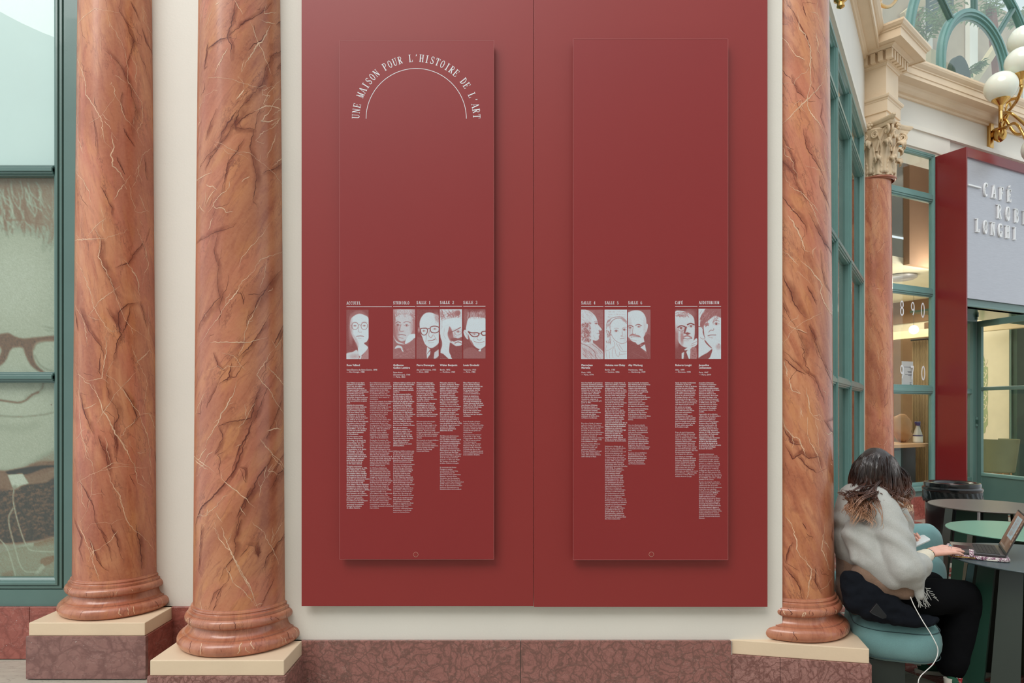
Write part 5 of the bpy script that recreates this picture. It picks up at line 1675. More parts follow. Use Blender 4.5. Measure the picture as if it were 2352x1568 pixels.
# ------------------------------------------------------------------ rotunda side: walls B and C
nB, nC = FB.n, FC.n
tB0 = (Vector((1.56, 4.08)) - Vector((4.37, 8.5))).dot(FB.c)      # start of wall B beside column 3
zt = 4.98
bt0, bt1 = -3.75, FB.t_at(1984)
wb = MB().box(tB0, -0.45, 0, bt0, 0, ZT + 2.2, FB).box(bt0, -0.45, zt, 0.75, 0, 6.3, FB).box(bt0, -0.45, 0, 0.75, 0, 0.44, FB).box(bt1, -0.45, 0.44, 0.30, 0, zt, FB)
obj('wall_right', wb, M['cream'], kind='structure')
# plain raised architrave line over window B
obj('trim_2', MB().box(bt0 - 0.05, 0, zt + 0.035, bt1 + 0.05, 0.035, zt + 0.11, FB).box(bt1 + 0.0, 0, 0.45, bt1 + 0.035, 0.012, zt + 0.035, FB), M['cream_white'], kind='structure')
prB = [(0, -0.12), (0, 0.01), (0.04, 0.01), (0.045, -0.005), (0.06, -0.005), (0.065, -0.02), (0.075, -0.03), (0.075, -0.06), (0.06, -0.12)]
def mt(px): return FB.t_at(px)
window('window_2', FB, bt0, FB.t_at(1983), 0.45, zt, prB, [1.80, 3.13, 4.47], [0.5 * (mt(1944) + mt(1960)), 0.5 * (mt(1915) + mt(1925))], 0.10, M['green_light'], M['glass_dark'], -0.045, 0.012)
bbr = obj('baseboard_right', MB().box(tB0, 0, 0, 0.4, 0.012, ZS - 0.006, FB), M['grout'], kind='structure')
k = tB0 + 0.3
while k < 0.4:
    slab(bbr, FB, k + 0.001, min(k + 1.05, 0.4) - 0.001, 0, ZS, 0, 0.03, M['marble_main']); k += 1.05

# wall C with its window and the café portal
ct0, ct1 = 0.36, 1.66
pt1 = 5.6        # right end of the portal
wc = MB().box(0.0, -0.4, 0, ct0, 0, 5.6, FC).box(0.0, -0.4, 5.15, 7.5, 0, 6.10, FC).box(ct0, -0.4, 0, ct1, 0, 0.44, FC).box(pt1 + 0.06, -0.4, 0, 7.5, 0, 5.15, FC)
obj('wall_far', wc, M['cream'], kind='structure')
prC = [(0, -0.06), (0, 0.0), (0.028, 0.0), (0.032, -0.008), (0.044, -0.010), (0.048, -0.018), (0.055, -0.020), (0.055, -0.06)]
window('window_3', FC, ct0, ct1, 0.455, 5.15, prC, [1.81, 3.19, 4.53], [], 0.13, M['green_light'], M['glass'], -0.040, 0.0)
obj('trim_3', MB().box(ct0 - 0.3, 0, 5.17, ct1 + 0.3, 0.03, 5.40, FC).box(ct0 - 0.3, 0.0, 5.40, ct1 + 3.5, 0.055, 5.46, FC), M['cream_white'], kind='structure')
obj('window_ledge', MB().box(ct0 - 0.05, 0, 0.395, ct1 + 0.02, 0.05, 0.455, FC), M['green_light'], None, kind='structure', bevel=0.01)
obj('trim_8', MB().box(ct0 - 0.05, 0, 0.33, ct1 + 0.02, 0.02, 0.395, FC), M['green'], kind='structure')
bbf = obj('baseboard_far', MB().box(0.1, 0, 0, ct1 + 0.03, 0.012, ZS - 0.006, FC), M['grout'], kind='structure')
slab(bbf, FC, 0.1, 0.75, 0, ZS, 0, 0.03, M['marble_main']); slab(bbf, FC, 0.752, ct1 + 0.02, 0, ZS, 0, 0.03, M['marble_left'])

# vinyl numerals on window C
def TGL(F_, off): return lambda x, z, d=0.0: F_(x, off - d, z)
num = empty('window_numerals', FC(1.1, -0.07, 2.0), 'white vinyl year numerals on the far window glass', 'lettering')
mb = MB(); md = MB()
for s, pxs, rt, rb in (('890', (2072, 2097, 2120), None, None), ('970', (2072, 2096, 2121), None, None)):
    for ch, px in zip(s, pxs):
        rr = {('890', '8'): (690, 724), ('890', '9'): (693, 726), ('890', '0'): (695, 729), ('970', '9'): (838, 871), ('970', '7'): (840, 871), ('970', '0'): (840, 873)}[(s, ch)]
        t, zt_ = FC.at(px - 5, rr[0], -0.038); _, zb = FC.at(px, rr[1], -0.038); h = zt_ - zb
        m1 = MB()
        glyph(m1, ch, lambda a, b, d, t=t, zb=zb, h=h: FC(t + a * h * 0.86, -0.0382, zb + b * h), 0.0, 1.0, 1.45)
        obj('numeral', m1, M['white_ink'], num, fix=False)

# cornice of walls B and C
cor = [(0, 5.80), (0.03, 5.80), (0.035, 5.83), (0.07, 5.84), (0.10, 5.87), (0.11, 5.90), (0.13, 5.92), (0.24, 5.94), (0.24, 5.985), (0.25, 5.99), (0.25, 6.07), (0.262, 6.075), (0.262, 6.09), (0.275, 6.10), (0.30, 6.125), (0.31, 6.15), (0.31, 6.175), (0, 6.20)]
def xy(v): return Vector((v.x, v.y))
obj('trim_4', MB().sweep(cor, [(xy(FC(0.15, 0, 0)), FC.n), (xy(FC(7.5, 0, 0)), FC.n)]), M['cream_trim'], kind='structure')
corB = [(0, 5.93), (0.02, 5.93), (0.03, 5.96), (0.05, 5.97), (0.05, 5.985), (0.165, 5.99), (0.165, 5.98), (0.18, 5.98), (0.18, 6.085), (0.195, 6.09), (0.195, 6.10), (0.215, 6.115), (0.24, 6.15), (0.24, 6.175), (0, 6.20)]
obj('trim_5', MB().sweep(corB, [(xy(FB(-4.6, 0, 0)), FB.n), (xy(FB(0.30, 0, 0)), FB.n)]), M['cream_trim'], kind='structure')

# ------------------------------------------------------------------ entablature block over column 4
ent = empty('entablature_block', (A4.x, A4.y, 5.13), 'cream entablature block with dentils above the far column', 'entablature')
def kpath(b0, b1):
    """left back, left-front corner, right-front corner, right back (local t,o) with mitre directions"""
    c, n = FK.c, FK.n
    P_ = lambda t, o: FK.A + c * t + n * o
    return [(P_(-b0, -0.55), -c), (P_(-b0, b0), -c + n), (P_(b1, b0), c + n), (P_(b1, -0.6), c)]
kp = kpath(0.17, 0.24)
obj('architrave', MB().sweep([(-0.17, 5.13), (0.012, 5.13), (0.012, 5.235), (0.026, 5.238), (0.026, 5.375), (0.032, 5.38), (0.036, 5.395), (0.05, 5.405), (0.056, 5.425), (0.056, 5.438), (-0.17, 5.438)], kp), M['cream_trim'], ent, fix=True)
obj('frieze', MB().sweep([(-0.17, 5.438), (0.005, 5.438), (0.005, 5.81), (-0.17, 5.81)], kp), M['cream_trim'], ent)
obj('cornice', MB().sweep([(-0.17, 5.81), (0.015, 5.81), (0.02, 5.83), (0.035, 5.838), (0.035, 5.845), (0.045, 5.845), (0.045, 5.965), (0.105, 5.968), (0.11, 5.975), (0.13, 5.985), (0.15, 5.99), (0.15, 6.0), (0.235, 6.0), (0.235, 5.992), (0.25, 5.992), (0.25, 6.09), (0.262, 6.095), (0.262, 6.11), (0.28, 6.12), (0.30, 6.15), (0.30, 6.175), (-0.17, 6.20)], kp), M['cream_trim'], ent)
def dent(t, o, along):
    c, n = FK.c, FK.n
    if along: obj('dentil', MB().box(t - 0.026, 0.2, 5.848, t + 0.026, 0.27, 5.962, FK), M['cream_trim'], ent)
    else: obj('dentil', MB().box(-0.27, o - 0.026, 5.848, -0.2, o + 0.026, 5.962, FK), M['cream_trim'], ent)
for i in range(7): dent(-0.235 + i * 0.088, 0, True)
for i in range(8): dent(0, 0.14 - i * 0.088, False)

# ------------------------------------------------------------------ column 4 with Corinthian capital
c4 = make_column('column', A4.x - 0.035, A4.y + 0.01, M['scag_a'], 'orange marbled column with leafy capital, far end of the window row', 9, radians(62), [], [], nrand=(70, 70), arange=(-pi, pi * 0.1))
kc, kn = FK.c, FK.n
make_plinth(A4.x, A4.y, FK, -0.325, 0.325, -0.4, 0.325, ('marble_plinth', 'marble_left'), 'cream-capped marble plinth of the far column, beside the black bin')
capm = M['stucco_capital']
cap = empty('capital', (A4.x, A4.y, 4.44), 'cream acanthus capital on the far column', 'capital')
def KC(a, r, z): return Vector((A4.x + r * (kc.x * cos(a) + kn.x * sin(a)), A4.y + r * (kc.y * cos(a) + kn.y * sin(a)), z))
obj('astragal', MB().lathe([(0.2, 4.42)] + torus_prof(4.43, 4.462, 0.205, 0.228, 8) + [(0.2, 4.465)], A4.x, A4.y, 48), M['scag_a'], cap, smooth=50)
obj('bell', MB().lathe([(0.195, 4.46), (0.196, 4.60), (0.20, 4.78), (0.215, 4.90), (0.245, 4.99), (0.26, 5.02), (0.25, 5.04), (0.1, 5.05)], A4.x, A4.y, 48), capm, cap, smooth=50)
def leaf(name, a, z0, h, wd, out, rb):
    """acanthus leaf: a lobed, ribbed tongue standing against the bell and curling over at its tip"""
    mb = MB(); nv, nu = 16, 10; vs = []
    for i in range(nv + 1):
        v = i / nv
        if v < 0.72: z = z0 + h * v / 0.72 * 0.96; r = rb + 0.012 + out * 0.35 * (v / 0.72) ** 2
        else:
            q = (v - 0.72) / 0.28 * pi * 1.15; rr = h * 0.13
            z = z0 + h * 0.96 + rr * sin(q) * 0.8 - (0.02 if q > pi * .9 else 0); r = rb + 0.012 + out * 0.35 + rr * (1 - cos(q)) * 0.9
        w = wd * (0.80 + 0.25 * sin(pi * min(v / 0.75, 1))) * (1 - 0.55 * max(0, (v - 0.6) / 0.4) ** 1.5)
        lob = 1 + 0.16 * abs(sin(v * pi * 5.5)) - 0.10
        for j in range(nu + 1):
            u = j / nu * 2 - 1
            rad = r + 0.012 * cos(u * pi * 2.5) * (0.4 + 0.6 * abs(u)) + 0.010 * (1 - abs(u)) - 0.020 * abs(u) ** 3 + 0.006 * sin(v * pi * 11) * abs(u)
            zz = z - 0.030 * abs(u) ** 1.6 * (0.4 + v)
            vs.append(KC(a + u * w * lob / r, rad, zz))
    m = nu + 1
    fs = [(i * m + j, i * m + j + 1, (i + 1) * m + j + 1, (i + 1) * m + j) for i in range(nv) for j in range(nu)]
    o = obj(name, mb.add(vs, fs), capm, cap, smooth=180)
    md_ = o.modifiers.new('thick', 'SOLIDIFY'); md_.thickness = 0.010; md_.offset = -1
for i in range(8): leaf('acanthus_leaf', pi / 4 * (i + 0.5), 4.465, 0.215, 0.068, 0.05, 0.198)
for i in range(8): leaf('acanthus_leaf', pi / 4 * i, 4.49, 0.37, 0.070, 0.09, 0.200)
def spiral(c0, e1, e2, r0, turns, w):
    pts = []; rr = []; n = int(turns * 16)
    for i in range(n + 1):
        th = 2 * pi * turns * i / n; r = r0 * (1 - 0.82 * i / n)
        pts.append(c0 + e1 * (r * cos(th)) + e2 * (r * sin(th))); rr.append(w * (1 - 0.5 * i / n))
    return pts, rr
for q in range(4):
    a = pi / 4 + pi / 2 * q
    er = (KC(a, 1, 0) - KC(a, 0, 0)); up = Vector((0, 0, 1)); et = er.cross(up)
    mb = MB()
    for sgn in (-1, 1):
        c0 = KC(a, 0.315, 4.985) + et * (0.022 * sgn)
        sp, rr = spiral(c0, up, er, 0.055, 2.0, 0.016)
        stem = [KC(a - sgn * 0.45, 0.205, 4.76), KC(a - sgn * 0.33, 0.212, 4.86), KC(a - sgn * 0.18, 0.235, 4.96), KC(a - sgn * 0.06, 0.275, 5.03)]
        stem = [stem[0], stem[1], stem[2], stem[3], c0 + up * 0.056]
        mb.tube(spl([tuple(p) for p in stem]) + [tuple(p) for p in sp], [0.019] * (len(spl([tuple(p) for p in stem]))) + rr, 8)
        # inner helix on the face
        b = a - sgn * pi / 4
        c1 = KC(b + sgn * 0.26, 0.245, 4.955); e1 = (KC(b, 1, 0) - KC(b, 0, 0)).cross(up) * (-sgn)
        sp, rr = spiral(c1, up, e1, 0.040, 1.8, 0.012)
        st = [tuple(KC(b + sgn * 0.62, 0.212, 4.76)), tuple(KC(b + sgn * 0.52, 0.222, 4.88)), tuple(c1 + up * 0.04 - e1 * 0.02), tuple(c1 + up * 0.040)]
        mb.tube(spl(st) + [tuple(p) for p in sp], [0.014] * len(spl(st)) + rr, 8)
    obj('volute', mb, capm, cap, smooth=60)
# abacus with hollow sides and cut horns
ab = []
for q in range(4):
    a0 = pi / 4 + pi / 2 * q
    for i in range(11):
        u = -1 + 2 * i / 10; am = a0 + pi / 4
        dist = 0.225 + 0.085 * u * u; s_ = u * 0.285
        v = (KC(am, dist, 0) - KC(am, 0, 0)) + (KC(am + pi / 2, s_, 0) - KC(am + pi / 2, 0, 0))
        ab.append((v.x, v.y))
def TA(k): return lambda x, y, z: Vector((A4.x + x * k, A4.y + y * k, z))
mba = MB()
ln = len(ab); lv = [(0.90, 5.035), (0.93, 5.055), (0.94, 5.075), (1.0, 5.085), (1.04, 5.10), (1.07, 5.115), (1.07, 5.13)]
vs = [TA(k_)(x, y, z) for k_, z in lv for x, y in ab]
fs = [(i * ln + j, i * ln + (j + 1) % ln, (i + 1) * ln + (j + 1) % ln, (i + 1) * ln + j) for i in range(len(lv) - 1) for j in range(ln)] + [tuple(range(ln)), tuple((len(lv) - 1) * ln + j for j in range(ln))]
obj('abacus', mba.add(vs, fs), capm, cap)
for q in range(4):
    b = pi / 2 * q
    mb = MB().sphere(KC(b, 0.262, 5.08), 0.026, 10, 8)
    for i in range(6):
        th = 2 * pi * i / 6; e = (KC(b + pi / 2, 1, 0) - KC(b + pi / 2, 0, 0))
        mb.sphere(KC(b, 0.258, 5.08) + e * 0.034 * cos(th) + Vector((0, 0, 0.034 * sin(th))), 0.020, 8, 6)
    obj('flower', mb, capm, cap, smooth=60)

# ------------------------------------------------------------------ upper storey: pilaster, ornament, arched window
up_p = empty('upper_pilaster', (A4.x, A4.y, 6.2), 'cream upper pilaster with carved drop above the entablature block', 'pilaster')
obj('pilaster_shaft', MB().box(-0.16, -0.5, 6.2, 0.12, 0.02, 8.6, FK).box(-0.12, 0.02, 6.3, 0.08, 0.045, 8.6, FK), M['cream_trim'], up_p, bevel=0.006)
mb = MB(); rnd = random.Random(3)
for i in range(60):
    z = 6.72 + 1.3 * i / 60; w = 0.03 + 0.035 * min(1, i / 20)
    mb.sphere(FK(-0.02 + rnd.uniform(-w, w), 0.055, z), (0.026, 0.026, 0.02), 7, 5)
obj('carved_drop', mb, M['cream_trim'], up_p, kind='stuff', smooth=60)
obj('wall_upper', MB().box(-4.6, -0.45, 6.15, 0.1, -0.10, 8.8, FB), M['cream'], kind='structure')
obj('trim_6', MB().box(-3.9, -0.10, 6.2, -0.62, -0.07, 8.7, FB).box(-0.50, -0.10, 6.2, -0.40, -0.05, 8.7, FB).box(-0.36, -0.10, 6.2, -0.30, -0.03, 8.7, FB), M['cream_trim'], kind='structure')
# arched glazing above wall C
wo = -0.06
w4 = empty('window_4', FC(2.77, wo, 6.2), kind='structure')
def arch_band(tc, zs, r0, r1, o0, o1, z0, a0=0, a1=pi, n=40):
    mb = MB(); out = [(tc + r1, z0)] + [(tc + r1 * cos(a0 + (a1 - a0) * i / n), zs + r1 * sin(a0 + (a1 - a0) * i / n)) for i in range(n + 1)] + [(tc - r1, z0)]
    inn = [(tc + r0, z0)] + [(tc + r0 * cos(a0 + (a1 - a0) * i / n), zs + r0 * sin(a0 + (a1 - a0) * i / n)) for i in range(n + 1)] + [(tc - r0, z0)]
    m = len(out); vs = [FC(t, o1, z) for t, z in out] + [FC(t, o1, z) for t, z in inn] + [FC(t, o0, z) for t, z in out] + [FC(t, o0, z) for t, z in inn]
    fs = []
    for i in range(m - 1):
        fs += [(i, i + 1, m + i + 1, m + i), (2 * m + i, 3 * m + i, 3 * m + i + 1, 2 * m + i + 1), (i, 2 * m + i, 2 * m + i + 1, i + 1), (m + i, m + i + 1, 3 * m + i + 1, 3 * m + i)]
    return mb.add(vs, fs)
zs, tc = 6.62, 2.77
mb = arch_band(tc, zs, 0.80, 0.90, wo - 0.06, wo + 0.03, 6.15); mm = arch_band(tc, zs, 0.75, 0.81, wo - 0.05, wo, 6.15); m3 = arch_band(tc, zs, 0.84, 0.875, wo, wo + 0.05, 6.15)
for x in (mm, m3): mb.add(x.v, x.f)
obj('inner_arch', mb, M['green_light'], w4, smooth=30)
mb = arch_band(tc, zs, 1.56, 1.66, wo - 0.06, wo + 0.03, 6.15); m3 = arch_band(tc, zs, 1.59, 1.63, wo, wo + 0.05, 6.15); mb.add(m3.v, m3.f)
obj('outer_arch', mb, M['green_light'], w4, smooth=30)
for deg in (135, 92, 50):
    a = radians(deg); mb = MB()
    for w_, o_ in ((0.035, 0.01), (0.018, 0.035)):
        p0 = (tc + 0.88 * cos(a), zs + 0.88 * sin(a)); p1 = (tc + 1.6 * cos(a), zs + 1.6 * sin(a)); n_ = (-sin(a) * w_, cos(a) * w_)
        mb.add([FC(p0[0] + n_[0], wo + o, p0[1] + n_[1]) if k == 0 else FC(p0[0] - n_[0], wo + o, p0[1] - n_[1]) if k == 1 else FC(p1[0] - n_[0], wo + o, p1[1] - n_[1]) if k == 2 else FC(p1[0] + n_[0], wo + o, p1[1] + n_[1]) for o in (-0.04, o_) for k in range(4)], [(0, 1, 2, 3), (4, 5, 6, 7), (0, 1, 5, 4), (1, 2, 6, 5), (2, 3, 7, 6), (3, 0, 4, 7)])
    obj('glazing_bar', mb, M['green'], w4)
obj('glass_pane', MB().box(0.35, wo - 0.012, 6.16, 5.2, wo - 0.008, 8.6, FC), M['glass_dark'], w4)
# room behind it
obj('ceiling', MB().box(0.1, -4.1, 5.55, 9.4, -0.41, 6.12, FC), M['cream'], kind='structure')
M['beige'] = plain('beige_plaster', rgb(178, 160, 138), 0.7, var=0.12, scale=2.5)
M['brown_wood'] = plain('brown_wood', rgb(128, 74, 56), 0.5, var=0.15, scale=6)
obj('wall_upper_inner', MB().box(-1.0, -2.9, 6.12, 9.5, -2.7, 10.5, FC), M['beige'], kind='structure')

# things seen through the arched window
def leafy(name, base, n, L, seed, label, zup=1.0, mat=None):
    rnd = random.Random(seed); r = empty(name, base, label, 'plant', 'plants behind the arched window')
    st = MB(); lf = MB()
    for i in range(n):
        a = rnd.uniform(0, 2 * pi); d = Vector((cos(a), sin(a), 0)); p = Vector(base); pts = [p.copy()]
        hd = rnd.uniform(0.5, 1.0) * zup; k = 6
        for j in range(k):
            p = p + Vector((0, 0, hd * L / k * (1 - j / k * 0.8))) + d * (L / k * (0.25 + 0.5 * j / k)); pts.append(p.copy())
            for s in (-1, 1):
                side = Vector((-d.y, d.x, 0)) * s; tip = p + side * rnd.uniform(0.09, 0.16) + d * 0.08 - Vector((0, 0, rnd.uniform(0, 0.06)))
                m_ = (p + tip) / 2 + Vector((0, 0, 0.01)); w = (tip - p).cross(Vector((0, 0, 1))).normalized() * 0.024
                lf.add([p, m_ + w, tip, m_ - w], [(0, 1, 2), (0, 2, 3)])
        st.tube(pts, 0.005, 5)
    obj('stem', st, M['leaf_stem'], r); obj('foliage', lf, mat or M['leaf'], r, kind='stuff', fix=False)
    return r
M['leaf'] = plain('pale_green_leaf', rgb(132, 168, 118), 0.45, var=0.3, scale=9)
M['leaf_stem'] = plain('green_stem', rgb(110, 120, 80), 0.6)
M['pot'] = plain('pale_pot', rgb(214, 196, 160), 0.6, var=0.05)
def inC(px, row, off): t, z = FC.at(px, row, off); return FC(t, off, z)
for i, (px, row, off, sc_) in enumerate([(2130, 95, -0.7, 1.0), (2160, 60, -1.2, 1.3), (2195, 50, -1.6, 1.2), (2262, 60, -1.3, 1.3), (2230, 170, -0.55, 0.6), (2330, 60, -1.0, 1.0), (2290, 30, -2.0, 1.2)]):
    b = inC(px, row, off); leafy('potted_plant' if 0 else 'hanging_plant', tuple(b), 9, 0.55 * sc_, 40 + i,
        ['trailing green plant in the square pot, left in the arched window', 'leafy green branches left of the inner arch', 'leafy green branches above the inner arch, left side', 'green fronds inside the inner arch', 'small green plant at the foot of the inner arch', 'green branches beyond the white globe lamps', 'green branches above the inner arch, right side'][i])
b = inC(2131, 150, -0.6); t_, _ = FC.at(2131, 150, -0.6)
pp = empty('square_planter', FC(t_, -0.6, 6.2), 'tall pale square planter behind the arched window, left of the inner arch', 'planter')
def TPl(x, y, z): return FC(t_ + x, -0.62 + y, z)
mb = MB(); vs = [TPl(x * s, y * s, z) for z, s in ((6.205, 0.13), (7.02, 0.19)) for x, y in ((-1, -1), (1, -1), (1, 1), (-1, 1))]
obj('planter_body', mb.add(vs, [(0, 1, 2, 3), (4, 5, 6, 7), (0, 1, 5, 4), (1, 2, 6, 5), (2, 3, 7, 6), (3, 0, 4, 7)]), M['pot'], pp, bevel=0.006)
obj('soil', MB().box(-0.17, -0.17, 7.005, 0.17, 0.17, 7.025, TPl), M['brown_wood'], pp)
M['dark_green'] = plain('dark_green_fabric', rgb(42, 74, 66), 0.6, var=0.1)
t_, z_ = FC.at(2208, 128, -0.5)
ch = empty('armchair', FC(t_, -0.5, 6.12), 'dark green rounded chair back inside the arched window', 'chair')
mb = MB(); vs = []
for i in range(25):
    a = pi * i / 24
    for o in (-0.50, -0.58): vs.append(FC(t_ - 0.30 * cos(a), o, 6.32 + (z_ - 6.32) * sin(a) ** 0.6))
for o in (-0.50, -0.58): vs.append(FC(t_ + 0.30, o, 6.12))
for o in (-0.50, -0.58): vs.append(FC(t_ - 0.30, o, 6.12))
m = len(vs) // 2
obj('chair_back', mb.add(vs, [(2 * i, 2 * ((i + 1) % m), 2 * ((i + 1) % m) + 1, 2 * i + 1) for i in range(m)] + [tuple(2 * i for i in range(m)), tuple(2 * i + 1 for i in range(m))]), M['dark_green'], ch, smooth=40)
obj('chair_seat', MB().box(t_ - 0.28, -1.0, 6.35, t_ + 0.28, -0.58, 6.45, FC), M['dark_green'], ch, bevel=0.02)
# beams and a shutter in that room
def beam(nm, p0, p1, w, mat, lab, cat):
    a = inC(*p0); b = inC(*p1); d = (b - a).normalized(); s = d.cross(Vector((FC.n.x, FC.n.y, 0))).normalized() * w; q = Vector((FC.n.x, FC.n.y, 0)) * 0.05
    mb = MB().add([a - s - q, a + s - q, a + s + q, a - s + q, b - s - q, b + s - q, b + s + q, b - s + q], [(0, 1, 2, 3), (4, 5, 6, 7), (0, 1, 5, 4), (1, 2, 6, 5), (2, 3, 7, 6), (3, 0, 4, 7)])
    meta(obj(nm, mb, mat), lab, cat)
beam('handrail', (2222, 205, -0.9), (2296, 95, -0.9), 0.06, M['pot'], 'pale sloping handrail inside the inner arch', 'handrail')
beam('timber_post', (2290, 150, -1.2), (2276, 20, -1.2), 0.08, M['brown_wood'], 'reddish brown timber post inside the inner arch', 'post')
beam('timber_board', (2292, 170, -1.0), (2288, 110, -1.0), 0.09, M['brown_wood'], 'short reddish brown board below the sloping handrail', 'board')
beam('roof_beam', (2075, 40, -2.6), (2170, -40, -2.6), 0.09, M['pot'], 'pale roof beam in the upper left of the arched window', 'beam')
sh_ = inC(2150, 25, -2.2)
t_, z_ = FC.at(2150, 25, -2.2)
st = empty('shutter', FC(t_, -2.2, z_), 'dark green slatted shutter hanging behind the arched window', 'shutter')
obj('shutter_frame', MB().ring(lambda a, o, z: FC(a, o, z + (a - t_) * 0.55), t_ - 0.3, t_ + 0.55, z_ - 0.35, z_ + 0.5, [(0, -2.22), (0, -2.18), (0.06, -2.18), (0.06, -2.22)]), M['dark_green'], st)
for i in range(9):
    z = z_ - 0.27 + i * 0.085
    obj('slat', MB().box(t_ - 0.25, -2.215, z, t_ + 0.5, -2.205, z + 0.07, lambda a, o, zz: FC(a, o, zz + (a - t_) * 0.55)), M['dark_green'], st)
bm_ = inC(2245, 60, -3.5)
obj('trim_7', MB().box(3.0, -2.69, 6.12, 3.35, -2.6, 10.5, FC).box(5.6, -2.69, 6.12, 5.9, -2.6, 10.5, FC).box(7.2, -2.69, 6.12, 7.5, -2.6, 10.5, FC), M['cream_white'], kind='structure')
# ------------------------------------------------------------------ brass wall lamps with opal globes
def opal():
    t = NT('opal_glass'); v = t.coord('Object'); f = t.noise(v, 2, 1)
    t.l(t.ramp(f, [(0.3, rgb(226, 228, 214)), (0.7, rgb(232, 234, 222))]), t.b.inputs['Base Color'])
    t.b.inputs['Roughness'].default_value = 0.08; t.b.inputs['Subsurface Weight'].default_value = 0.15
    return t.m
M['opal'] = opal()
M['brass'] = plain('polished_brass', rgb(206, 164, 96), 0.22, metal=1.0, var=0.06, scale=12)
t0_, z0_ = FC.at(2271, 312, 0.0)
lamp = empty('wall_lamp', FC(t0_, 0, z0_), 'brass wall lamp with white globes on curved arms', 'lamp')
def LQ(t, o, z): return FC(t0_ + t, o, z0_ + z)
obj('back_plate', MB().box(-0.05, 0, -0.20, 0.05, 0.05, 0.20, LQ), M['brass'], lamp, bevel=0.012)
obj('lamp_boss', MB().lathe([(0.0, -0.14), (0.03, -0.13), (0.075, -0.09), (0.09, -0.03), (0.08, 0.02), (0.10, 0.035), (0.10, 0.055), (0.07, 0.07), (0.0, 0.08)], 0, 0, 24, T=lambda x, y, z: LQ(0.03 + x, 0.14 + y, z)).box(-0.01, 0.03, -0.04, 0.06, 0.12, 0.03, LQ), M['brass'], lamp, smooth=40)
def at_px(px, row, off):
    t, z = FC.at(px, row, off); return FC(t, off, z)
globes = [((2299, 200), 0.60, 41), ((2345, 143), 0.75, 40), ((2352, 93), 0.52, 40), ((2420, 260), 0.9, 40)]
boss = LQ(0.03, 0.14, 0.05)
for (px, row), off, rp in globes:
    c = at_px(px, row, off); R = rp * c.y / (F * sqrt(1 + ((px - CX) / F) ** 2) ** 0.9)
    neck = c - Vector((0, 0, R + 0.02))
    gl_ = obj('globe', MB().sphere(c, R, 40, 24), M['opal'], lamp, smooth=180)
    obj('globe_cup', MB().lathe([(0.0, -R - 0.12), (0.028, -R - 0.12), (0.03, -R - 0.05), (0.05, -R - 0.03), (R * 0.52, -R * 0.90), (R * 0.55, -R * 0.86), (R * 0.55, -R * 0.76), (R * 0.50, -R * 0.76)], c.x, c.y, 32, T=lambda x, y, z, c=c: Vector((x, y, c.z + z))), M['brass'], lamp, smooth=40)
    e = c - Vector((0, 0, R + 0.12)); d = e - boss; h = Vector((d.x, d.y, 0))
    if rp == 41: pts = [boss, boss + Vector((0, 0, 0.18)) + h * 0.15, boss + Vector((0, 0, 0.34)) + h * 0.5, e - Vector((0, 0, 0.14)), e]
    else: pts = [boss, boss + Vector((0, 0, 0.12)) + h * 0.1, boss + h * 0.35 + Vector((0, 0, d.z * 0.45)), boss + h * 0.8 + Vector((0, 0, d.z * 0.45)), boss + h * 1.02 + Vector((0, 0, d.z * 0.78)), e]
    obj('curved_arm', MB().tube(spl([tuple(p) for p in pts], k=8), 0.022, 10), M['brass'], lamp, smooth=60)
for k, (p1, p2, p3) in enumerate((((2300, 268), (2325, 262), (2400, 330)), ((2312, 292), (2340, 290), (2385, 390)))):
    pts = [boss, at_px(*p1, 0.35), at_px(*p2, 0.6), at_px(*p3, 0.8)]
    obj('curved_arm', MB().tube(spl([tuple(p) for p in pts], k=8), 0.020, 10), M['brass'], lamp, smooth=60)
    c = pts[-1] + Vector((0, 0, 0.30)); obj('globe', MB().sphere(c, 0.2, 32, 20), M['opal'], lamp, smooth=180)
    obj('globe_cup', MB().lathe([(0.0, -0.31), (0.03, -0.31), (0.03, -0.26), (0.10, -0.18), (0.11, -0.15)], 0, 0, 24, T=lambda x, y, z, c=c: Vector((c.x + x, c.y + y, c.z + z))), M['brass'], lamp, smooth=40)
lp = [LQ(0.03, 0.14, 0.05), LQ(-0.02, 0.24, 0.3), LQ(0.02, 0.26, 0.42), LQ(0.10, 0.24, 0.34), LQ(0.08, 0.16, 0.08)]
obj('scroll_loop', MB().tube(spl([tuple(p) for p in lp], k=8), 0.018, 10), M['brass'], lamp, smooth=60)
# lamp ring in front of the upper pilaster and the end of another bracket
def at_K(px, row, o):
    k = (px - CX) / F; A = FK.A + FK.n * o; t = (k * A.y - A.x) / (FK.c.x - k * FK.c.y); p = A + FK.c * t
    return Vector((p.x, p.y, EYE - (row - HZ) / F * p.y))
ring_ = [(2004, -40), (2010, -4), (2022, 10), (2037, 16), (2050, 10), (2060, -6), (2064, -40)]
pl_ = empty('pilaster_lamp', tuple(at_K(2035, -60, 0.1)), 'curved brass lamp arm hanging in front of the upper pilaster', 'lamp')
obj('curved_arm', MB().tube(spl([tuple(at_K(x, y, 0.3)) for x, y in ring_], k=6), 0.022, 10), M['brass'], pl_, smooth=60)
obj('back_plate', MB().box(-0.06, 0.045, 7.2, 0.02, 0.32, 7.5, FK), M['brass'], pl_, bevel=0.01)
def at_B(px, row, o):
    t, z = FB.at(px, row, o); return FB(t, o, z)
q0 = at_B(1931, -8, 0.18)
br = empty('bracket_lamp', tuple(q0), 'brass lamp bracket high on the wall above the slanting window', 'lamp')
obj('finial', MB().lathe([(0.0, -0.10), (0.03, -0.08), (0.025, -0.05), (0.05, -0.03), (0.05, 0.02), (0.03, 0.05), (0.06, 0.10), (0.05, 0.3)], 0, 0, 20, T=lambda x, y, z: Vector((q0.x + x, q0.y + y, q0.z + z))), M['brass'], br, smooth=40)
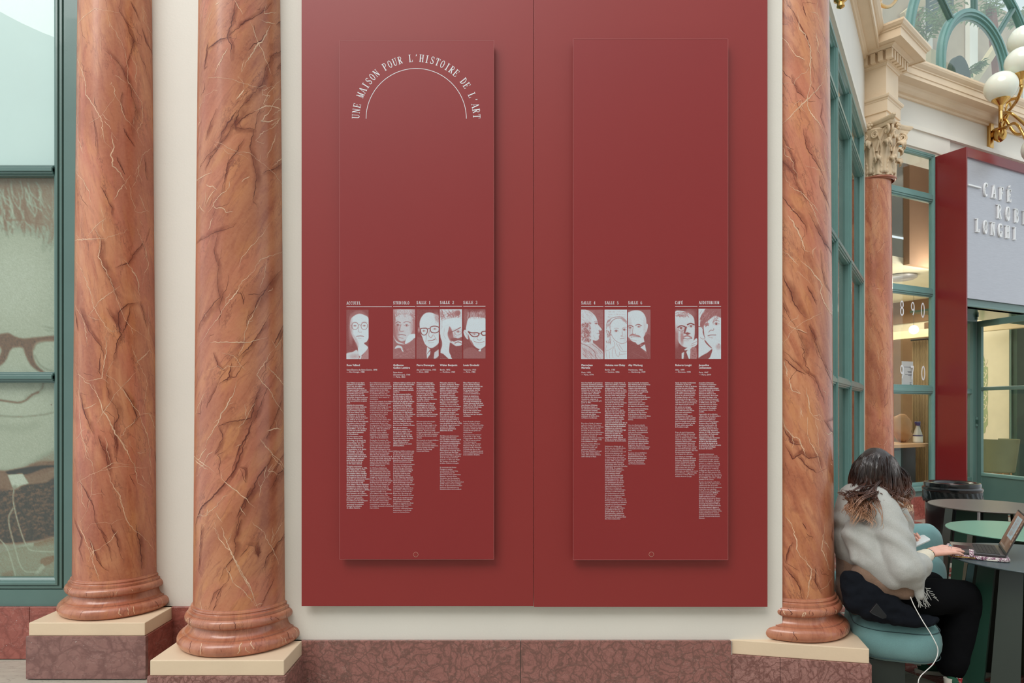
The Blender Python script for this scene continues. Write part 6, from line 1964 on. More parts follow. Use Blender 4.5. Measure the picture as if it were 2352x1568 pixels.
tq, zq = FB.at(1931, -8, 0.18)
obj('back_plate', MB().box(tq - 0.04, 0, q0.z + 0.25, tq + 0.04, 0.05, q0.z + 0.6, FB).box(tq - 0.015, 0.04, q0.z + 0.27, tq + 0.015, 0.19, q0.z + 0.30, FB), M['brass'], br, bevel=0.008)

# ------------------------------------------------------------------ café portal: red fin, sign, soffit, doors
def brushed():
    t = NT('brushed_metal'); v = t.coord('Object', (1, 1, 60)); f = t.noise(v, 6, 6, 0.7)
    t.l(t.ramp(f, [(0.3, rgb(168, 168, 174)), (0.7, rgb(192, 192, 198))]), t.b.inputs['Base Color'])
    t.b.inputs['Metallic'].default_value = 0.55; t.b.inputs['Roughness'].default_value = 0.38; t.bump(f, 0.12, 0.004); return t.m
M['brushed'] = brushed()
M['letter'] = plain('white_letter_paint', rgb(224, 226, 228), 0.4, var=0.02)
portal = empty('cafe_portal', FC(2.5, 0.2, 0), 'red framed café entrance surround with brushed metal sign', 'portal')
fo = 0.41
obj('side_fin', MB().box(ct1 + 0.015, -0.02, 0, ct1 + 0.045, fo, 5.13, FC), M['red_fin'], portal, bevel=0.002)
obj('side_fin', MB().box(pt1, -0.02, 0, pt1 + 0.03, fo, 5.13, FC), M['red_fin'], portal, bevel=0.002)
obj('top_board', MB().box(ct1 + 0.045, -0.02, 5.0, pt1, fo, 5.03, FC).box(ct1 + 0.045, fo - 0.03, 5.03, pt1, fo, 5.13, FC), M['red_fin'], portal)
zsb = FC.z(2216, 683, fo - 0.02); zst = 5.0
sg = obj('sign_face', MB().box(ct1 + 0.046, -0.02, zsb, pt1, fo - 0.03, zst, FC), M['brushed'], portal)
lt = []
def sign_row(s, px0, rtop, rbot, adv_px):
    t, zt_ = FC.at(px0, rtop, fo); _, zb = FC.at(px0, rbot, fo); h = zt_ - zb
    t2, _ = FC.at(px0 + adv_px * 1.0, rtop, fo); adv = t2 - t
    for i, ch in enumerate(s):
        if ch == ' ': continue
        m1 = MB(); tt = t + adv * i
        glyph(m1, ch, lambda a, b, d, tt=tt: FC(tt + a * h * 0.9, fo - 0.028 + (0.022 if d >= -0.0001 else 0.0) + d * 0.0, zb + b * h), 0.02, 1.0, 1.0)
        obj('raised_letter', m1, M['letter'], sg, fix=True)
sign_row('CAFÉ', 2262.5, 418, 449, 18.5)
sign_row('ROBERTO', 2293, 468, 501, 20.2)
sign_row('LONGHI', 2244, 500.5, 532, 17.6)
t, z = FC.at(2226, 423, fo); t2, z2 = FC.at(2255, 431, fo)
obj('raised_dash', MB().box(t, fo - 0.03, z - 0.010, t2, fo - 0.006, z + 0.010, FC), M['letter'], sg)
# green head frame and soffit
hz0 = FC.z(2216, 703, fo - 0.05)
hf = obj('head_rail', MB().box(ct1 + 0.046, 0.25, hz0, pt1, fo - 0.06, zsb, FC).box(ct1 + 0.046, 0.25, hz0 - 0.0, pt1, fo - 0.04, zsb - 0.08, FC), M['green'], portal, bevel=0.006)
M['soffit'] = plain('glossy_green_soffit', rgb(92, 118, 104), 0.12, var=0.05)
obj('soffit', MB().box(ct1 + 0.046, -0.4, hz0, pt1, 0.25, hz0 + 0.03, FC), M['soffit'], portal)
do = -0.08
dz1 = hz0
# fixed narrow side light
d1 = empty('door_1', FC(ct1 + 0.2, do, 0), kind='structure')
tj = FC.t_at(2240, do)
obj('door_frame', MB().ring(FC, ct1 + 0.05, tj, 0.0, dz1, [(0, do - 0.05), (0, do + 0.03), (0.11, do + 0.03), (0.12, do + 0.01), (0.135, do), (0.135, do - 0.05)]).box(ct1 + 0.15, do - 0.03, 0.1, tj - 0.1, do + 0.015, 0.52, FC).box(ct1 + 0.15, do - 0.02, 1.77, tj - 0.1, do + 0.02, 1.84, FC), M['green'], d1, smooth=30)
obj('glass_pane', MB().box(ct1 + 0.16, do - 0.012, 0.5, tj - 0.12, do - 0.008, dz1 - 0.12, FC), M['glass'], d1)
for z in (2.95, 1.35):
    obj('hinge', MB().lathe([(0.012, z - 0.07), (0.014, z - 0.07), (0.014, z + 0.07), (0.012, z + 0.07)], 0, 0, 12, T=lambda x, y, zz: FC(tj - 0.035 + x, do + 0.04 + y, zz)), M['green'], d1)
    obj('hinge', MB().box(tj - 0.05, do + 0.03, z - 0.03, tj - 0.02, do + 0.06, z + 0.03, FC), M['dark_green'], d1)
# opened right leaf
FD = Fr((FC(tj, do + 0.04, 0).x, FC(tj, do + 0.04, 0).y), (0.20, -0.98))
FD2 = FD
LW = 1.05
d2 = empty('door_2', FD(0, 0, 0), kind='structure')
zl_t = EYE + (942 - 738) / F * FD.A.y
def dbox(a0, z0, a1, z1, o=0.022): return MB().box(a0, -o, z0, a1, o, z1, FD)
zb_ = EYE - (1085 - 942) / F * FD.A.y
zm = EYE + (942 - 893) / F * FD.A.y
obj('stile', dbox(0, 0.02, 0.075, zl_t), M['green'], d2, bevel=0.004)
obj('stile', dbox(LW - 0.09, 0.02, LW, zl_t), M['green'], d2, bevel=0.004)
obj('top_rail', dbox(0.07, zl_t - 0.09, LW - 0.09, zl_t), M['green'], d2, bevel=0.004)
obj('glazing_bar', dbox(0.07, zm - 0.028, LW - 0.09, zm + 0.028), M['green'], d2, bevel=0.008)
obj('bottom_rail', dbox(0.07, 0.02, LW - 0.09, zb_ - 0.04, 0.018), M['green'], d2, bevel=0.006)
obj('rail_moulding', dbox(0.07, zb_ - 0.045, LW - 0.09, zb_ + 0.01, 0.03), M['green_light'], d2, bevel=0.012)
for a, b in ((zb_, zm - 0.02), (zm + 0.02, zl_t - 0.08)): obj('glass_pane', MB().box(0.07, -0.003, a, LW - 0.09, 0.003, b, FD), M['glass'], d2)

# ------------------------------------------------------------------ café interior
M['cafe_floor'] = plain('cafe_floor', rgb(150, 132, 108), 0.4, var=0.1)
M['cafe_wall'] = plain('cafe_wall_paint', rgb(222, 214, 188), 0.6, var=0.03)
M['tan'] = plain('tan_panel', rgb(172, 138, 112), 0.5, var=0.03)
M['brown'] = plain('brown_curtain', rgb(120, 94, 68), 0.7, var=0.15, scale=3)
M['darkcab'] = plain('dark_cabinet', rgb(36, 48, 48), 0.4, var=0.06)
M['counter_wood'] = plain('counter_wood', rgb(206, 160, 116), 0.45, var=0.1, scale=4)
zc = 3.87
FS = Fr((FC(6.2, 0, 0).x, FC(6.2, 0, 0).y), FC.n)
FH = Fr((FC(7.6, 0, 0).x, FC(7.6, 0, 0).y), FC.n)
tco = FS.t_at(2319)
obj('wall_interior', MB().box(-0.6, -4.3, 0, 9.2, -4.1, 5.5, FC).box(9.0, -4.1, 0, 9.2, -0.41, 5.5, FC).box(-0.6, -4.1, 0, -0.4, -0.5, 5.5, FC).box(-4.1, -0.15, 0, tco, 0, zc, FS), M['cafe_wall'], kind='structure')
obj('wall_inner', MB().box(tB0 - 0.5, -2.6, 0, -0.6, -2.4, 6.2, FB).box(tB0 - 0.5, -2.4, 5.2, -0.3, -0.46, 5.4, FB), M['brown'], kind='structure')
obj('ceiling_cafe', MB().box(-0.4, -4.1, zc, 9.0, -1.05, zc + 0.12, FC), M['cafe_wall'], kind='structure')
tp0 = FC.t_at(2082, -1.0)
tan_ = meta(obj('ceiling_bulkhead', MB().box(tp0, -1.05, zc - 0.0, 3.2, -0.95, 5.5, FC), M['tan']), 'tan bulkhead panel hanging behind the upper panes of the far window', 'bulkhead')
lf_ = bpy.data.lights.new('cafe_fill_light', 'AREA'); lf_.energy = 130; lf_.color = (1.0, 0.93, 0.80); lf_.shape = 'RECTANGLE'; lf_.size = 4.5; lf_.size_y = 2.0  # unseen area light added because the enclosed café would be dark
lo = bpy.data.objects.new('cafe_fill_light', lf_); COL.objects.link(lo); p = FC(3.6, -2.6, zc - 0.25); lo.location = p; lo.rotation_euler = (0, 0, atan2(FC.c.y, FC.c.x))
lf2 = bpy.data.lights.new('cafe_ceiling_fill', 'AREA'); lf2.energy = 45; lf2.color = (1.0, 0.93, 0.80); lf2.size = 2.5  # unseen upward fill, added to brighten the café ceiling
lo = bpy.data.objects.new('cafe_ceiling_fill', lf2); COL.objects.link(lo); lo.location = FC(2.4, -2.6, 2.2); lo.rotation_euler = (pi, 0, 0)
# panelling of the side wall seen through window C
def fsbox(px0, r0, px1, r1, o, mat, nm='wall_panel_far', thick=0.03):
    a, z1_ = FS.at(px0, r0, o); b, z0_ = FS.at(px1, r1, o)
    z1_ = 0.5 * (FS.z(px0, r0, o) + FS.z(px1, r0, o)); z0_ = 0.5 * (FS.z(px0, r1, o) + FS.z(px1, r1, o))
    return MB().box(min(a, b), o - thick, max(z0_, 0.0), max(a, b), o, z1_, FS)
m_ = fsbox(2030, 690, 2136, 742, 0.04, None); m2_ = fsbox(2030, 778, 2136, 1150, 0.04, None); m3_ = fsbox(2123, 740, 2137, 780, 0.04, None)
for x in (m2_, m3_): m_.add(x.v, x.f)
obj('wall_panelling', m_, M['brown'], kind='structure')
cur = empty('curtain', FS(FS.t_at(2116, 0.3), 0.3, 0), 'brown folded curtain hanging inside the café behind the far window', 'curtain')
vs = []; n = 60; ta, tb_ = FS.t_at(2098, 0.3), FS.t_at(2134, 0.3); zcu = FS.z(2110, 782, 0.3)
for i in range(n + 1):
    t = ta + (tb_ - ta) * i / n; o = 0.3 + 0.05 * sin(i * 1.15)
    vs += [FS(t, o, 0.0), FS(t, o, zcu)]
o = obj('curtain_cloth', MB().add(vs, [(2 * i, 2 * i + 2, 2 * i + 3, 2 * i + 1) for i in range(n)]), plain('olive_brown_cloth', rgb(140, 122, 90), 0.8, var=0.12, scale=3), cur, smooth=180, fix=False)
md_ = o.modifiers.new('thick', 'SOLIDIFY'); md_.thickness = 0.01
obj('curtain_rail', MB().tube([FS(ta - 0.05, 0.3, zcu + 0.02), FS(tb_ + 0.05, 0.3, zcu + 0.02)], 0.02, 8), M['darkcab'], cur)
lf3 = bpy.data.lights.new('bulkhead_fill_light', 'AREA'); lf3.energy = 22; lf3.color = (1.0, 0.93, 0.82); lf3.size = 0.4  # unseen light added only to brighten the tan bulkhead
lo = bpy.data.objects.new('bulkhead_fill_light', lf3); COL.objects.link(lo); lo.location = FC(3.2, -0.6, 3.6); lo.rotation_euler = (radians(115), 0, atan2(FC.c.y, FC.c.x) + radians(75))
# globe lamp, ceiling lamps
g = inC(2099, 757, -2.6)
gl_ = empty('globe_lamp', tuple(g + Vector((0, 0, 0.09))), 'glowing white globe lamp inside the café above the numerals', 'lamp')
obj('globe', MB().sphere(g, 0.088, 28, 18), emis('lamp_glow', (1, 0.97, 0.9), 2.2), gl_, smooth=180)
obj('cord', MB().tube([g + Vector((0, 0, 0.088)), Vector((g.x, g.y, zc))], 0.004, 6), M['darkcab'], gl_)
g = inC(2068, 590, -1.6)
cl = empty('ceiling_lamp', (g.x, g.y, zc), 'oblong metal ceiling lamp behind the second pane of the far window', 'lamp')
obj('lamp_body', MB().lathe([(0, 0), (0.22, 0), (0.26, -0.02), (0.26, -0.05), (0.22, -0.075), (0, -0.078)], 0, 0, 32, T=lambda x, y, z: Vector((g.x + x, g.y + y, zc + z))), M['brushed'], cl, smooth=40)
g2 = inC(2124, 628, -2.6)
dl = empty('downlight', (g2.x, g2.y, zc), 'small round downlight in the cream café ceiling', 'lamp')
obj('downlight_ring', MB().lathe([(0.07, 0), (0.10, 0), (0.10, -0.012), (0.07, -0.012)], 0, 0, 28, T=lambda x, y, z: Vector((g2.x + x, g2.y + y, zc + z))), M['cream_white'], dl)
obj('downlight_lens', MB().lathe([(0, -0.004), (0.07, -0.004), (0.07, -0.001)], 0, 0, 28, T=lambda x, y, z: Vector((g2.x + x, g2.y + y, zc + z))), emis('downlight_glow', (1, 0.95, 0.85), 3), dl)
# counter behind the lower pane with spray bottle and paper bag
zk = FC.z(2100, 1018, -0.25)
ck = empty('counter', FC(0.9, -0.5, 0), 'wood-topped counter with dark front behind the lowest pane of the far window', 'counter')
tk = FC.t_at(2131, -0.2)
obj('counter_top', MB().add([FC(0.2, -0.16, zk - 0.05), FC(tk, -0.16, zk - 0.05), FC(tk, -0.75, zk - 0.05), FC(0.2, -0.75, zk - 0.05), FC(0.2, -0.16, zk), FC(tk, -0.16, zk), FC(tk, -0.75, zk), FC(0.2, -0.75, zk)], [(0, 1, 2, 3), (4, 5, 6, 7), (0, 1, 5, 4), (1, 2, 6, 5), (2, 3, 7, 6), (3, 0, 4, 7)]), M['counter_wood'], ck, bevel=0.004)
obj('cabinet', MB().box(0.25, -0.72, 0.0, tk - 0.05, -0.35, zk - 0.052, FC), M['darkcab'], ck)
obj('cabinet_panel', MB().box(0.45, -0.35, 0.3, tk - 0.42, -0.33, zk - 0.1, FC), M['green'], ck, bevel=0.004)
sb = inC(2108, 1016, -0.32); sb.z = zk
M['plastic_white'] = plain('translucent_plastic', rgb(196, 190, 180), 0.35, var=0.03)
M['plastic_blue'] = plain('blue_plastic', rgb(58, 56, 110), 0.35, var=0.05)
sp_ = empty('spray_bottle', tuple(sb), 'white spray bottle with blue trigger on the counter behind the glass', 'bottle')
def TS(x, y, z): return Vector((sb.x, sb.y, sb.z)) + Vector((FC.c.x * x + FC.n.x * y, FC.c.y * x + FC.n.y * y, z))
obj('bottle_body', MB().lathe([(0.0, 0.0), (0.075, 0.0), (0.08, 0.01), (0.08, 0.11), (0.075, 0.13), (0.05, 0.19), (0.03, 0.24), (0.03, 0.26), (0, 0.262)], 0, 0, 24, T=lambda x, y, z: TS(x, y * 0.7, z)), M['plastic_white'], sp_, smooth=40)
obj('bottle_label', MB().lathe([(0.0815, 0.02), (0.0815, 0.10)], 0, 0, 24, T=lambda x, y, z: TS(x, y * 0.7, z)), M['cream_white'], sp_)
obj('label_band', MB().lathe([(0.0825, 0.10), (0.0825, 0.115)], 0, 0, 24, T=lambda x, y, z: TS(x, y * 0.7, z)), M['plastic_blue'], sp_)
obj('bottle_collar', MB().lathe([(0.034, 0.255), (0.034, 0.285), (0, 0.286)], 0, 0, 20, T=TS), M['plastic_blue'], sp_)
obj('spray_head', MB().box(-0.06, -0.014, 0.283, 0.05, 0.014, 0.315, TS).box(0.035, -0.01, 0.20, 0.052, 0.01, 0.29, TS), M['plastic_blue'], sp_, bevel=0.006)
pb = inC(2070, 1016, -0.55); pb.z = zk
bagm = plain('kraft_paper', rgb(196, 146, 100), 0.7, var=0.08, bump=0.3, bscale=14)
mb = MB(); mb.sphere((0, 0, 0.21), (0.20, 0.10, 0.215), 24, 14)
rnd = random.Random(8)
vs = [Vector(v) + Vector((rnd.gauss(0, .007), rnd.gauss(0, .007), rnd.gauss(0, .006))) for v in mb.v]
mb.v = [(v.x + (0.05 if v.z < 0.12 else 0), v.y, max(v.z, 0.0)) for v in vs]
mb.v = [tuple(Vector((pb.x, pb.y, pb.z)) + Vector((FC.c.x * a + FC.n.x * b, FC.c.y * a + FC.n.y * b, c))) for a, b, c in mb.v]
meta(obj('paper_bag', mb, bagm, smooth=180), 'rounded kraft paper bag on the counter beside the spray bottle', 'bag')
# notice card on the glass
ta, za = FC.at(2071, 829, -0.06); tb_, zb2 = FC.at(2097, 887, -0.06)
nc = empty('notice_card', FC(ta, -0.06, zb2), 'white notice card behind the glass between the numerals', 'card')
obj('card_sheet', MB().box(ta, -0.062, zb2, tb_, -0.058, za, FC), plain('white_card', rgb(206, 202, 204), 0.6, var=0.02), nc)
w_ = tb_ - ta; h_ = za - zb2
ink = plain('grey_ink', rgb(70, 74, 96), 0.6)
mb = MB()
for (u0, u1, v) in ((0.2, 0.85, 0.76), (0.5, 0.85, 0.58), (0.55, 0.85, 0.55), (0.5, 0.88, 0.46), (0.55, 0.85, 0.43), (0.3, 0.5, 0.46), (0.7, 0.85, 0.14), (0.72, 0.82, 0.10), (0.7, 0.86, 0.06)):
    mb.box(ta + w_ * u0, -0.0578, zb2 + h_ * v, ta + w_ * u1, -0.0574, zb2 + h_ * (v + 0.018), FC)
obj('card_print', mb, ink, nc, kind='stuff')
# seen through the open door: stencilled wall, column, shelves, chair
sg2 = empty('wall_stencil_ornament', FS(FS.t_at(2260), 0, 1.0), 'pale green stencilled ornament on the café wall, seen through the open door', 'ornament')
M['stencil'] = plain('sage_stencil', rgb(158, 172, 132), 0.6, var=0.03)
t0, t1 = FS.t_at(2250), FS.t_at(2269); z0 = FS.z(2260, 992); z1 = FS.z(2260, 815)
H_ = z1 - z0; Wd = t1 - t0
outl = [(0, 0.0), (0.25, 0.06), (0.35, 0.02), (0.5, -0.02), (0.7, 0.0), (0.75, 0.06), (1.0, 0.1), (1.0, 0.26), (0.92, 0.30), (0.92, 0.34), (1, 0.36), (1, 0.55), (0.92, 0.6), (1, 0.64), (1, 0.84), (0.65, 0.86), (0.65, 0.93), (0.45, 1.0), (0, 0.98)]
obj('stencil_field', MB().prism([(t0 + Wd * a, z0 + H_ * b) for a, b in outl], 0.001, 0.004, T=lambda a, b, c: FS(a, c, b)), M['stencil'], sg2)
mb = MB()
for cyc in (0.16, 0.33, 0.45, 0.62, 0.74, 0.88):
    c0 = (t0 + Wd * 0.5, z0 + H_ * cyc); rx = Wd * 0.24; rz = H_ * 0.032
    pts = [(c0[0] + rx * cos(a * pi / 8), c0[1] + rz * sin(a * pi / 8)) for a in range(17)]
    L, R = strip2d(pts, abs(Wd) * 0.10); n = len(pts); mb.add([FS(a, 0.0055, b) for a, b in L + R], [(i, i + 1, n + i + 1, n + i) for i in range(n - 1)])
    for sg_ in (-1, 1):
        pts = [(c0[0] + rx * sg_, c0[1]), (c0[0] + Wd * 0.42 * sg_, c0[1] + H_ * 0.03), (c0[0] + Wd * 0.3 * sg_, c0[1] + H_ * 0.07)]
        L, R = strip2d(spl(pts), abs(Wd) * 0.08); n = len(L); mb.add([FS(a, 0.0065, b) for a, b in L + R], [(i, i + 1, n + i + 1, n + i) for i in range(n - 1)])
obj('stencil_tracery', mb, M['cafe_wall'], sg2, kind='stuff', fix=False)
obj('baseboard_inner', MB().box(-4.1, 0.0, 0, tco, 0.02, FS.z(2258, 1045), FS), M['brown'], kind='structure')
ta, tb_ = FS.t_at(2318, 0.10), FS.t_at(2336, 0.10)
scn = empty('steel_column', FS(0.5 * (ta + tb_), 0.1, 0), 'dark green steel column inside the café, seen through the open door', 'column')
obj('column_web', MB().box(min(ta, tb_), -0.15, 0, max(ta, tb_), 0.10, zc, FS), M['dark_green'], scn)
obj('column_flange', MB().box(min(ta, tb_) + 0.03, 0.10, 0, max(ta, tb_) - 0.08, 0.14, zc, FS), M['green'], scn)
zb1 = FS.z(2290, 758, 0.5)
meta(obj('lintel_beam', MB().box(-4.0, 0.42, zb1, -0.42, 0.56, zb1 + 0.16, FS), M['pot']), 'pale lintel beam across the café behind the open door', 'beam')
# shelving at the right edge
t0s, t1s = sorted((FH.t_at(2334, 0.2), FH.t_at(2420, 0.2)))
sh = empty('shelf_unit', FH(0.5 * (t0s + t1s), 0.1, 0), 'lit shelf unit at the right edge of the picture, inside the café', 'shelf')
M['brick_tile'] = plain('grey_wall_tile', rgb(120, 108, 92), 0.5, var=0.1, scale=20)
obj('back_panel', MB().box(t0s, -0.06, 0.0, t1s, -0.02, 2.4, FH), M['brick_tile'], sh)
zt_a = FH.z(2345, 940, 0); 
for i in range(14):
    for j in range(8):
        z = 0.75 + i * 0.085; x = t0s + j * 0.17 + (0.085 if i % 2 else 0)
        if x + 0.1 > t1s: continue
        obj('wall_tile', MB().box(x + 0.004, -0.02, z + 0.004, min(x + 0.166, t1s), -0.010, z + 0.081, FH), M['brick_tile'], sh)
rows_s = [(925, 0.05), (960, 0.04), (990, 0.035), (1030, 0.05)]
for row, hh in rows_s:
    z = FH.z(2345, row, 0.2)
    obj('shelf_board', MB().box(t0s, -0.01, z - hh, t1s, 0.25, z, FH), M['cream_white'], sh, bevel=0.003)
xs0 = FH.t_at(2345, 0.1); zsh = FH.z(2345, 925, 0.2) + 0.001
tin_c = [rgb(204, 60, 70), rgb(226, 196, 96), rgb(120, 180, 150)]
for i in range(3):
    x = FH.t_at(2341 + i * 10, 0.1)
    tn = empty('storage_tin', FH(x, 0.1, zsh), ['red tin on the café shelf, leftmost', 'yellow tin on the café shelf beside the red one', 'green tin on the café shelf, at the picture edge'][i], 'tin', 'tins on the café shelf')
    obj('tin_body', MB().lathe([(0, 0), (0.040, 0), (0.040, 0.15), (0, 0.15)], 0, 0, 20, T=lambda a, b, c, x=x: FH(x + a, 0.1 + b, zsh + c)), plain('tin_paint_%d' % i, tin_c[i], 0.4), tn, smooth=40)
    obj('tin_lid', MB().lathe([(0.042, 0.14), (0.042, 0.158), (0, 0.16)], 0, 0, 20, T=lambda a, b, c, x=x: FH(x + a, 0.1 + b, zsh + c)), M['cream_white'], tn, smooth=40)
x = FH.t_at(2342, 0.1); zsh = FH.z(2345, 990, 0.2) + 0.001
bx = empty('small_box', FH(x, 0.1, zsh), 'small blue and white box on the middle café shelf', 'box')
obj('box_body', MB().box(x - 0.06, 0.05, zsh, x + 0.06, 0.15, zsh + 0.09, FH), M['cream_white'], bx, bevel=0.003)
obj('box_label', MB().box(x - 0.03, 0.151, zsh + 0.02, x + 0.05, 0.152, zsh + 0.07, FH), plain('cyan_label', rgb(60, 160, 200), 0.5), bx)
# café tub chair and low bench
tc_ = FC.t_at(2292, -1.1)
cc = empty('tub_chair', FC(tc_, -1.1, 0), 'olive green tub chair inside the café, seen through the open door', 'chair')
M['olive'] = plain('olive_fabric', rgb(98, 104, 78), 0.6, var=0.08)
vs = []
for i in range(13):
    a = pi * (1.15 - 1.3 * i / 12); 
    for (r, z) in ((0.26, 0.42), (0.33, 1.0), (0.29, 1.0), (0.22, 0.42)): vs.append(FC(tc_ + r * cos(a), -1.1 + r * sin(a), z))
fs = [(4 * i + k, 4 * i + 4 + k, 4 * i + 4 + (k + 1) % 4, 4 * i + (k + 1) % 4) for i in range(12) for k in range(4)] + [(0, 1, 2, 3), (48, 49, 50, 51)]
obj('chair_back', MB().add(vs, fs), M['olive'], cc, smooth=40)
obj('chair_seat', MB().lathe([(0, 0.40), (0.24, 0.40), (0.26, 0.43), (0.25, 0.48), (0, 0.49)], 0, 0, 28, T=lambda x, y, z: FC(tc_ + x, -1.1 + y, z)), M['olive'], cc, smooth=40)
for a in (0.8, 2.3, 3.9, 5.4): obj('leg', MB().tube([FC(tc_ + 0.2 * cos(a), -1.1 + 0.2 * sin(a), 0.41), FC(tc_ + 0.25 * cos(a), -1.1 + 0.25 * sin(a), 0)], 0.014, 8), M['counter_wood'], cc)
# ------------------------------------------------------------------ furniture of the terrace
def fabric(name, col, scale=260, bump=0.25, rough=0.85, var=0.10, sheen=0.15):
    t = NT(name); v = t.coord('Object')
    f = t.noise(v, 7, 4); w = t.noise(v, scale, 2, 0.6)
    a = tuple(c * (1 - var) for c in col[:3]) + (1,); b = tuple(min(1, c * (1 + var)) for c in col[:3]) + (1,)
    c = t.ramp(f, [(0.3, a), (0.7, b)])
    c = t.mix(t.ramp(w, [(0.35, G(0)), (0.7, G(0.35))]), c, tuple(min(1, x * 1.5) for x in col[:3]) + (1,))
    t.l(c, t.b.inputs['Base Color']); t.b.inputs['Roughness'].default_value = rough
    t.b.inputs['Sheen Weight'].default_value = sheen; t.b.inputs['Specular IOR Level'].default_value = 0.5 if sheen else 0.15
    t.bump(w, bump, 0.003); return t.m
M['teal_fabric'] = fabric('teal_woven_fabric', rgb(106, 146, 146), 320, 0.2)
M['teal_dark'] = fabric('dark_teal_piping', rgb(44, 72, 76), 300, 0.1)
M['black_metal'] = plain('dark_green_metal', rgb(40, 50, 46), 0.4, var=0.05)
M['black_plastic'] = plain('glossy_black_plastic', rgb(14, 16, 19), 0.22, var=0.1, coat=0.3)
M['bin_bag'] = plain('black_bin_bag', rgb(16, 20, 22), 0.25, var=0.2, bump=0.6, bscale=30)

def rrect(hx, hy, r, n=7):
    pts = []
    for cx, cy, a0 in ((hx - r, hy - r, 0), (-hx + r, hy - r, 90), (-hx + r, -hy + r, 180), (hx - r, -hy + r, 270)):
        for i in range(n + 1):
            a = radians(a0 + 90 * i / n); pts.append((cx + r * cos(a), cy + r * sin(a)))
    return pts
def loft(mb, rings, T):
    n = len(rings[0][0]); vs = []
    for pts, z in rings: vs += [T(x, y, z) for x, y in pts]
    k = len(rings)
    return mb.add(vs, [(i * n + j, i * n + (j + 1) % n, (i + 1) * n + (j + 1) % n, (i + 1) * n + j) for i in range(k - 1) for j in range(n)] + [tuple(range(n - 1, -1, -1)), tuple((k - 1) * n + j for j in range(n))])
def TR(cx, cy, rot):
    c, s = cos(rot), sin(rot)
    return lambda x, y, z: Vector((cx + c * x - s * y, cy + s * x + c * y, z))
def cushion(mb, hx, hy, r, z0, z1, T, e=0.05, dome=0.02):
    rg = []
    for i in range(9):
        a = -pi / 2 + pi * i / 8; ins = e * (1 - cos(a)); rg.append((rrect(hx - ins, hy - ins, max(r - ins, 0.01)), (z0 + z1) / 2 + (z1 - z0) / 2 * sin(a)))
    for k, q in ((0.75, 0.5), (0.4, 0.85), (0.1, 1.0)): rg.append((rrect((hx - e) * k, (hy - e) * k, max((r - e) * k, 0.005)), z1 + dome * q))
    return loft(mb, rg, T)

# near stool
NS = (2.105, 3.80); Ts = TR(*NS, radians(-20))
st = empty('upholstered_stool', (NS[0], NS[1], 0), 'teal upholstered stool the person sits on, beside the angled plinth', 'stool')
obj('seat', cushion(MB(), 0.215, 0.31, 0.15, 0.205, 0.405, Ts, 0.06, 0.022), M['teal_fabric'], st, smooth=180)
pr = rrect(0.212, 0.307, 0.148, 10)
obj('piping', MB().tube([Ts(x * 0.965, y * 0.965, 0.372) for x, y in pr + pr[:1]], 0.0022, 6), M['teal_dark'], st)
obj('piping', MB().tube([Ts(x * 0.975, y * 0.975, 0.232) for x, y in pr + pr[:1]], 0.0022, 6), M['teal_dark'], st)
obj('pedestal', MB().box(-0.16, -0.255, 0.0, 0.03, 0.24, 0.21, Ts), M['black_metal'], st, bevel=0.006)
obj('pedestal_foot', MB().box(-0.175, -0.265, 0.0, 0.045, 0.25, 0.012, Ts), M['black_metal'], st)
# second chair behind, its curved back to the camera
CX2 = (2.50, 4.36); Tc = TR(*CX2, radians(8))
c2 = empty('upholstered_chair', (CX2[0], CX2[1], 0), 'teal upholstered chair with rounded back, behind the phone', 'chair')
def back_shell(mb, T, hw, z0, z1, th, bend):
    out = []
    n = 10
    out += [(-hw * 0.92, z0), (-hw, z0 + 0.2)]
    for i in range(n + 1):
        a = pi - (pi / 2) * i / n; out.append((-hw + 0.2 + 0.2 * cos(a), z1 - 0.16 + 0.16 * sin(a)))
    for i in range(n + 1):
        a = pi / 2 - (pi / 2) * i / n; out.append((hw - 0.2 + 0.2 * cos(a), z1 - 0.16 + 0.16 * sin(a)))
    out += [(hw, z0 + 0.2), (hw * 0.92, z0)]
    cz = (z0 + z1) / 2; rings = []
    vs = []
    prof = [(0.05, -th / 2 - 0.0), (0.5, -th / 2), (0.8, -th * 0.48), (0.94, -th * 0.32), (1.0, 0), (0.94, th * 0.32), (0.8, th * 0.48), (0.5, th / 2), (0.05, th / 2)]
    for k, o in prof:
        for x, z in out:
            xx = x * k; zz = cz + (z - cz) * k
            vs.append(T(xx, o + bend * (xx / hw) ** 2, zz))
    m = len(out)
    mb.add(vs, [(i * m + j, i * m + (j + 1) % m, (i + 1) * m + (j + 1) % m, (i + 1) * m + j) for i in range(len(prof) - 1) for j in range(m)] + [tuple(range(m)), tuple((len(prof) - 1) * m + j for j in range(m))])
    return mb
obj('backrest', back_shell(MB(), Tc, 0.36, 0.33, 0.790, 0.13, 0.12), M['teal_fabric'], c2, smooth=180)
obj('seat', cushion(MB(), 0.27, 0.27, 0.15, 0.24, 0.42, TR(CX2[0] - 0.03, CX2[1] + 0.20, radians(8)), 0.06, 0.02), M['teal_fabric'], c2, smooth=180)
obj('outer_shell', back_shell(MB(), TR(CX2[0] + 0.01, CX2[1] - 0.055, radians(8)), 0.345, 0.235, 0.60, 0.09, 0.12), M['teal_fabric'], c2, smooth=180)
obj('pedestal', MB().box(-0.12, 0.02, 0, 0.12, 0.32, 0.25, Tc), M['black_metal'], c2, bevel=0.006)

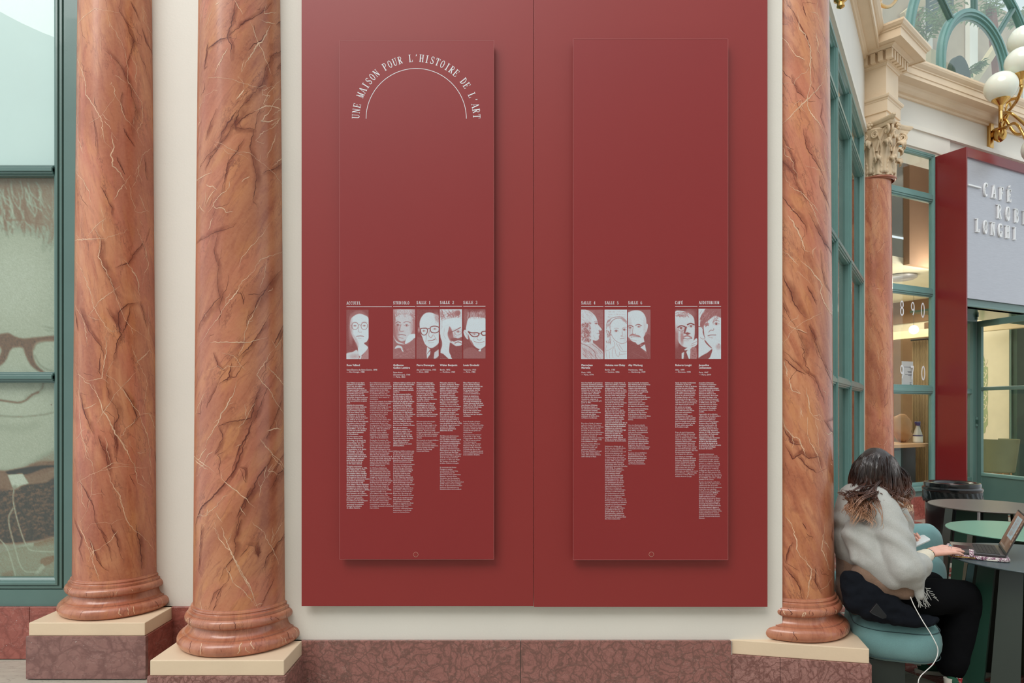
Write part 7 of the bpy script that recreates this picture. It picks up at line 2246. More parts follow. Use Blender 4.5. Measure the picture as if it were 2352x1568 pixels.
def cafe_table(cx, cy, R, ztop, top_col, fins, label, rot=0.0, rt=0.26, rb=0.36):
    t = empty('round_table', (cx, cy, 0), label, 'table', 'round café tables')
    obj('table_top', MB().lathe([(0, ztop - 0.012), (R - 0.02, ztop - 0.012), (R - 0.002, ztop - 0.006), (R, ztop - 0.003), (R - 0.002, ztop), (0, ztop)], cx, cy, 96), top_col, t, smooth=40)
    n = len(fins)
    obj('pedestal_core', MB().lathe([(0.05, 0), (0.05, ztop - 0.012)], cx, cy, 16), M['black_metal'], t)
    for i, m in enumerate(fins):
        a = rot + 2 * pi * i / n; a2 = a + 2 * pi / n * 0.80
        vs = []
        for z, r in ((0, rb), (ztop - 0.013, rt)):
            for rr, aa in ((r, a), (r, a2), (r - 0.02, a2 - 0.02), (r - 0.02, a + 0.02)): vs.append((cx + rr * cos(aa), cy + rr * sin(aa), z))
        obj('pedestal_panel', MB().add(vs, [(0, 1, 2, 3), (4, 5, 6, 7), (0, 1, 5, 4), (1, 2, 6, 5), (2, 3, 7, 6), (3, 0, 4, 7)]), m, t)
    return t
M['top_slate'] = plain('slate_blue_lacquer', rgb(74, 88, 92), 0.33, var=0.03)
M['top_mint'] = plain('mint_green_lacquer', rgb(122, 172, 150), 0.3, var=0.03)
M['top_taupe'] = plain('taupe_lacquer', rgb(118, 112, 106), 0.33, var=0.03)
M['ped_green'] = plain('bottle_green_lacquer', rgb(34, 62, 50), 0.3, var=0.05)
M['ped_olive'] = plain('olive_green_lacquer', rgb(74, 88, 58), 0.35, var=0.05)
M['ped_dark'] = plain('near_black_green_lacquer', rgb(44, 52, 42), 0.35, var=0.05)
g1, g2, g3 = M['ped_green'], M['ped_olive'], M['ped_dark']
T3 = (2.76, 3.60)
cafe_table(*T3, 0.42, 0.74, M['top_slate'], [g3, g1, g3, g1, g3, g1, g3, g3, g2, g3, g1, g3, g2, g3], 'round slate-blue table carrying the laptop', radians(100), 0.29, 0.385)
cafe_table(3.30, 4.42, 0.42, 0.74, M['top_mint'], [g1, g3, g2, g1, g3, g1, g2, g1, g3], 'round mint green table, middle of the three', radians(60), 0.29, 0.36)
cafe_table(3.90, 5.60, 0.42, 0.74, M['top_taupe'], [g1, g2, g1, g3, g1, g1, g2, g1, g3], 'round taupe table in front of the black bin', radians(30), 0.29, 0.36)
# bin
BC = (4.50, 6.98)
bn = empty('waste_bin', (BC[0], BC[1], 0), 'black round bin with funnel lid and bin bag, in front of the red portal', 'bin')
obj('bin_body', MB().lathe([(0, 0), (0.215, 0), (0.225, 0.02), (0.245, 0.66), (0, 0.66)], *BC, 56), M['black_plastic'], bn, smooth=40)
obj('bin_lid', MB().lathe([(0.262, 0.70), (0.268, 0.715), (0.268, 0.73), (0.25, 0.745), (0.252, 0.77), (0.246, 0.785), (0.215, 0.79), (0.17, 0.775), (0.15, 0.745), (0.148, 0.70)], *BC, 64), M['black_plastic'], bn, smooth=40)
rb_ = random.Random(2); vs = []; n = 96; prof = [(0.252, 0.71), (0.258, 0.69), (0.255, 0.66), (0.262, 0.63), (0.254, 0.60), (0.25, 0.585)]
for r, z in prof:
    for i in range(n): vs.append((BC[0] + (r + 0.006 * sin(i * 1.7 + z * 40) + rb_.uniform(-.002, .002)) * cos(2 * pi * i / n), BC[1] + (r + 0.006 * sin(i * 1.7 + z * 40)) * sin(2 * pi * i / n), z + 0.006 * sin(i * 0.9)))
obj('bag_rim', MB().add(vs, [(j * n + i, j * n + (i + 1) % n, (j + 1) * n + (i + 1) % n, (j + 1) * n + i) for j in range(len(prof) - 1) for i in range(n)]), M['bin_bag'], bn, smooth=50)

# ------------------------------------------------------------------ laptop in its sleeve
Hn = Vector((2.537, 3.500)); Hf = Vector((2.700, 3.785))       # hinge ends (near, far)
wv = (Hf - Hn).normalized(); dv = Vector((wv.y, -wv.x)); W_ = 0.325; D_ = 0.232
if dv.x < 0: dv = -dv
O_ = Hn - dv * D_                                              # front-near corner
def TLp(x, y, z): p = O_ + dv * x + wv * y; return Vector((p.x, p.y, z))
zt0 = 0.7415
slv = empty('laptop_sleeve', TLp(0.1, 0.15, zt0), 'pink and white tweed laptop sleeve lying open under the laptop', 'sleeve')
def tweed():
    t = NT('tweed'); v = t.coord('Object')
    a = t.n('ShaderNodeTexVoronoi'); a.inputs['Scale'].default_value = 190; t.l(v, a.inputs['Vector'])
    s = t.n('ShaderNodeSeparateColor'); t.l(a.outputs['Color'], s.inputs[0])
    t.l(t.ramp(s.outputs[0], [(0.25, rgb(118, 66, 92)), (0.45, rgb(226, 214, 212)), (0.7, rgb(150, 104, 130)), (0.85, rgb(236, 226, 222))]), t.b.inputs['Base Color'])
    t.b.inputs['Roughness'].default_value = 0.9; t.bump(a.outputs['Distance'], 0.7, 0.004); return t.m
M['tweed'] = tweed()
TSl = lambda x, y, z: TLp(D_ / 2 + x, W_ / 2 + y, z)
obj('sleeve_body', cushion(MB(), D_ / 2 + 0.016, W_ / 2 + 0.016, 0.03, zt0, zt0 + 0.019, TSl, 0.006, 0.0), M['tweed'], slv, smooth=60)
obj('zip_edge', MB().tube([TSl(-D_ / 2 - 0.018, y, zt0 + 0.008) for y in (0.15, -0.1)] + [TSl(-D_ / 2 - 0.012, -W_ / 2 - 0.006, zt0 + 0.008)] + [TSl(x, -W_ / 2 - 0.018, zt0 + 0.009) for x in (-D_ / 2 + 0.02, -0.02)], 0.0035, 6), M['brass'], slv)
obj('zip_tab', MB().box(-0.045, -W_ / 2 - 0.02, zt0 + 0.016, -0.025, -W_ / 2 + 0.012, zt0 + 0.024, lambda x, y, z: TSl(x, y, z + (y + W_ / 2 + 0.02) * 0.8)), M['tweed'], slv, bevel=0.002)
obj('sleeve_label', MB().box(0.03, -W_ / 2 - 0.0175, zt0 + 0.003, 0.075, -W_ / 2 - 0.0165, zt0 + 0.009, TSl), M['cream_white'], slv)
lp_ = empty('laptop', TLp(D_ / 2, W_ / 2, zt0 + 0.02), 'open dark laptop on the tweed sleeve, under the person’s hand'.replace('’', "'"), 'laptop')
M['lap_dark'] = plain('dark_aluminium', rgb(84, 80, 80), 0.3, metal=0.6, var=0.03)
M['key'] = plain('black_key', rgb(26, 28, 30), 0.4)
zb0 = zt0 + 0.0195
obj('laptop_base', loft(MB(), [(rrect(D_ / 2 - .003, W_ / 2 - .003, 0.01), zb0), (rrect(D_ / 2, W_ / 2, 0.012), zb0 + 0.003), (rrect(D_ / 2, W_ / 2, 0.012), zb0 + 0.011), (rrect(D_ / 2 - .002, W_ / 2 - .002, 0.01), zb0 + 0.012)], TSl), M['lap_dark'], lp_, smooth=30)
kb = obj('keyboard', MB().box(-0.012, -0.135, zb0 + 0.012, 0.092, 0.135, zb0 + 0.0124, TSl), M['key'], lp_)
for i in range(6):
    for j in range(14):
        x = -0.010 + i * 0.0170; y = -0.133 + j * 0.0191
        obj('key', MB().box(x, y, zb0 + 0.0124, x + 0.0148, y + 0.0168, zb0 + 0.0138, TSl), M['key'], kb)
obj('touchpad', MB().box(-0.105, -0.06, zb0 + 0.012, -0.025, 0.06, zb0 + 0.0122, TSl), plain('touchpad', rgb(70, 66, 68), 0.2, metal=0.4), lp_)
th = radians(24)
def TSc(u, v, w):   # u along hinge, v up the lid, w out of the screen (to the user)
    b = TLp(D_ - 0.004, u, zb0 + 0.014); dx = dv * (sin(th) * v - cos(th) * w)
    return Vector((b.x + dx.x, b.y + dx.y, b.z + cos(th) * v + sin(th) * w))
SH = 0.222
obj('lid', MB().box(0, 0, -0.004, W_, SH, 0.0, TSc), M['lap_dark'], lp_, bevel=0.0015)
obj('screen_bezel', MB().box(0.003, 0.003, 0, W_ - 0.003, SH - 0.003, 0.0008, TSc), M['key'], lp_)
cvs = Canvas(0, 0, 100, 66, 0.8, 0.25)
cvs.V = 0.22 + 0.10 * (1 - cvs.Y / 66) + 0.05 * np.sin(cvs.X * 0.12)  # brown ground: a dark reflection painted into the display picture
cvs.q(0.86, 1.0, [(26, 6), (78, 6), (78, 46), (26, 46)]); cvs.strands(0.55, 0.7, 26, lambda r: [(x := 32 + r.random() * 8, y := 10 + int(r.random() * 11) * 3.0), (x + 14 + 20 * r.random(), y)], 0.7, 3)
cvs.q(0.5, 2, [(40, 46), (70, 46), (60, 60), (46, 60)], 0.4)
for i in range(9): cvs.q(0.7 if i % 2 else 0.5, 0.6, [(10 + i * 6, 61), (14 + i * 6, 61), (14 + i * 6, 64), (10 + i * 6, 64)], 0.8)
for i in range(7): cvs.q(0.6, 0.6, [(88, 6 + i * 7), (94, 6 + i * 7), (94, 10 + i * 7), (88, 10 + i * 7)], 0.8)
M['screen'] = vc_mat('laptop_screen', 0.15)
_nt = M['screen'].node_tree; _b = _nt.nodes['Principled BSDF']
_nt.links.new(_nt.nodes['Color Attribute'].outputs[0] if 'Color Attribute' in _nt.nodes else [n for n in _nt.nodes if n.type == 'VERTEX_COLOR'][0].outputs[0], _b.inputs['Emission Color']); _b.inputs['Emission Strength'].default_value = 0.35
picture('display', cvs, lambda x, y: TSc(0.008 + (100 - x) / 100 * (W_ - 0.016), 0.012 + (66 - y) / 66 * (SH - 0.02), 0.0012), ramp_pt([(0, (40, 26, 20)), (0.25, (110, 78, 60)), (0.5, (150, 130, 116)), (0.85, (150, 176, 184)), (1, (210, 220, 224))]), M['screen'], lp_)
# ------------------------------------------------------------------ the seated person
SKIN = NT('skin'); _v = SKIN.coord('Object')
SKIN.l(SKIN.ramp(SKIN.noise(_v, 30, 4), [(0.3, rgb(222, 164, 146)), (0.7, rgb(234, 184, 166))]), SKIN.b.inputs['Base Color'])
SKIN.b.inputs['Roughness'].default_value = 0.45; SKIN.b.inputs['Subsurface Weight'].default_value = 0.12; SKIN.b.inputs['Subsurface Radius'].default_value = (0.02, 0.008, 0.005)
M['skin'] = SKIN.m
M['shawl'] = fabric('grey_wool', rgb(168, 168, 163), 240, 0.35, 0.95, 0.07)
M['sweater'] = fabric('taupe_knit', rgb(124, 99, 82), 160, 0.5, 0.95, 0.10)
M['cuff'] = fabric('cream_knit', rgb(214, 204, 184), 200, 0.4, 0.95, 0.05)
M['trousers'] = fabric('black_trouser_cloth', rgb(9, 10, 13), 260, 0.1, 0.95, 0.15, 0.0)
M['coat'] = fabric('black_wool_coat', rgb(17, 20, 26), 200, 0.3, 0.95, 0.2, 0.0)

def capsules(mb, lst, n=18):
    for p0, r0, p1, r1 in lst:
        p0, p1 = Vector(p0), Vector(p1); d = p1 - p0
        L = d.length
        if L < 1e-6: mb.sphere(p0, r0, n, 12); continue
        d.normalize(); pts = []; rr = []
        for i in range(1, 6): a = pi / 2 * (1 - i / 5); pts.append(p0 - d * r0 * sin(a)); rr.append(max(r0 * cos(a), 1e-4))
        for i in range(1, 6): pts.append(p0 + d * L * i / 6); rr.append(r0 + (r1 - r0) * i / 6)
        for i in range(0, 5): a = pi / 2 * i / 5; pts.append(p1 + d * r1 * sin(a)); rr.append(max(r1 * cos(a), 1e-4))
        mb.tube(pts, rr, n)
    return mb
def chain(pts): return [(pts[i][0], pts[i][1], pts[i + 1][0], pts[i + 1][1]) for i in range(len(pts) - 1)]

def blob(name, lst, vox, smooth, mat, parent, disp=0.0, dscale=0.08, extra=None, label=None, fold=None, category=None):
    mb = capsules(MB(), lst)
    if extra: mb.add(extra.v, extra.f)
    me = bpy.data.meshes.new('tmp'); me.from_pydata([tuple(v) for v in mb.v], [], mb.f)
    bm = bmesh.new(); bm.from_mesh(me); bmesh.ops.recalc_face_normals(bm, faces=bm.faces); bm.to_mesh(me); bm.free()
    o = bpy.data.objects.new('tmp', me); COL.objects.link(o)
    r = o.modifiers.new('r', 'REMESH'); r.mode = 'VOXEL'; r.voxel_size = vox
    s = o.modifiers.new('s', 'SMOOTH'); s.factor = 0.5; s.iterations = smooth
    if disp:
        tx = bpy.data.textures.new('folds', 'CLOUDS'); tx.noise_scale = dscale; tx.noise_depth = 2
        d = o.modifiers.new('d', 'DISPLACE'); d.texture = tx; d.strength = disp; d.mid_level = 0.5; d.texture_coords = 'GLOBAL'
        s2 = o.modifiers.new('s2', 'SMOOTH'); s2.factor = 0.5; s2.iterations = 2
    dg = bpy.context.evaluated_depsgraph_get(); m2 = bpy.data.meshes.new_from_object(o.evaluated_get(dg)); m2.name = name
    COL.objects.unlink(o); bpy.data.objects.remove(o); bpy.data.meshes.remove(me)
    if fold:
        for v in m2.vertices:
            k = fold(v.co)
            if k: v.co = v.co + v.normal * k
    m2.shade_smooth(); m2.materials.clear(); m2.materials.append(mat)
    ob = bpy.data.objects.new(name, m2); COL.objects.link(ob)
    if parent is not None: ob.parent = parent; ob.matrix_parent_inverse = world_inv(parent)
    return meta(ob, label, category)

PEL = Vector((1.965, 3.80, 0.545)); CH = Vector((1.955, 3.81, 0.86)); NK = Vector((1.985, 3.81, 1.06)); HD = Vector((2.035, 3.80, 1.175))
SHN = Vector((1.975, 3.625, 1.005)); ELN = Vector((1.995, 3.465, 0.715)); WRN = Vector((2.205, 3.585, 0.775))
SHF = Vector((2.01, 3.985, 1.01)); ELF = Vector((2.075, 4.03, 0.765)); WRF = Vector((2.165, 3.845, 0.80))
person = empty('person', (PEL.x, PEL.y, 0.43), 'seated person with long wavy brown hair, grey shawl and black trousers, using a laptop', 'person')

# --- hands
def hand_caps(wr, d, up, side, L, fingers, thumb):
    """wr wrist, d pointing direction, up = back-of-hand normal, side = towards the thumb"""
    d = d.normalized(); up = (up - d * up.dot(d)).normalized(); side = side - d * side.dot(d) - up * side.dot(up); side.normalize()
    s = L / 0.18; out = []
    palm = wr + d * 0.045 * s
    for k in (-1, -0.33, 0.33, 1):
        kn = wr + d * (0.088 - 0.006 * abs(k + 0.2)) * s + side * (0.029 * k * s) + up * 0.004
        out.append((wr + side * 0.014 * k * s, 0.0165 * s, kn, 0.0112 * s))
    tips = []
    for k, ln, curl in fingers:
        kn = wr + d * (0.088 - 0.006 * abs(k + 0.2)) * s + side * (0.029 * k * s) + up * 0.004
        dd = (d + side * k * 0.08).normalized(); p = kn; a = 0; segs = []
        for j, fr in enumerate((0.44, 0.31, 0.25)):
            a += curl[j]; q = p + (dd * cos(a) - up * sin(a)) * ln * fr * s; r0 = (0.0098, 0.0086, 0.0078)[j] * s; r1 = (0.0086, 0.0078, 0.0066)[j] * s
            out.append((p, r0, q, r1)); p = q
        tips.append((p, (dd * cos(a) - up * sin(a)), up))
    b = wr + d * 0.022 * s + side * 0.020 * s; m = b + (d * thumb[0][0] + side * thumb[0][1] + up * thumb[0][2]).normalized() * 0.042 * s
    m2 = m + (d * thumb[1][0] + side * thumb[1][1] + up * thumb[1][2]).normalized() * 0.032 * s; m3 = m2 + (d * thumb[2][0] + side * thumb[2][1] + up * thumb[2][2]).normalized() * 0.026 * s
    out += [(b, 0.014 * s, m, 0.0115 * s), (m, 0.0115 * s, m2, 0.0098 * s), (m2, 0.0098 * s, m3, 0.0080 * s)]
    return out, tips
dN = Vector((0.985, 0.10, 0.10)); upN = Vector((-0.12, -0.38, 1)); sdN = Vector((0, 1, 0.35))
FN = [(1, 0.078, (0.22, 0.20, 0.12)), (0.33, 0.088, (0.12, 0.14, 0.10)), (-0.33, 0.082, (0.10, 0.14, 0.10)), (-1, 0.066, (0.14, 0.20, 0.15))]
capsN, tipsN = hand_caps(WRN, dN, upN, sdN, 0.185, FN, [(0.75, 0.7, -0.35), (0.95, 0.3, -0.35), (0.98, 0.1, -0.3)])
capsN += [(ELN + (WRN - ELN) * 0.45, 0.034, WRN, 0.0225)]
blob('hand_right', capsN, 0.0030, 3, M['skin'], person)
dF = Vector((0.70, -0.70, -0.05)); upF = Vector((-0.1, 0.15, -1)); sdF = Vector((-0.7, -0.5, 0.4))
FF_ = [(1, 0.074, (0.35, 0.9, 0.8)), (0.33, 0.084, (0.30, 0.9, 0.8)), (-0.33, 0.078, (0.30, 0.9, 0.7)), (-1, 0.062, (0.35, 0.9, 0.7))]
WRF = Vector((2.135, 3.815, 0.775))
# left hand: palm up under the phone, fingers round its far edge, thumb over the near-left edge
dF = Vector((0.86, -0.42, 0.16)); upF = Vector((0.2, 0.25, -1)); sdF = Vector((0.1, 0.85, 0.5))
capsF, tipsF = hand_caps(WRF, dF, upF, Vector((-0.35, -0.7, 0.55)), 0.175, FF_, [(0.5, 0.5, -0.6), (0.75, 0.1, -0.55), (0.85, -0.2, -0.3)])
capsF += [(ELF + (WRF - ELF) * 0.4, 0.034, WRF, 0.022)]
blob('hand_left', capsF, 0.0030, 3, M['skin'], person)
for (tp, td, tu) in tipsN:
    c = tp + tu * 0.0052; sd = td.cross(tu).normalized()
    obj('fingernail', MB().add([c - td * 0.006 - sd * 0.0042, c - td * 0.006 + sd * 0.0042, c + td * 0.004 + sd * 0.0036, c + td * 0.004 - sd * 0.0036], [(0, 1, 2, 3)]), plain('nail', rgb(232, 190, 180), 0.25), person, fix=False)
# bracelet and ring
bd = (WRN - ELN).normalized()
def loop(c, ax, r, tr, n=28, sq=1.0):
    a = ax.orthogonal().normalized(); b = ax.cross(a).normalized()
    return MB().tube([c + a * (r * cos(2 * pi * i / n)) + b * (r * sq * sin(2 * pi * i / n)) for i in range(n + 1)], tr, 7, cap=False)
bp = WRN - bd * 0.030
br_ = obj('bracelet', loop(bp, bd, 0.0285, 0.0028), plain('black_cord', rgb(24, 20, 20), 0.5), person)
bb_ = MB(); a_ = bd.orthogonal().normalized(); b_ = bd.cross(a_).normalized()
for i in range(0, 28, 4): bb_.sphere(bp + a_ * (0.0285 * cos(2 * pi * i / 28)) + b_ * (0.0285 * sin(2 * pi * i / 28)), 0.0042, 8, 6)
obj('bracelet_bead', bb_, M['brass'], br_, kind='stuff', smooth=60)
kx = WRN + dN.normalized() * 0.112 + Vector((0, 0.012, 0.008))
rg_ = obj('finger_ring', loop(kx, dN.normalized(), 0.0112, 0.0014, 20), M['brushed'], person)
obj('ring_stone', MB().sphere(kx + Vector((-0.002, -0.004, 0.0125)), (0.005, 0.005, 0.0035), 10, 8), plain('turquoise', rgb(100, 170, 184), 0.2), rg_, smooth=60)

# --- clothing
EN2 = ELN + (WRN - ELN) * 0.5
sleeve = chain([(ELN, 0.055), (EN2, 0.047), (WRN - bd * 0.052, 0.036)])
blob('sleeve_cuff', sleeve + [(WRN - bd * 0.060, 0.036, WRN - bd * 0.046, 0.0345)], 0.006, 4, M['cuff'], person, 0.006, 0.04)
torso = chain([(PEL + Vector((0, 0, -0.02)), 0.155), (Vector((1.950, 3.80, 0.68)), 0.135), (CH, 0.135), (Vector((1.965, 3.81, 0.97)), 0.11)]) + \
        [(PEL + Vector((0.0, -0.08, 0.03)), 0.115, PEL + Vector((0, 0.08, 0.03)), 0.115), (Vector((1.97, 3.66, 0.56)), 0.10, Vector((2.05, 3.62, 0.60)), 0.065)]
torso += chain([((1.88, 3.62, 0.66), 0.07), ((1.95, 3.565, 0.615), 0.075), ((2.02, 3.525, 0.595), 0.055), ((2.065, 3.50, 0.63), 0.030)])
torso += chain([(SHF, 0.065), (ELF, 0.055), (WRF - Vector((0.03, -0.03, 0)), 0.038)])
blob('sweater', torso, 0.010, 5, M['sweater'], person, 0.022, 0.07)
def foldf(co):
    # soft diagonal drape folds running from the shoulder to the elbow
    u = (co.x - 1.9) * 0.9 + (co.z - 0.8) * 0.55 + (co.y - 3.6) * 0.25
    return 0.0075 * sin(u * 62 + 2.0 * sin(co.z * 14)) * max(0, min(1, (1.02 - co.z) * 6))
sh_ = []
sh_ += chain([((1.955, 3.64, 1.035), 0.072), ((1.965, 3.80, 1.060), 0.078), ((2.00, 3.96, 1.035), 0.072)])
sh_ += chain([((1.930, 3.82, 1.02), 0.10), ((1.915, 3.80, 0.90), 0.125), ((1.915, 3.78, 0.77), 0.125)])
sh_ += chain([(SHN + Vector((-0.01, -0.005, 0)), 0.078), ((1.985, 3.54, 0.86), 0.085), (ELN + Vector((0.0, 0.0, 0.005)), 0.082), ((2.085, 3.515, 0.725), 0.066)])
sh_ += chain([((1.90, 3.66, 0.84), 0.10), ((1.90, 3.60, 0.73), 0.085), ((1.965, 3.50, 0.665), 0.062), ((2.05, 3.48, 0.665), 0.050), ((2.10, 3.51, 0.70), 0.046)])
sh_ += chain([((1.85, 3.66, 0.86), 0.075), ((1.855, 3.63, 0.74), 0.055)])
sh_ += chain([((2.00, 3.70, 1.03), 0.060), ((2.085, 3.70, 0.965), 0.058), ((2.125, 3.69, 0.885), 0.046), ((2.125, 3.68, 0.815), 0.034), ((2.10, 3.64, 0.77), 0.034)])
sh_ += chain([((2.04, 3.88, 1.00), 0.075), ((2.08, 3.86, 0.90), 0.070), ((2.08, 3.80, 0.80), 0.055)])
sh_ += chain([((2.085, 3.49, 0.72), 0.026), ((2.075, 3.475, 0.63), 0.026), ((2.072, 3.47, 0.575), 0.016)])
shawl = blob('shawl', sh_, 0.009, 7, M['shawl'], person, 0.016, 0.11, fold=foldf)
mb = MB(); rnd = random.Random(6)
for i in range(26):
    x = 2.045 + 0.058 * i / 26; p = Vector((x, 3.462 + rnd.uniform(-.008, .004), 0.60 - 0.035 * sin(i * 0.4))); pts = [p.copy()]
    for k in range(4): p = p + Vector((rnd.uniform(-.004, .010), rnd.uniform(-.004, .003), -rnd.uniform(.008, .014))); pts.append(p.copy())
    mb.tube(pts, 0.0016, 5)
for i in range(5):
    p = Vector((2.095 + 0.01 * i, 3.462, 0.62 - 0.012 * i)); mb.tube([p, p + Vector((.012, -.003, -.004)), p + Vector((.026, -.003, -.002 - .004 * i))], 0.0016, 5)
obj('fringe', mb, M['shawl'], shawl, kind='stuff', smooth=60)

KN = Vector((2.425, 3.625, 0.545)); AN = Vector((2.435, 3.70, 0.115)); KF = Vector((2.44, 3.93, 0.52)); AF = Vector((2.39, 3.95, 0.115))
HN_ = Vector((1.99, 3.69, 0.535)); HF_ = Vector((1.99, 3.91, 0.535))
tr = [(HN_, 0.115, HF_, 0.115), (PEL - Vector((0.03, 0, 0.01)), 0.12, PEL, 0.12)]
tr += chain([(HN_, 0.112), ((2.20, 3.655, 0.525), 0.098), (KN + Vector((-0.03, 0, -0.01)), 0.086), (KN + Vector((0.0, 0.005, -0.07)), 0.082), ((2.425, 3.655, 0.36), 0.092), ((2.415, 3.685, 0.20), 0.102), ((2.405, 3.70, 0.165), 0.104)])
tr += chain([(HF_, 0.10), ((2.22, 3.925, 0.50), 0.092), (KF + Vector((-0.03, 0, -0.01)), 0.084), (KF + Vector((0, 0, -0.07)), 0.080), ((2.42, 3.945, 0.36), 0.088), ((2.40, 3.95, 0.18), 0.098)])
blob('trousers', tr, 0.011, 6, M['trousers'], person, 0.018, 0.10)

M['sock_red'] = plain('red_knit_sock', rgb(176, 40, 52), 0.9, var=0.06, bump=0.5, bscale=300)
M['shoe_green'] = plain('green_suede', rgb(30, 84, 62), 0.8, var=0.12, scale=40)
M['shoe_white'] = plain('white_rubber', rgb(222, 220, 208), 0.5)
def shoe(an, dirn, lab):
    d = dirn.normalized(); s = Vector((-d.y, d.x, 0)); up = Vector((0, 0, 1)); heel = Vector((an.x, an.y, 0)) - d * 0.055
    q = lambda a, b, c: heel + d * a + s * b + up * c
    ft = blob('shoe', [(q(0.03, 0, .045), .036, q(0.02, 0, .075), .034), (q(0.03, 0, .04), .036, q(0.12, .004, .042), .036), (q(0.12, 0.004, .042), .037, q(0.20, .002, .034), .033), (q(0.10, 0, .06), .030, q(0.05, 0, .085), .032)], 0.006, 4, M['shoe_green'], person, label=lab)
    rg = []
    pl = []
    for i in range(28):
        a = 2 * pi * i / 28; w = 0.040 + 0.004 * cos(a); pl.append((0.108 + 0.130 * cos(a), w * sin(a) * (1.0 + 0.12 * cos(a))))
    loft(mbs := MB(), [([(x, y) for x, y in pl], 0.0), ([(x, y) for x, y in pl], 0.022)], lambda x, y, z: q(x, y, z))
    obj('sole', mbs, M['shoe_white'], ft, bevel=0.003)
    obj('heel_patch', MB().tube([q(0.0, 0, 0.05), q(-0.004, 0, 0.085)], 0.026, 12), M['shoe_white'], ft, smooth=60)
    for k in range(4): obj('shoe_lace', MB().tube([q(0.085 + .022 * k, -.026, .078 - .007 * k), q(0.09 + .022 * k, 0, .086 - .008 * k), q(0.085 + .022 * k, .026, .078 - .007 * k)], 0.0028, 6), M['shoe_white'], ft)
    return ft
dS = Vector((0.96, -0.12, 0))
for an, lab in ((Vector((2.405, 3.66, 0)), 'green and white trainer'), (Vector((2.41, 3.95, 0)), 'green and white trainer')):
    shoe(an, dS, lab)
    sk = obj('sock', MB().lathe([(0.040, 0.06), (0.040, 0.10), (0.043, 0.13), (0.046, 0.20)], an.x + 0.0, an.y, 28), M['sock_red'], person, smooth=60)
    mb = MB()
    for z in (0.078, 0.096, 0.112):
        for k in range(20):
            a = 2 * pi * k / 20; r = 0.0425 + (z - 0.09) * 0.06
            mb.box(-0.0045, 0, -0.0012, 0.0045, 0.001, 0.0012, lambda x, y, zz, a=a, r=r, z=z: Vector((an.x + (r + y) * cos(a) - x * sin(a), an.y + (r + y) * sin(a) + x * cos(a), z + zz)))
    obj('sock_stitch', mb, M['shoe_white'], sk, kind='stuff')

# --- head
fd = Vector((0.80, 0.56, -0.22)).normalized(); sd = fd.cross(Vector((0, 0, 1))).normalized(); ud = sd.cross(fd).normalized()
def TH(s, u, f): return HD + sd * s + ud * u + fd * f
mb = MB(); mb.sphere((0, 0, 0), 1, 48, 36); vs = []
for x, y, z in mb.v:      # x side, y forward, z up
    s, f, u = x * 0.074, y * 0.094, z * 0.116
    if u < -0.02: k = 1 - 0.30 * min(1, (-0.02 - u) / 0.10) ; s *= k; f *= (1 - 0.10 * min(1, (-0.02 - u) / 0.1)) if f > 0 else k
    if f > 0:
        g = lambda s0, u0, ws, wu: math.exp(-((s - s0) / ws) ** 2 - ((u - u0) / wu) ** 2)
        f += 0.024 * g(0, -0.030, 0.011, 0.016) + 0.010 * g(0, -0.008, 0.009, 0.022) + 0.006 * g(0, -0.066, 0.020, 0.007) + 0.006 * g(0, -0.094, 0.020, 0.014)
        f -= 0.007 * (g(0.030, 0.004, 0.014, 0.010) + g(-0.030, 0.004, 0.014, 0.010)); f += 0.004 * (g(0.030, 0.022, 0.02, 0.007) + g(-0.030, 0.022, 0.02, 0.007))
        f -= 0.004 * g(0, -0.058, 0.02, 0.004) + 0.003 * g(0, -0.080, 0.02, 0.005)
    vs.append(TH(s, u, f))
mb.v = [tuple(v) for v in vs]
neckb = capsules(MB(), [(TH(0, -0.06, -0.02), 0.052, NK, 0.058), (NK, 0.058, Vector((1.975, 3.81, 1.0)), 0.075)])
mb.add(neckb.v, neckb.f)
head = blob('head', [], 0.0035, 2, M['skin'], person, extra=mb)
M['iris'] = plain('dark_iris', rgb(60, 42, 32), 0.15); M['eye_white'] = plain('eye_white', rgb(232, 228, 222), 0.15); M['lip'] = plain('lip', rgb(186, 98, 92), 0.4)
M['brow'] = plain('brow_hair', rgb(56, 38, 30), 0.8)
for sgn in (-1, 1):
    e_ = obj('eye', MB().sphere(TH(0.030 * sgn, 0.002, 0.0775), 0.0105, 16, 10), M['eye_white'], head, smooth=180)
    obj('iris', MB().sphere(TH(0.030 * sgn, 0.0, 0.0862), 0.0045, 12, 8), M['iris'], e_, smooth=180)
    obj('eyebrow', MB().tube([TH(0.012 * sgn, 0.022, 0.095), TH(0.030 * sgn, 0.028, 0.090), TH(0.050 * sgn, 0.020, 0.076)], [0.002, 0.003, 0.0015], 6), M['brow'], head)
    ear = MB(); ear.tube([TH(0.072 * sgn, 0.018, -0.006), TH(0.082 * sgn, 0.024, -0.016), TH(0.084 * sgn, 0.004, -0.024), TH(0.079 * sgn, -0.020, -0.016), TH(0.072 * sgn, -0.028, -0.006)], [0.006, 0.007, 0.007, 0.007, 0.006], 8)
    obj('ear', ear, M['skin'], head, smooth=60)
obj('lips', MB().tube([TH(-0.022, -0.066, 0.081), TH(-0.010, -0.063, 0.094), TH(0, -0.064, 0.097), TH(0.010, -0.063, 0.094), TH(0.022, -0.066, 0.081)], [0.002, 0.0048, 0.005, 0.0048, 0.002], 8), M['lip'], head, smooth=60)

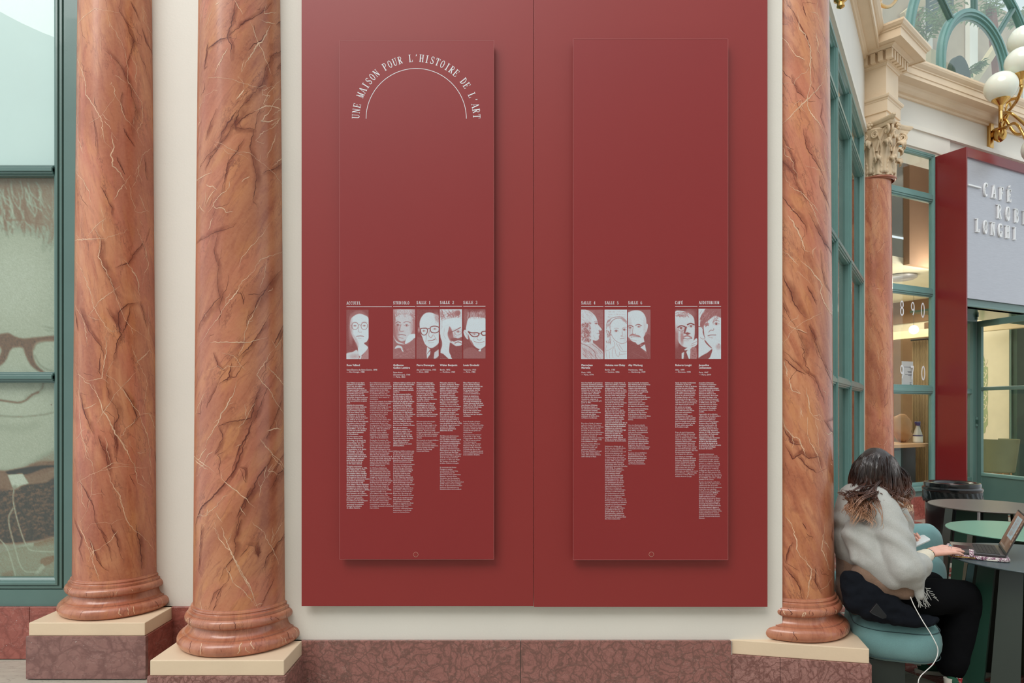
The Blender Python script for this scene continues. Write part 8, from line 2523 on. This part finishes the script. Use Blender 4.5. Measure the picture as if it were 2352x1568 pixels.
# --- hair: volume plus wavy locks
def hair_mat():
    t = NT('brown_wavy_hair'); v = t.n('ShaderNodeTexCoord'); sp = t.n('ShaderNodeSeparateXYZ'); t.l(v.outputs['Object'], sp.inputs[0])
    mr = t.n('ShaderNodeMapRange'); mr.inputs['From Min'].default_value = 0.985; mr.inputs['From Max'].default_value = 1.23
    nz = t.noise(v.outputs['Object'], 26, 3)
    ad = t.n('ShaderNodeMath', operation='MULTIPLY_ADD'); ad.inputs[1].default_value = 0.12; t.l(nz, ad.inputs[0]); t.l(sp.outputs['Z'], ad.inputs[2])
    t.l(ad.outputs[0], mr.inputs['Value'])
    t.l(t.ramp(mr.outputs[0], [(0.0, rgb(206, 164, 132)), (0.32, rgb(168, 120, 90)), (0.60, rgb(92, 56, 42)), (1.0, rgb(40, 28, 25))]), t.b.inputs['Base Color'])
    t.b.inputs['Roughness'].default_value = 0.34; t.b.inputs['Specular IOR Level'].default_value = 0.7
    mp = t.coord('Object', (160, 160, 14)); t.bump(t.noise(mp, 1.0, 3), 0.5, 0.003)
    return t.m
M['hair'] = hair_mat()
# the hair colour follows the locks' own length: object space z is world z here (roots dark, ends caramel)
hc = [(TH(0, 0.015, -0.014), 0.108, TH(0, -0.01, -0.03), 0.112), (TH(0, -0.04, -0.03), 0.104, TH(0, -0.10, -0.025), 0.080), (TH(0.045, -0.03, -0.005), 0.070, TH(0.05, -0.10, 0.0), 0.050), (TH(-0.045, -0.03, -0.005), 0.07, TH(-0.05, -0.10, 0.0), 0.050), (TH(0, 0.055, 0.03), 0.068, TH(0, 0.05, -0.03), 0.085)]
hair = blob('hair', hc, 0.007, 3, M['hair'], person, 0.005, 0.02)
rnd = random.Random(12)
HC = TH(0, -0.005, -0.012)
def wave_path(base, r, amp, k, ph, off, e1, thin):
    """base: smooth guide points; off: offset of this strand inside its clump"""
    n = len(base) - 1; pts = []; rad = []
    e2 = Vector((-e1.y, e1.x, 0.25))
    for i, p in enumerate(base):
        t = i / n; w = amp * min(1, t * 1.3)
        pts.append(Vector(p) + e1 * (w * sin(ph + t * k * 2 * pi)) + e2 * (w * 0.8 * cos(ph + t * k * 2 * pi)) + off * (0.45 + 0.9 * t))
        rad.append(r * (0.6 + 0.4 * sin(pi * min(1, t + 0.1))) * (1 - 0.8 * max(0, t - 0.7) / 0.3))
    return pts, rad
mb = MB()
def clump(guide, m, spread, r, amp):
    g = spl([tuple(p) for p in guide], k=6); k = rnd.uniform(1.1, 2.2) * len(guide) / 6; ph = rnd.uniform(0, 6.3)
    e1 = Vector((rnd.uniform(-1, 1), rnd.uniform(-1, 1), 0.15)).normalized()
    for _ in range(m):
        off = Vector((rnd.gauss(0, spread), rnd.gauss(0, spread), rnd.gauss(0, spread * 0.6)))
        q = g[: max(8, int(len(g) * rnd.uniform(0.82, 1.0)))]
        pts, rad = wave_path(q, r * rnd.uniform(0.6, 1.3), amp * rnd.uniform(0.8, 1.2), k, ph + rnd.gauss(0, 0.25), off, e1, 1)
        mb.tube(pts, rad, 5, cap=False)
def scalp(az, el, k=1.0):
    return HC + sd * (cos(el) * cos(az) * 0.106 * k) + fd * (cos(el) * sin(az) * 0.116 * k) + ud * (sin(el) * 0.124 * k)
for i in range(150):
    az = rnd.uniform(0, 2 * pi)
    if 0.30 * pi < az < 0.70 * pi: continue                    # the face stays free
    el0 = rnd.uniform(0.5, 1.45)
    out = sd * cos(az) + fd * sin(az); L = rnd.uniform(0.06, 0.17)
    g = [scalp(az + 0.1, el0), scalp(az, el0 * 0.6, 1.03), scalp(az, 0.1, 1.08), HC + out * 0.130 + Vector((0, 0, -0.07)), HC + out * rnd.uniform(0.11, 0.14) + Vector((0, 0, -0.12)), HC + out * rnd.uniform(0.08, 0.125) + Vector((0, 0, -0.14 - L * 0.55))]
    clump(g, 9, 0.0042, 0.0021, rnd.uniform(0.004, 0.011))
for i in range(64):                                            # over the near shoulder and the back
    ex = rnd.uniform(-0.27, 0.05); z3 = rnd.uniform(0.90, 1.06)
    p0 = HC + Vector((rnd.uniform(-0.12, 0.03), rnd.uniform(-0.10, -0.04), rnd.uniform(-0.12, -0.02)))
    p3 = Vector((max(1.745, 2.03 + ex), 3.635 + rnd.uniform(-0.045, 0.01) - 0.05 * (1.03 - z3) / 0.14, z3))
    p1 = p0 + Vector((-0.02 + ex * 0.2, -0.055, -0.03)); p2 = (p1 + p3) / 2 + Vector((ex * 0.22, -0.030, 0.022))
    clump([p0, p1, p2, p3 + Vector((0, 0, 0.03)), p3 + Vector((0.015, 0, 0.0))], 8, 0.0060, 0.0017, rnd.uniform(0.013, 0.028))
for i in range(34):                                            # falling beside the face
    p0 = TH(rnd.uniform(0.03, 0.095), rnd.uniform(-.02, .06), rnd.uniform(0.01, 0.055)); p3 = Vector((2.118 + rnd.uniform(-0.07, 0.045), 3.735 + rnd.uniform(-0.05, 0.04), rnd.uniform(0.925, 1.02)))
    p1 = p0 + sd * 0.035 + Vector((0.015, -0.01, -0.05)); p2 = (p1 + p3) / 2 + Vector((rnd.uniform(0, .02), -0.015, 0.0))
    clump([p0, p1, p2, p3 + Vector((0, 0, .03)), p3], 8, 0.0040, 0.0017, rnd.uniform(0.008, 0.018))
obj('hair_locks', mb, M['hair'], hair, kind='stuff', smooth=60)

# --- phone, coat, cable
ph = empty('phone', (2.20, 3.735, 0.80), "white-cased phone held in the person's left hand", 'phone')
pd = Vector((0.885, -0.10, 0.455)).normalized(); pw = Vector((0.10, 0.93, 0.22)); pw = (pw - pd * pw.dot(pd)).normalized(); pn_ = pd.cross(pw).normalized()
pc = P(2100, 1247, 3.735)
def TPh(x, y, z): return pc + pd * x + pw * y + pn_ * z
obj('phone_case', loft(MB(), [(rrect(0.071, 0.033, 0.012), -0.0055), (rrect(0.075, 0.037, 0.014), -0.003), (rrect(0.075, 0.037, 0.014), 0.003), (rrect(0.072, 0.034, 0.012), 0.0045)], TPh), plain('white_phone_case', rgb(214, 220, 220), 0.3, var=0.02), ph, smooth=40)
obj('phone_screen', loft(MB(), [(rrect(0.070, 0.032, 0.010), -0.0062), (rrect(0.070, 0.032, 0.010), -0.0055)], TPh), M['key'], ph)
coatc = chain([((1.845, 3.60, 0.63), 0.045), ((1.88, 3.56, 0.54), 0.060), ((1.95, 3.52, 0.478), 0.050), ((2.06, 3.50, 0.455), 0.032), ((2.17, 3.50, 0.444), 0.018)]) + \
        chain([((1.90, 3.55, 0.55), 0.050), ((1.97, 3.51, 0.515), 0.045), ((2.03, 3.49, 0.48), 0.034)]) + chain([((1.87, 3.56, 0.50), 0.050), ((1.95, 3.49, 0.452), 0.034), ((2.05, 3.462, 0.440), 0.022), ((2.14, 3.47, 0.436), 0.014)])
coatc += chain([((1.79, 3.615, 0.63), 0.045), ((1.805, 3.60, 0.52), 0.058), ((1.87, 3.56, 0.465), 0.048), ((1.93, 3.52, 0.455), 0.035)]) + chain([((1.80, 3.60, 0.60), 0.04), ((1.90, 3.55, 0.585), 0.034)])
coat = blob('black_coat', coatc, 0.008, 5, M['coat'], None, 0.034, 0.06, label='black wool coat bunched on the stool behind the person', category='coat')
mb = MB(); fl_ = [P(2014, 1385, 3.44), P(2026, 1400, 3.435), P(2037, 1413, 3.43), P(2036, 1419, 3.43), P(2028, 1421, 3.43), P(2008, 1412, 3.43), P(1998, 1405, 3.435)]
mb.add(fl_ + [p + Vector((0, 0.012, 0)) for p in fl_], [tuple(range(7)), tuple(range(13, 6, -1))] + [(i, (i + 1) % 7, 7 + (i + 1) % 7, 7 + i) for i in range(7)])
obj('coat_pocket_flap', mb, plain('black_leather', rgb(20, 22, 26), 0.35), coat, bevel=0.002)
cab = [(2091, 1370, 3.455), (2098, 1387, 3.44), (2108, 1406, 3.42), (2122, 1430, 3.39), (2136, 1452, 3.37), (2148, 1474, 3.345), (2154, 1490, 3.34), (2152, 1508, 3.33), (2142, 1526, 3.32), (2126, 1541, 3.32), (2114, 1553, 3.31), (2109, 1568, 3.30), (2112, 1600, 3.30), (2125, 1635, 3.36)]
cpts = [tuple(P(*c)) for c in cab]; cpts[-1] = (cpts[-1][0], cpts[-1][1], 0.006); cpts.append((2.2, 3.5, 0.004))
meta(obj('charging_cable', MB().tube(spl(cpts, k=6), 0.0023, 8), plain('white_cable', rgb(226, 224, 218), 0.4), smooth=60), 'white charging cable hanging from the shawl past the stool', 'cable')
# ------------------------------------------------------------------ the other side of the gallery (behind the camera)
yb = -5.5
mb = MB()
def TBk(x, o, z): return Vector((x, yb + o, z))
for i in range(-2, 5):
    xc = i * 3.4 - 0.6
    mb.box(xc - 1.7, -0.3, 0, xc - 1.15, 0, 9.5, TBk)
    # arch head between piers
    n = 16; pts = [(xc - 1.15, 7.0)] + [(xc + 0.55 - 1.7 * cos(pi * k / n) , 5.0 + 1.7 * sin(pi * k / n)) for k in range(n + 1)] + [(xc + 2.25, 7.0)]
    vs = [TBk(x, 0, z) for x, z in pts] + [TBk(x, -0.3, z) for x, z in pts]; m = len(pts)
    mb.add(vs, [(k, k + 1, m + k + 1, m + k) for k in range(m - 1)] + [tuple(range(m)), tuple(range(2 * m - 1, m - 1, -1))])
mb.box(-7.5, -0.3, 7.0, 14.6, 0, 9.5, TBk).box(-7.5, 0, 7.15, 14.6, 0.35, 7.35, TBk).box(-7.5, 0, 6.9, 14.6, 0.12, 7.15, TBk)
obj('wall_back', mb, M['cream_white'], kind='structure')
obj('wall_rear', MB().box(-7.5, -0.9, 0, 14.6, -0.6, 9.0, TBk), M['cream_white'], kind='structure')
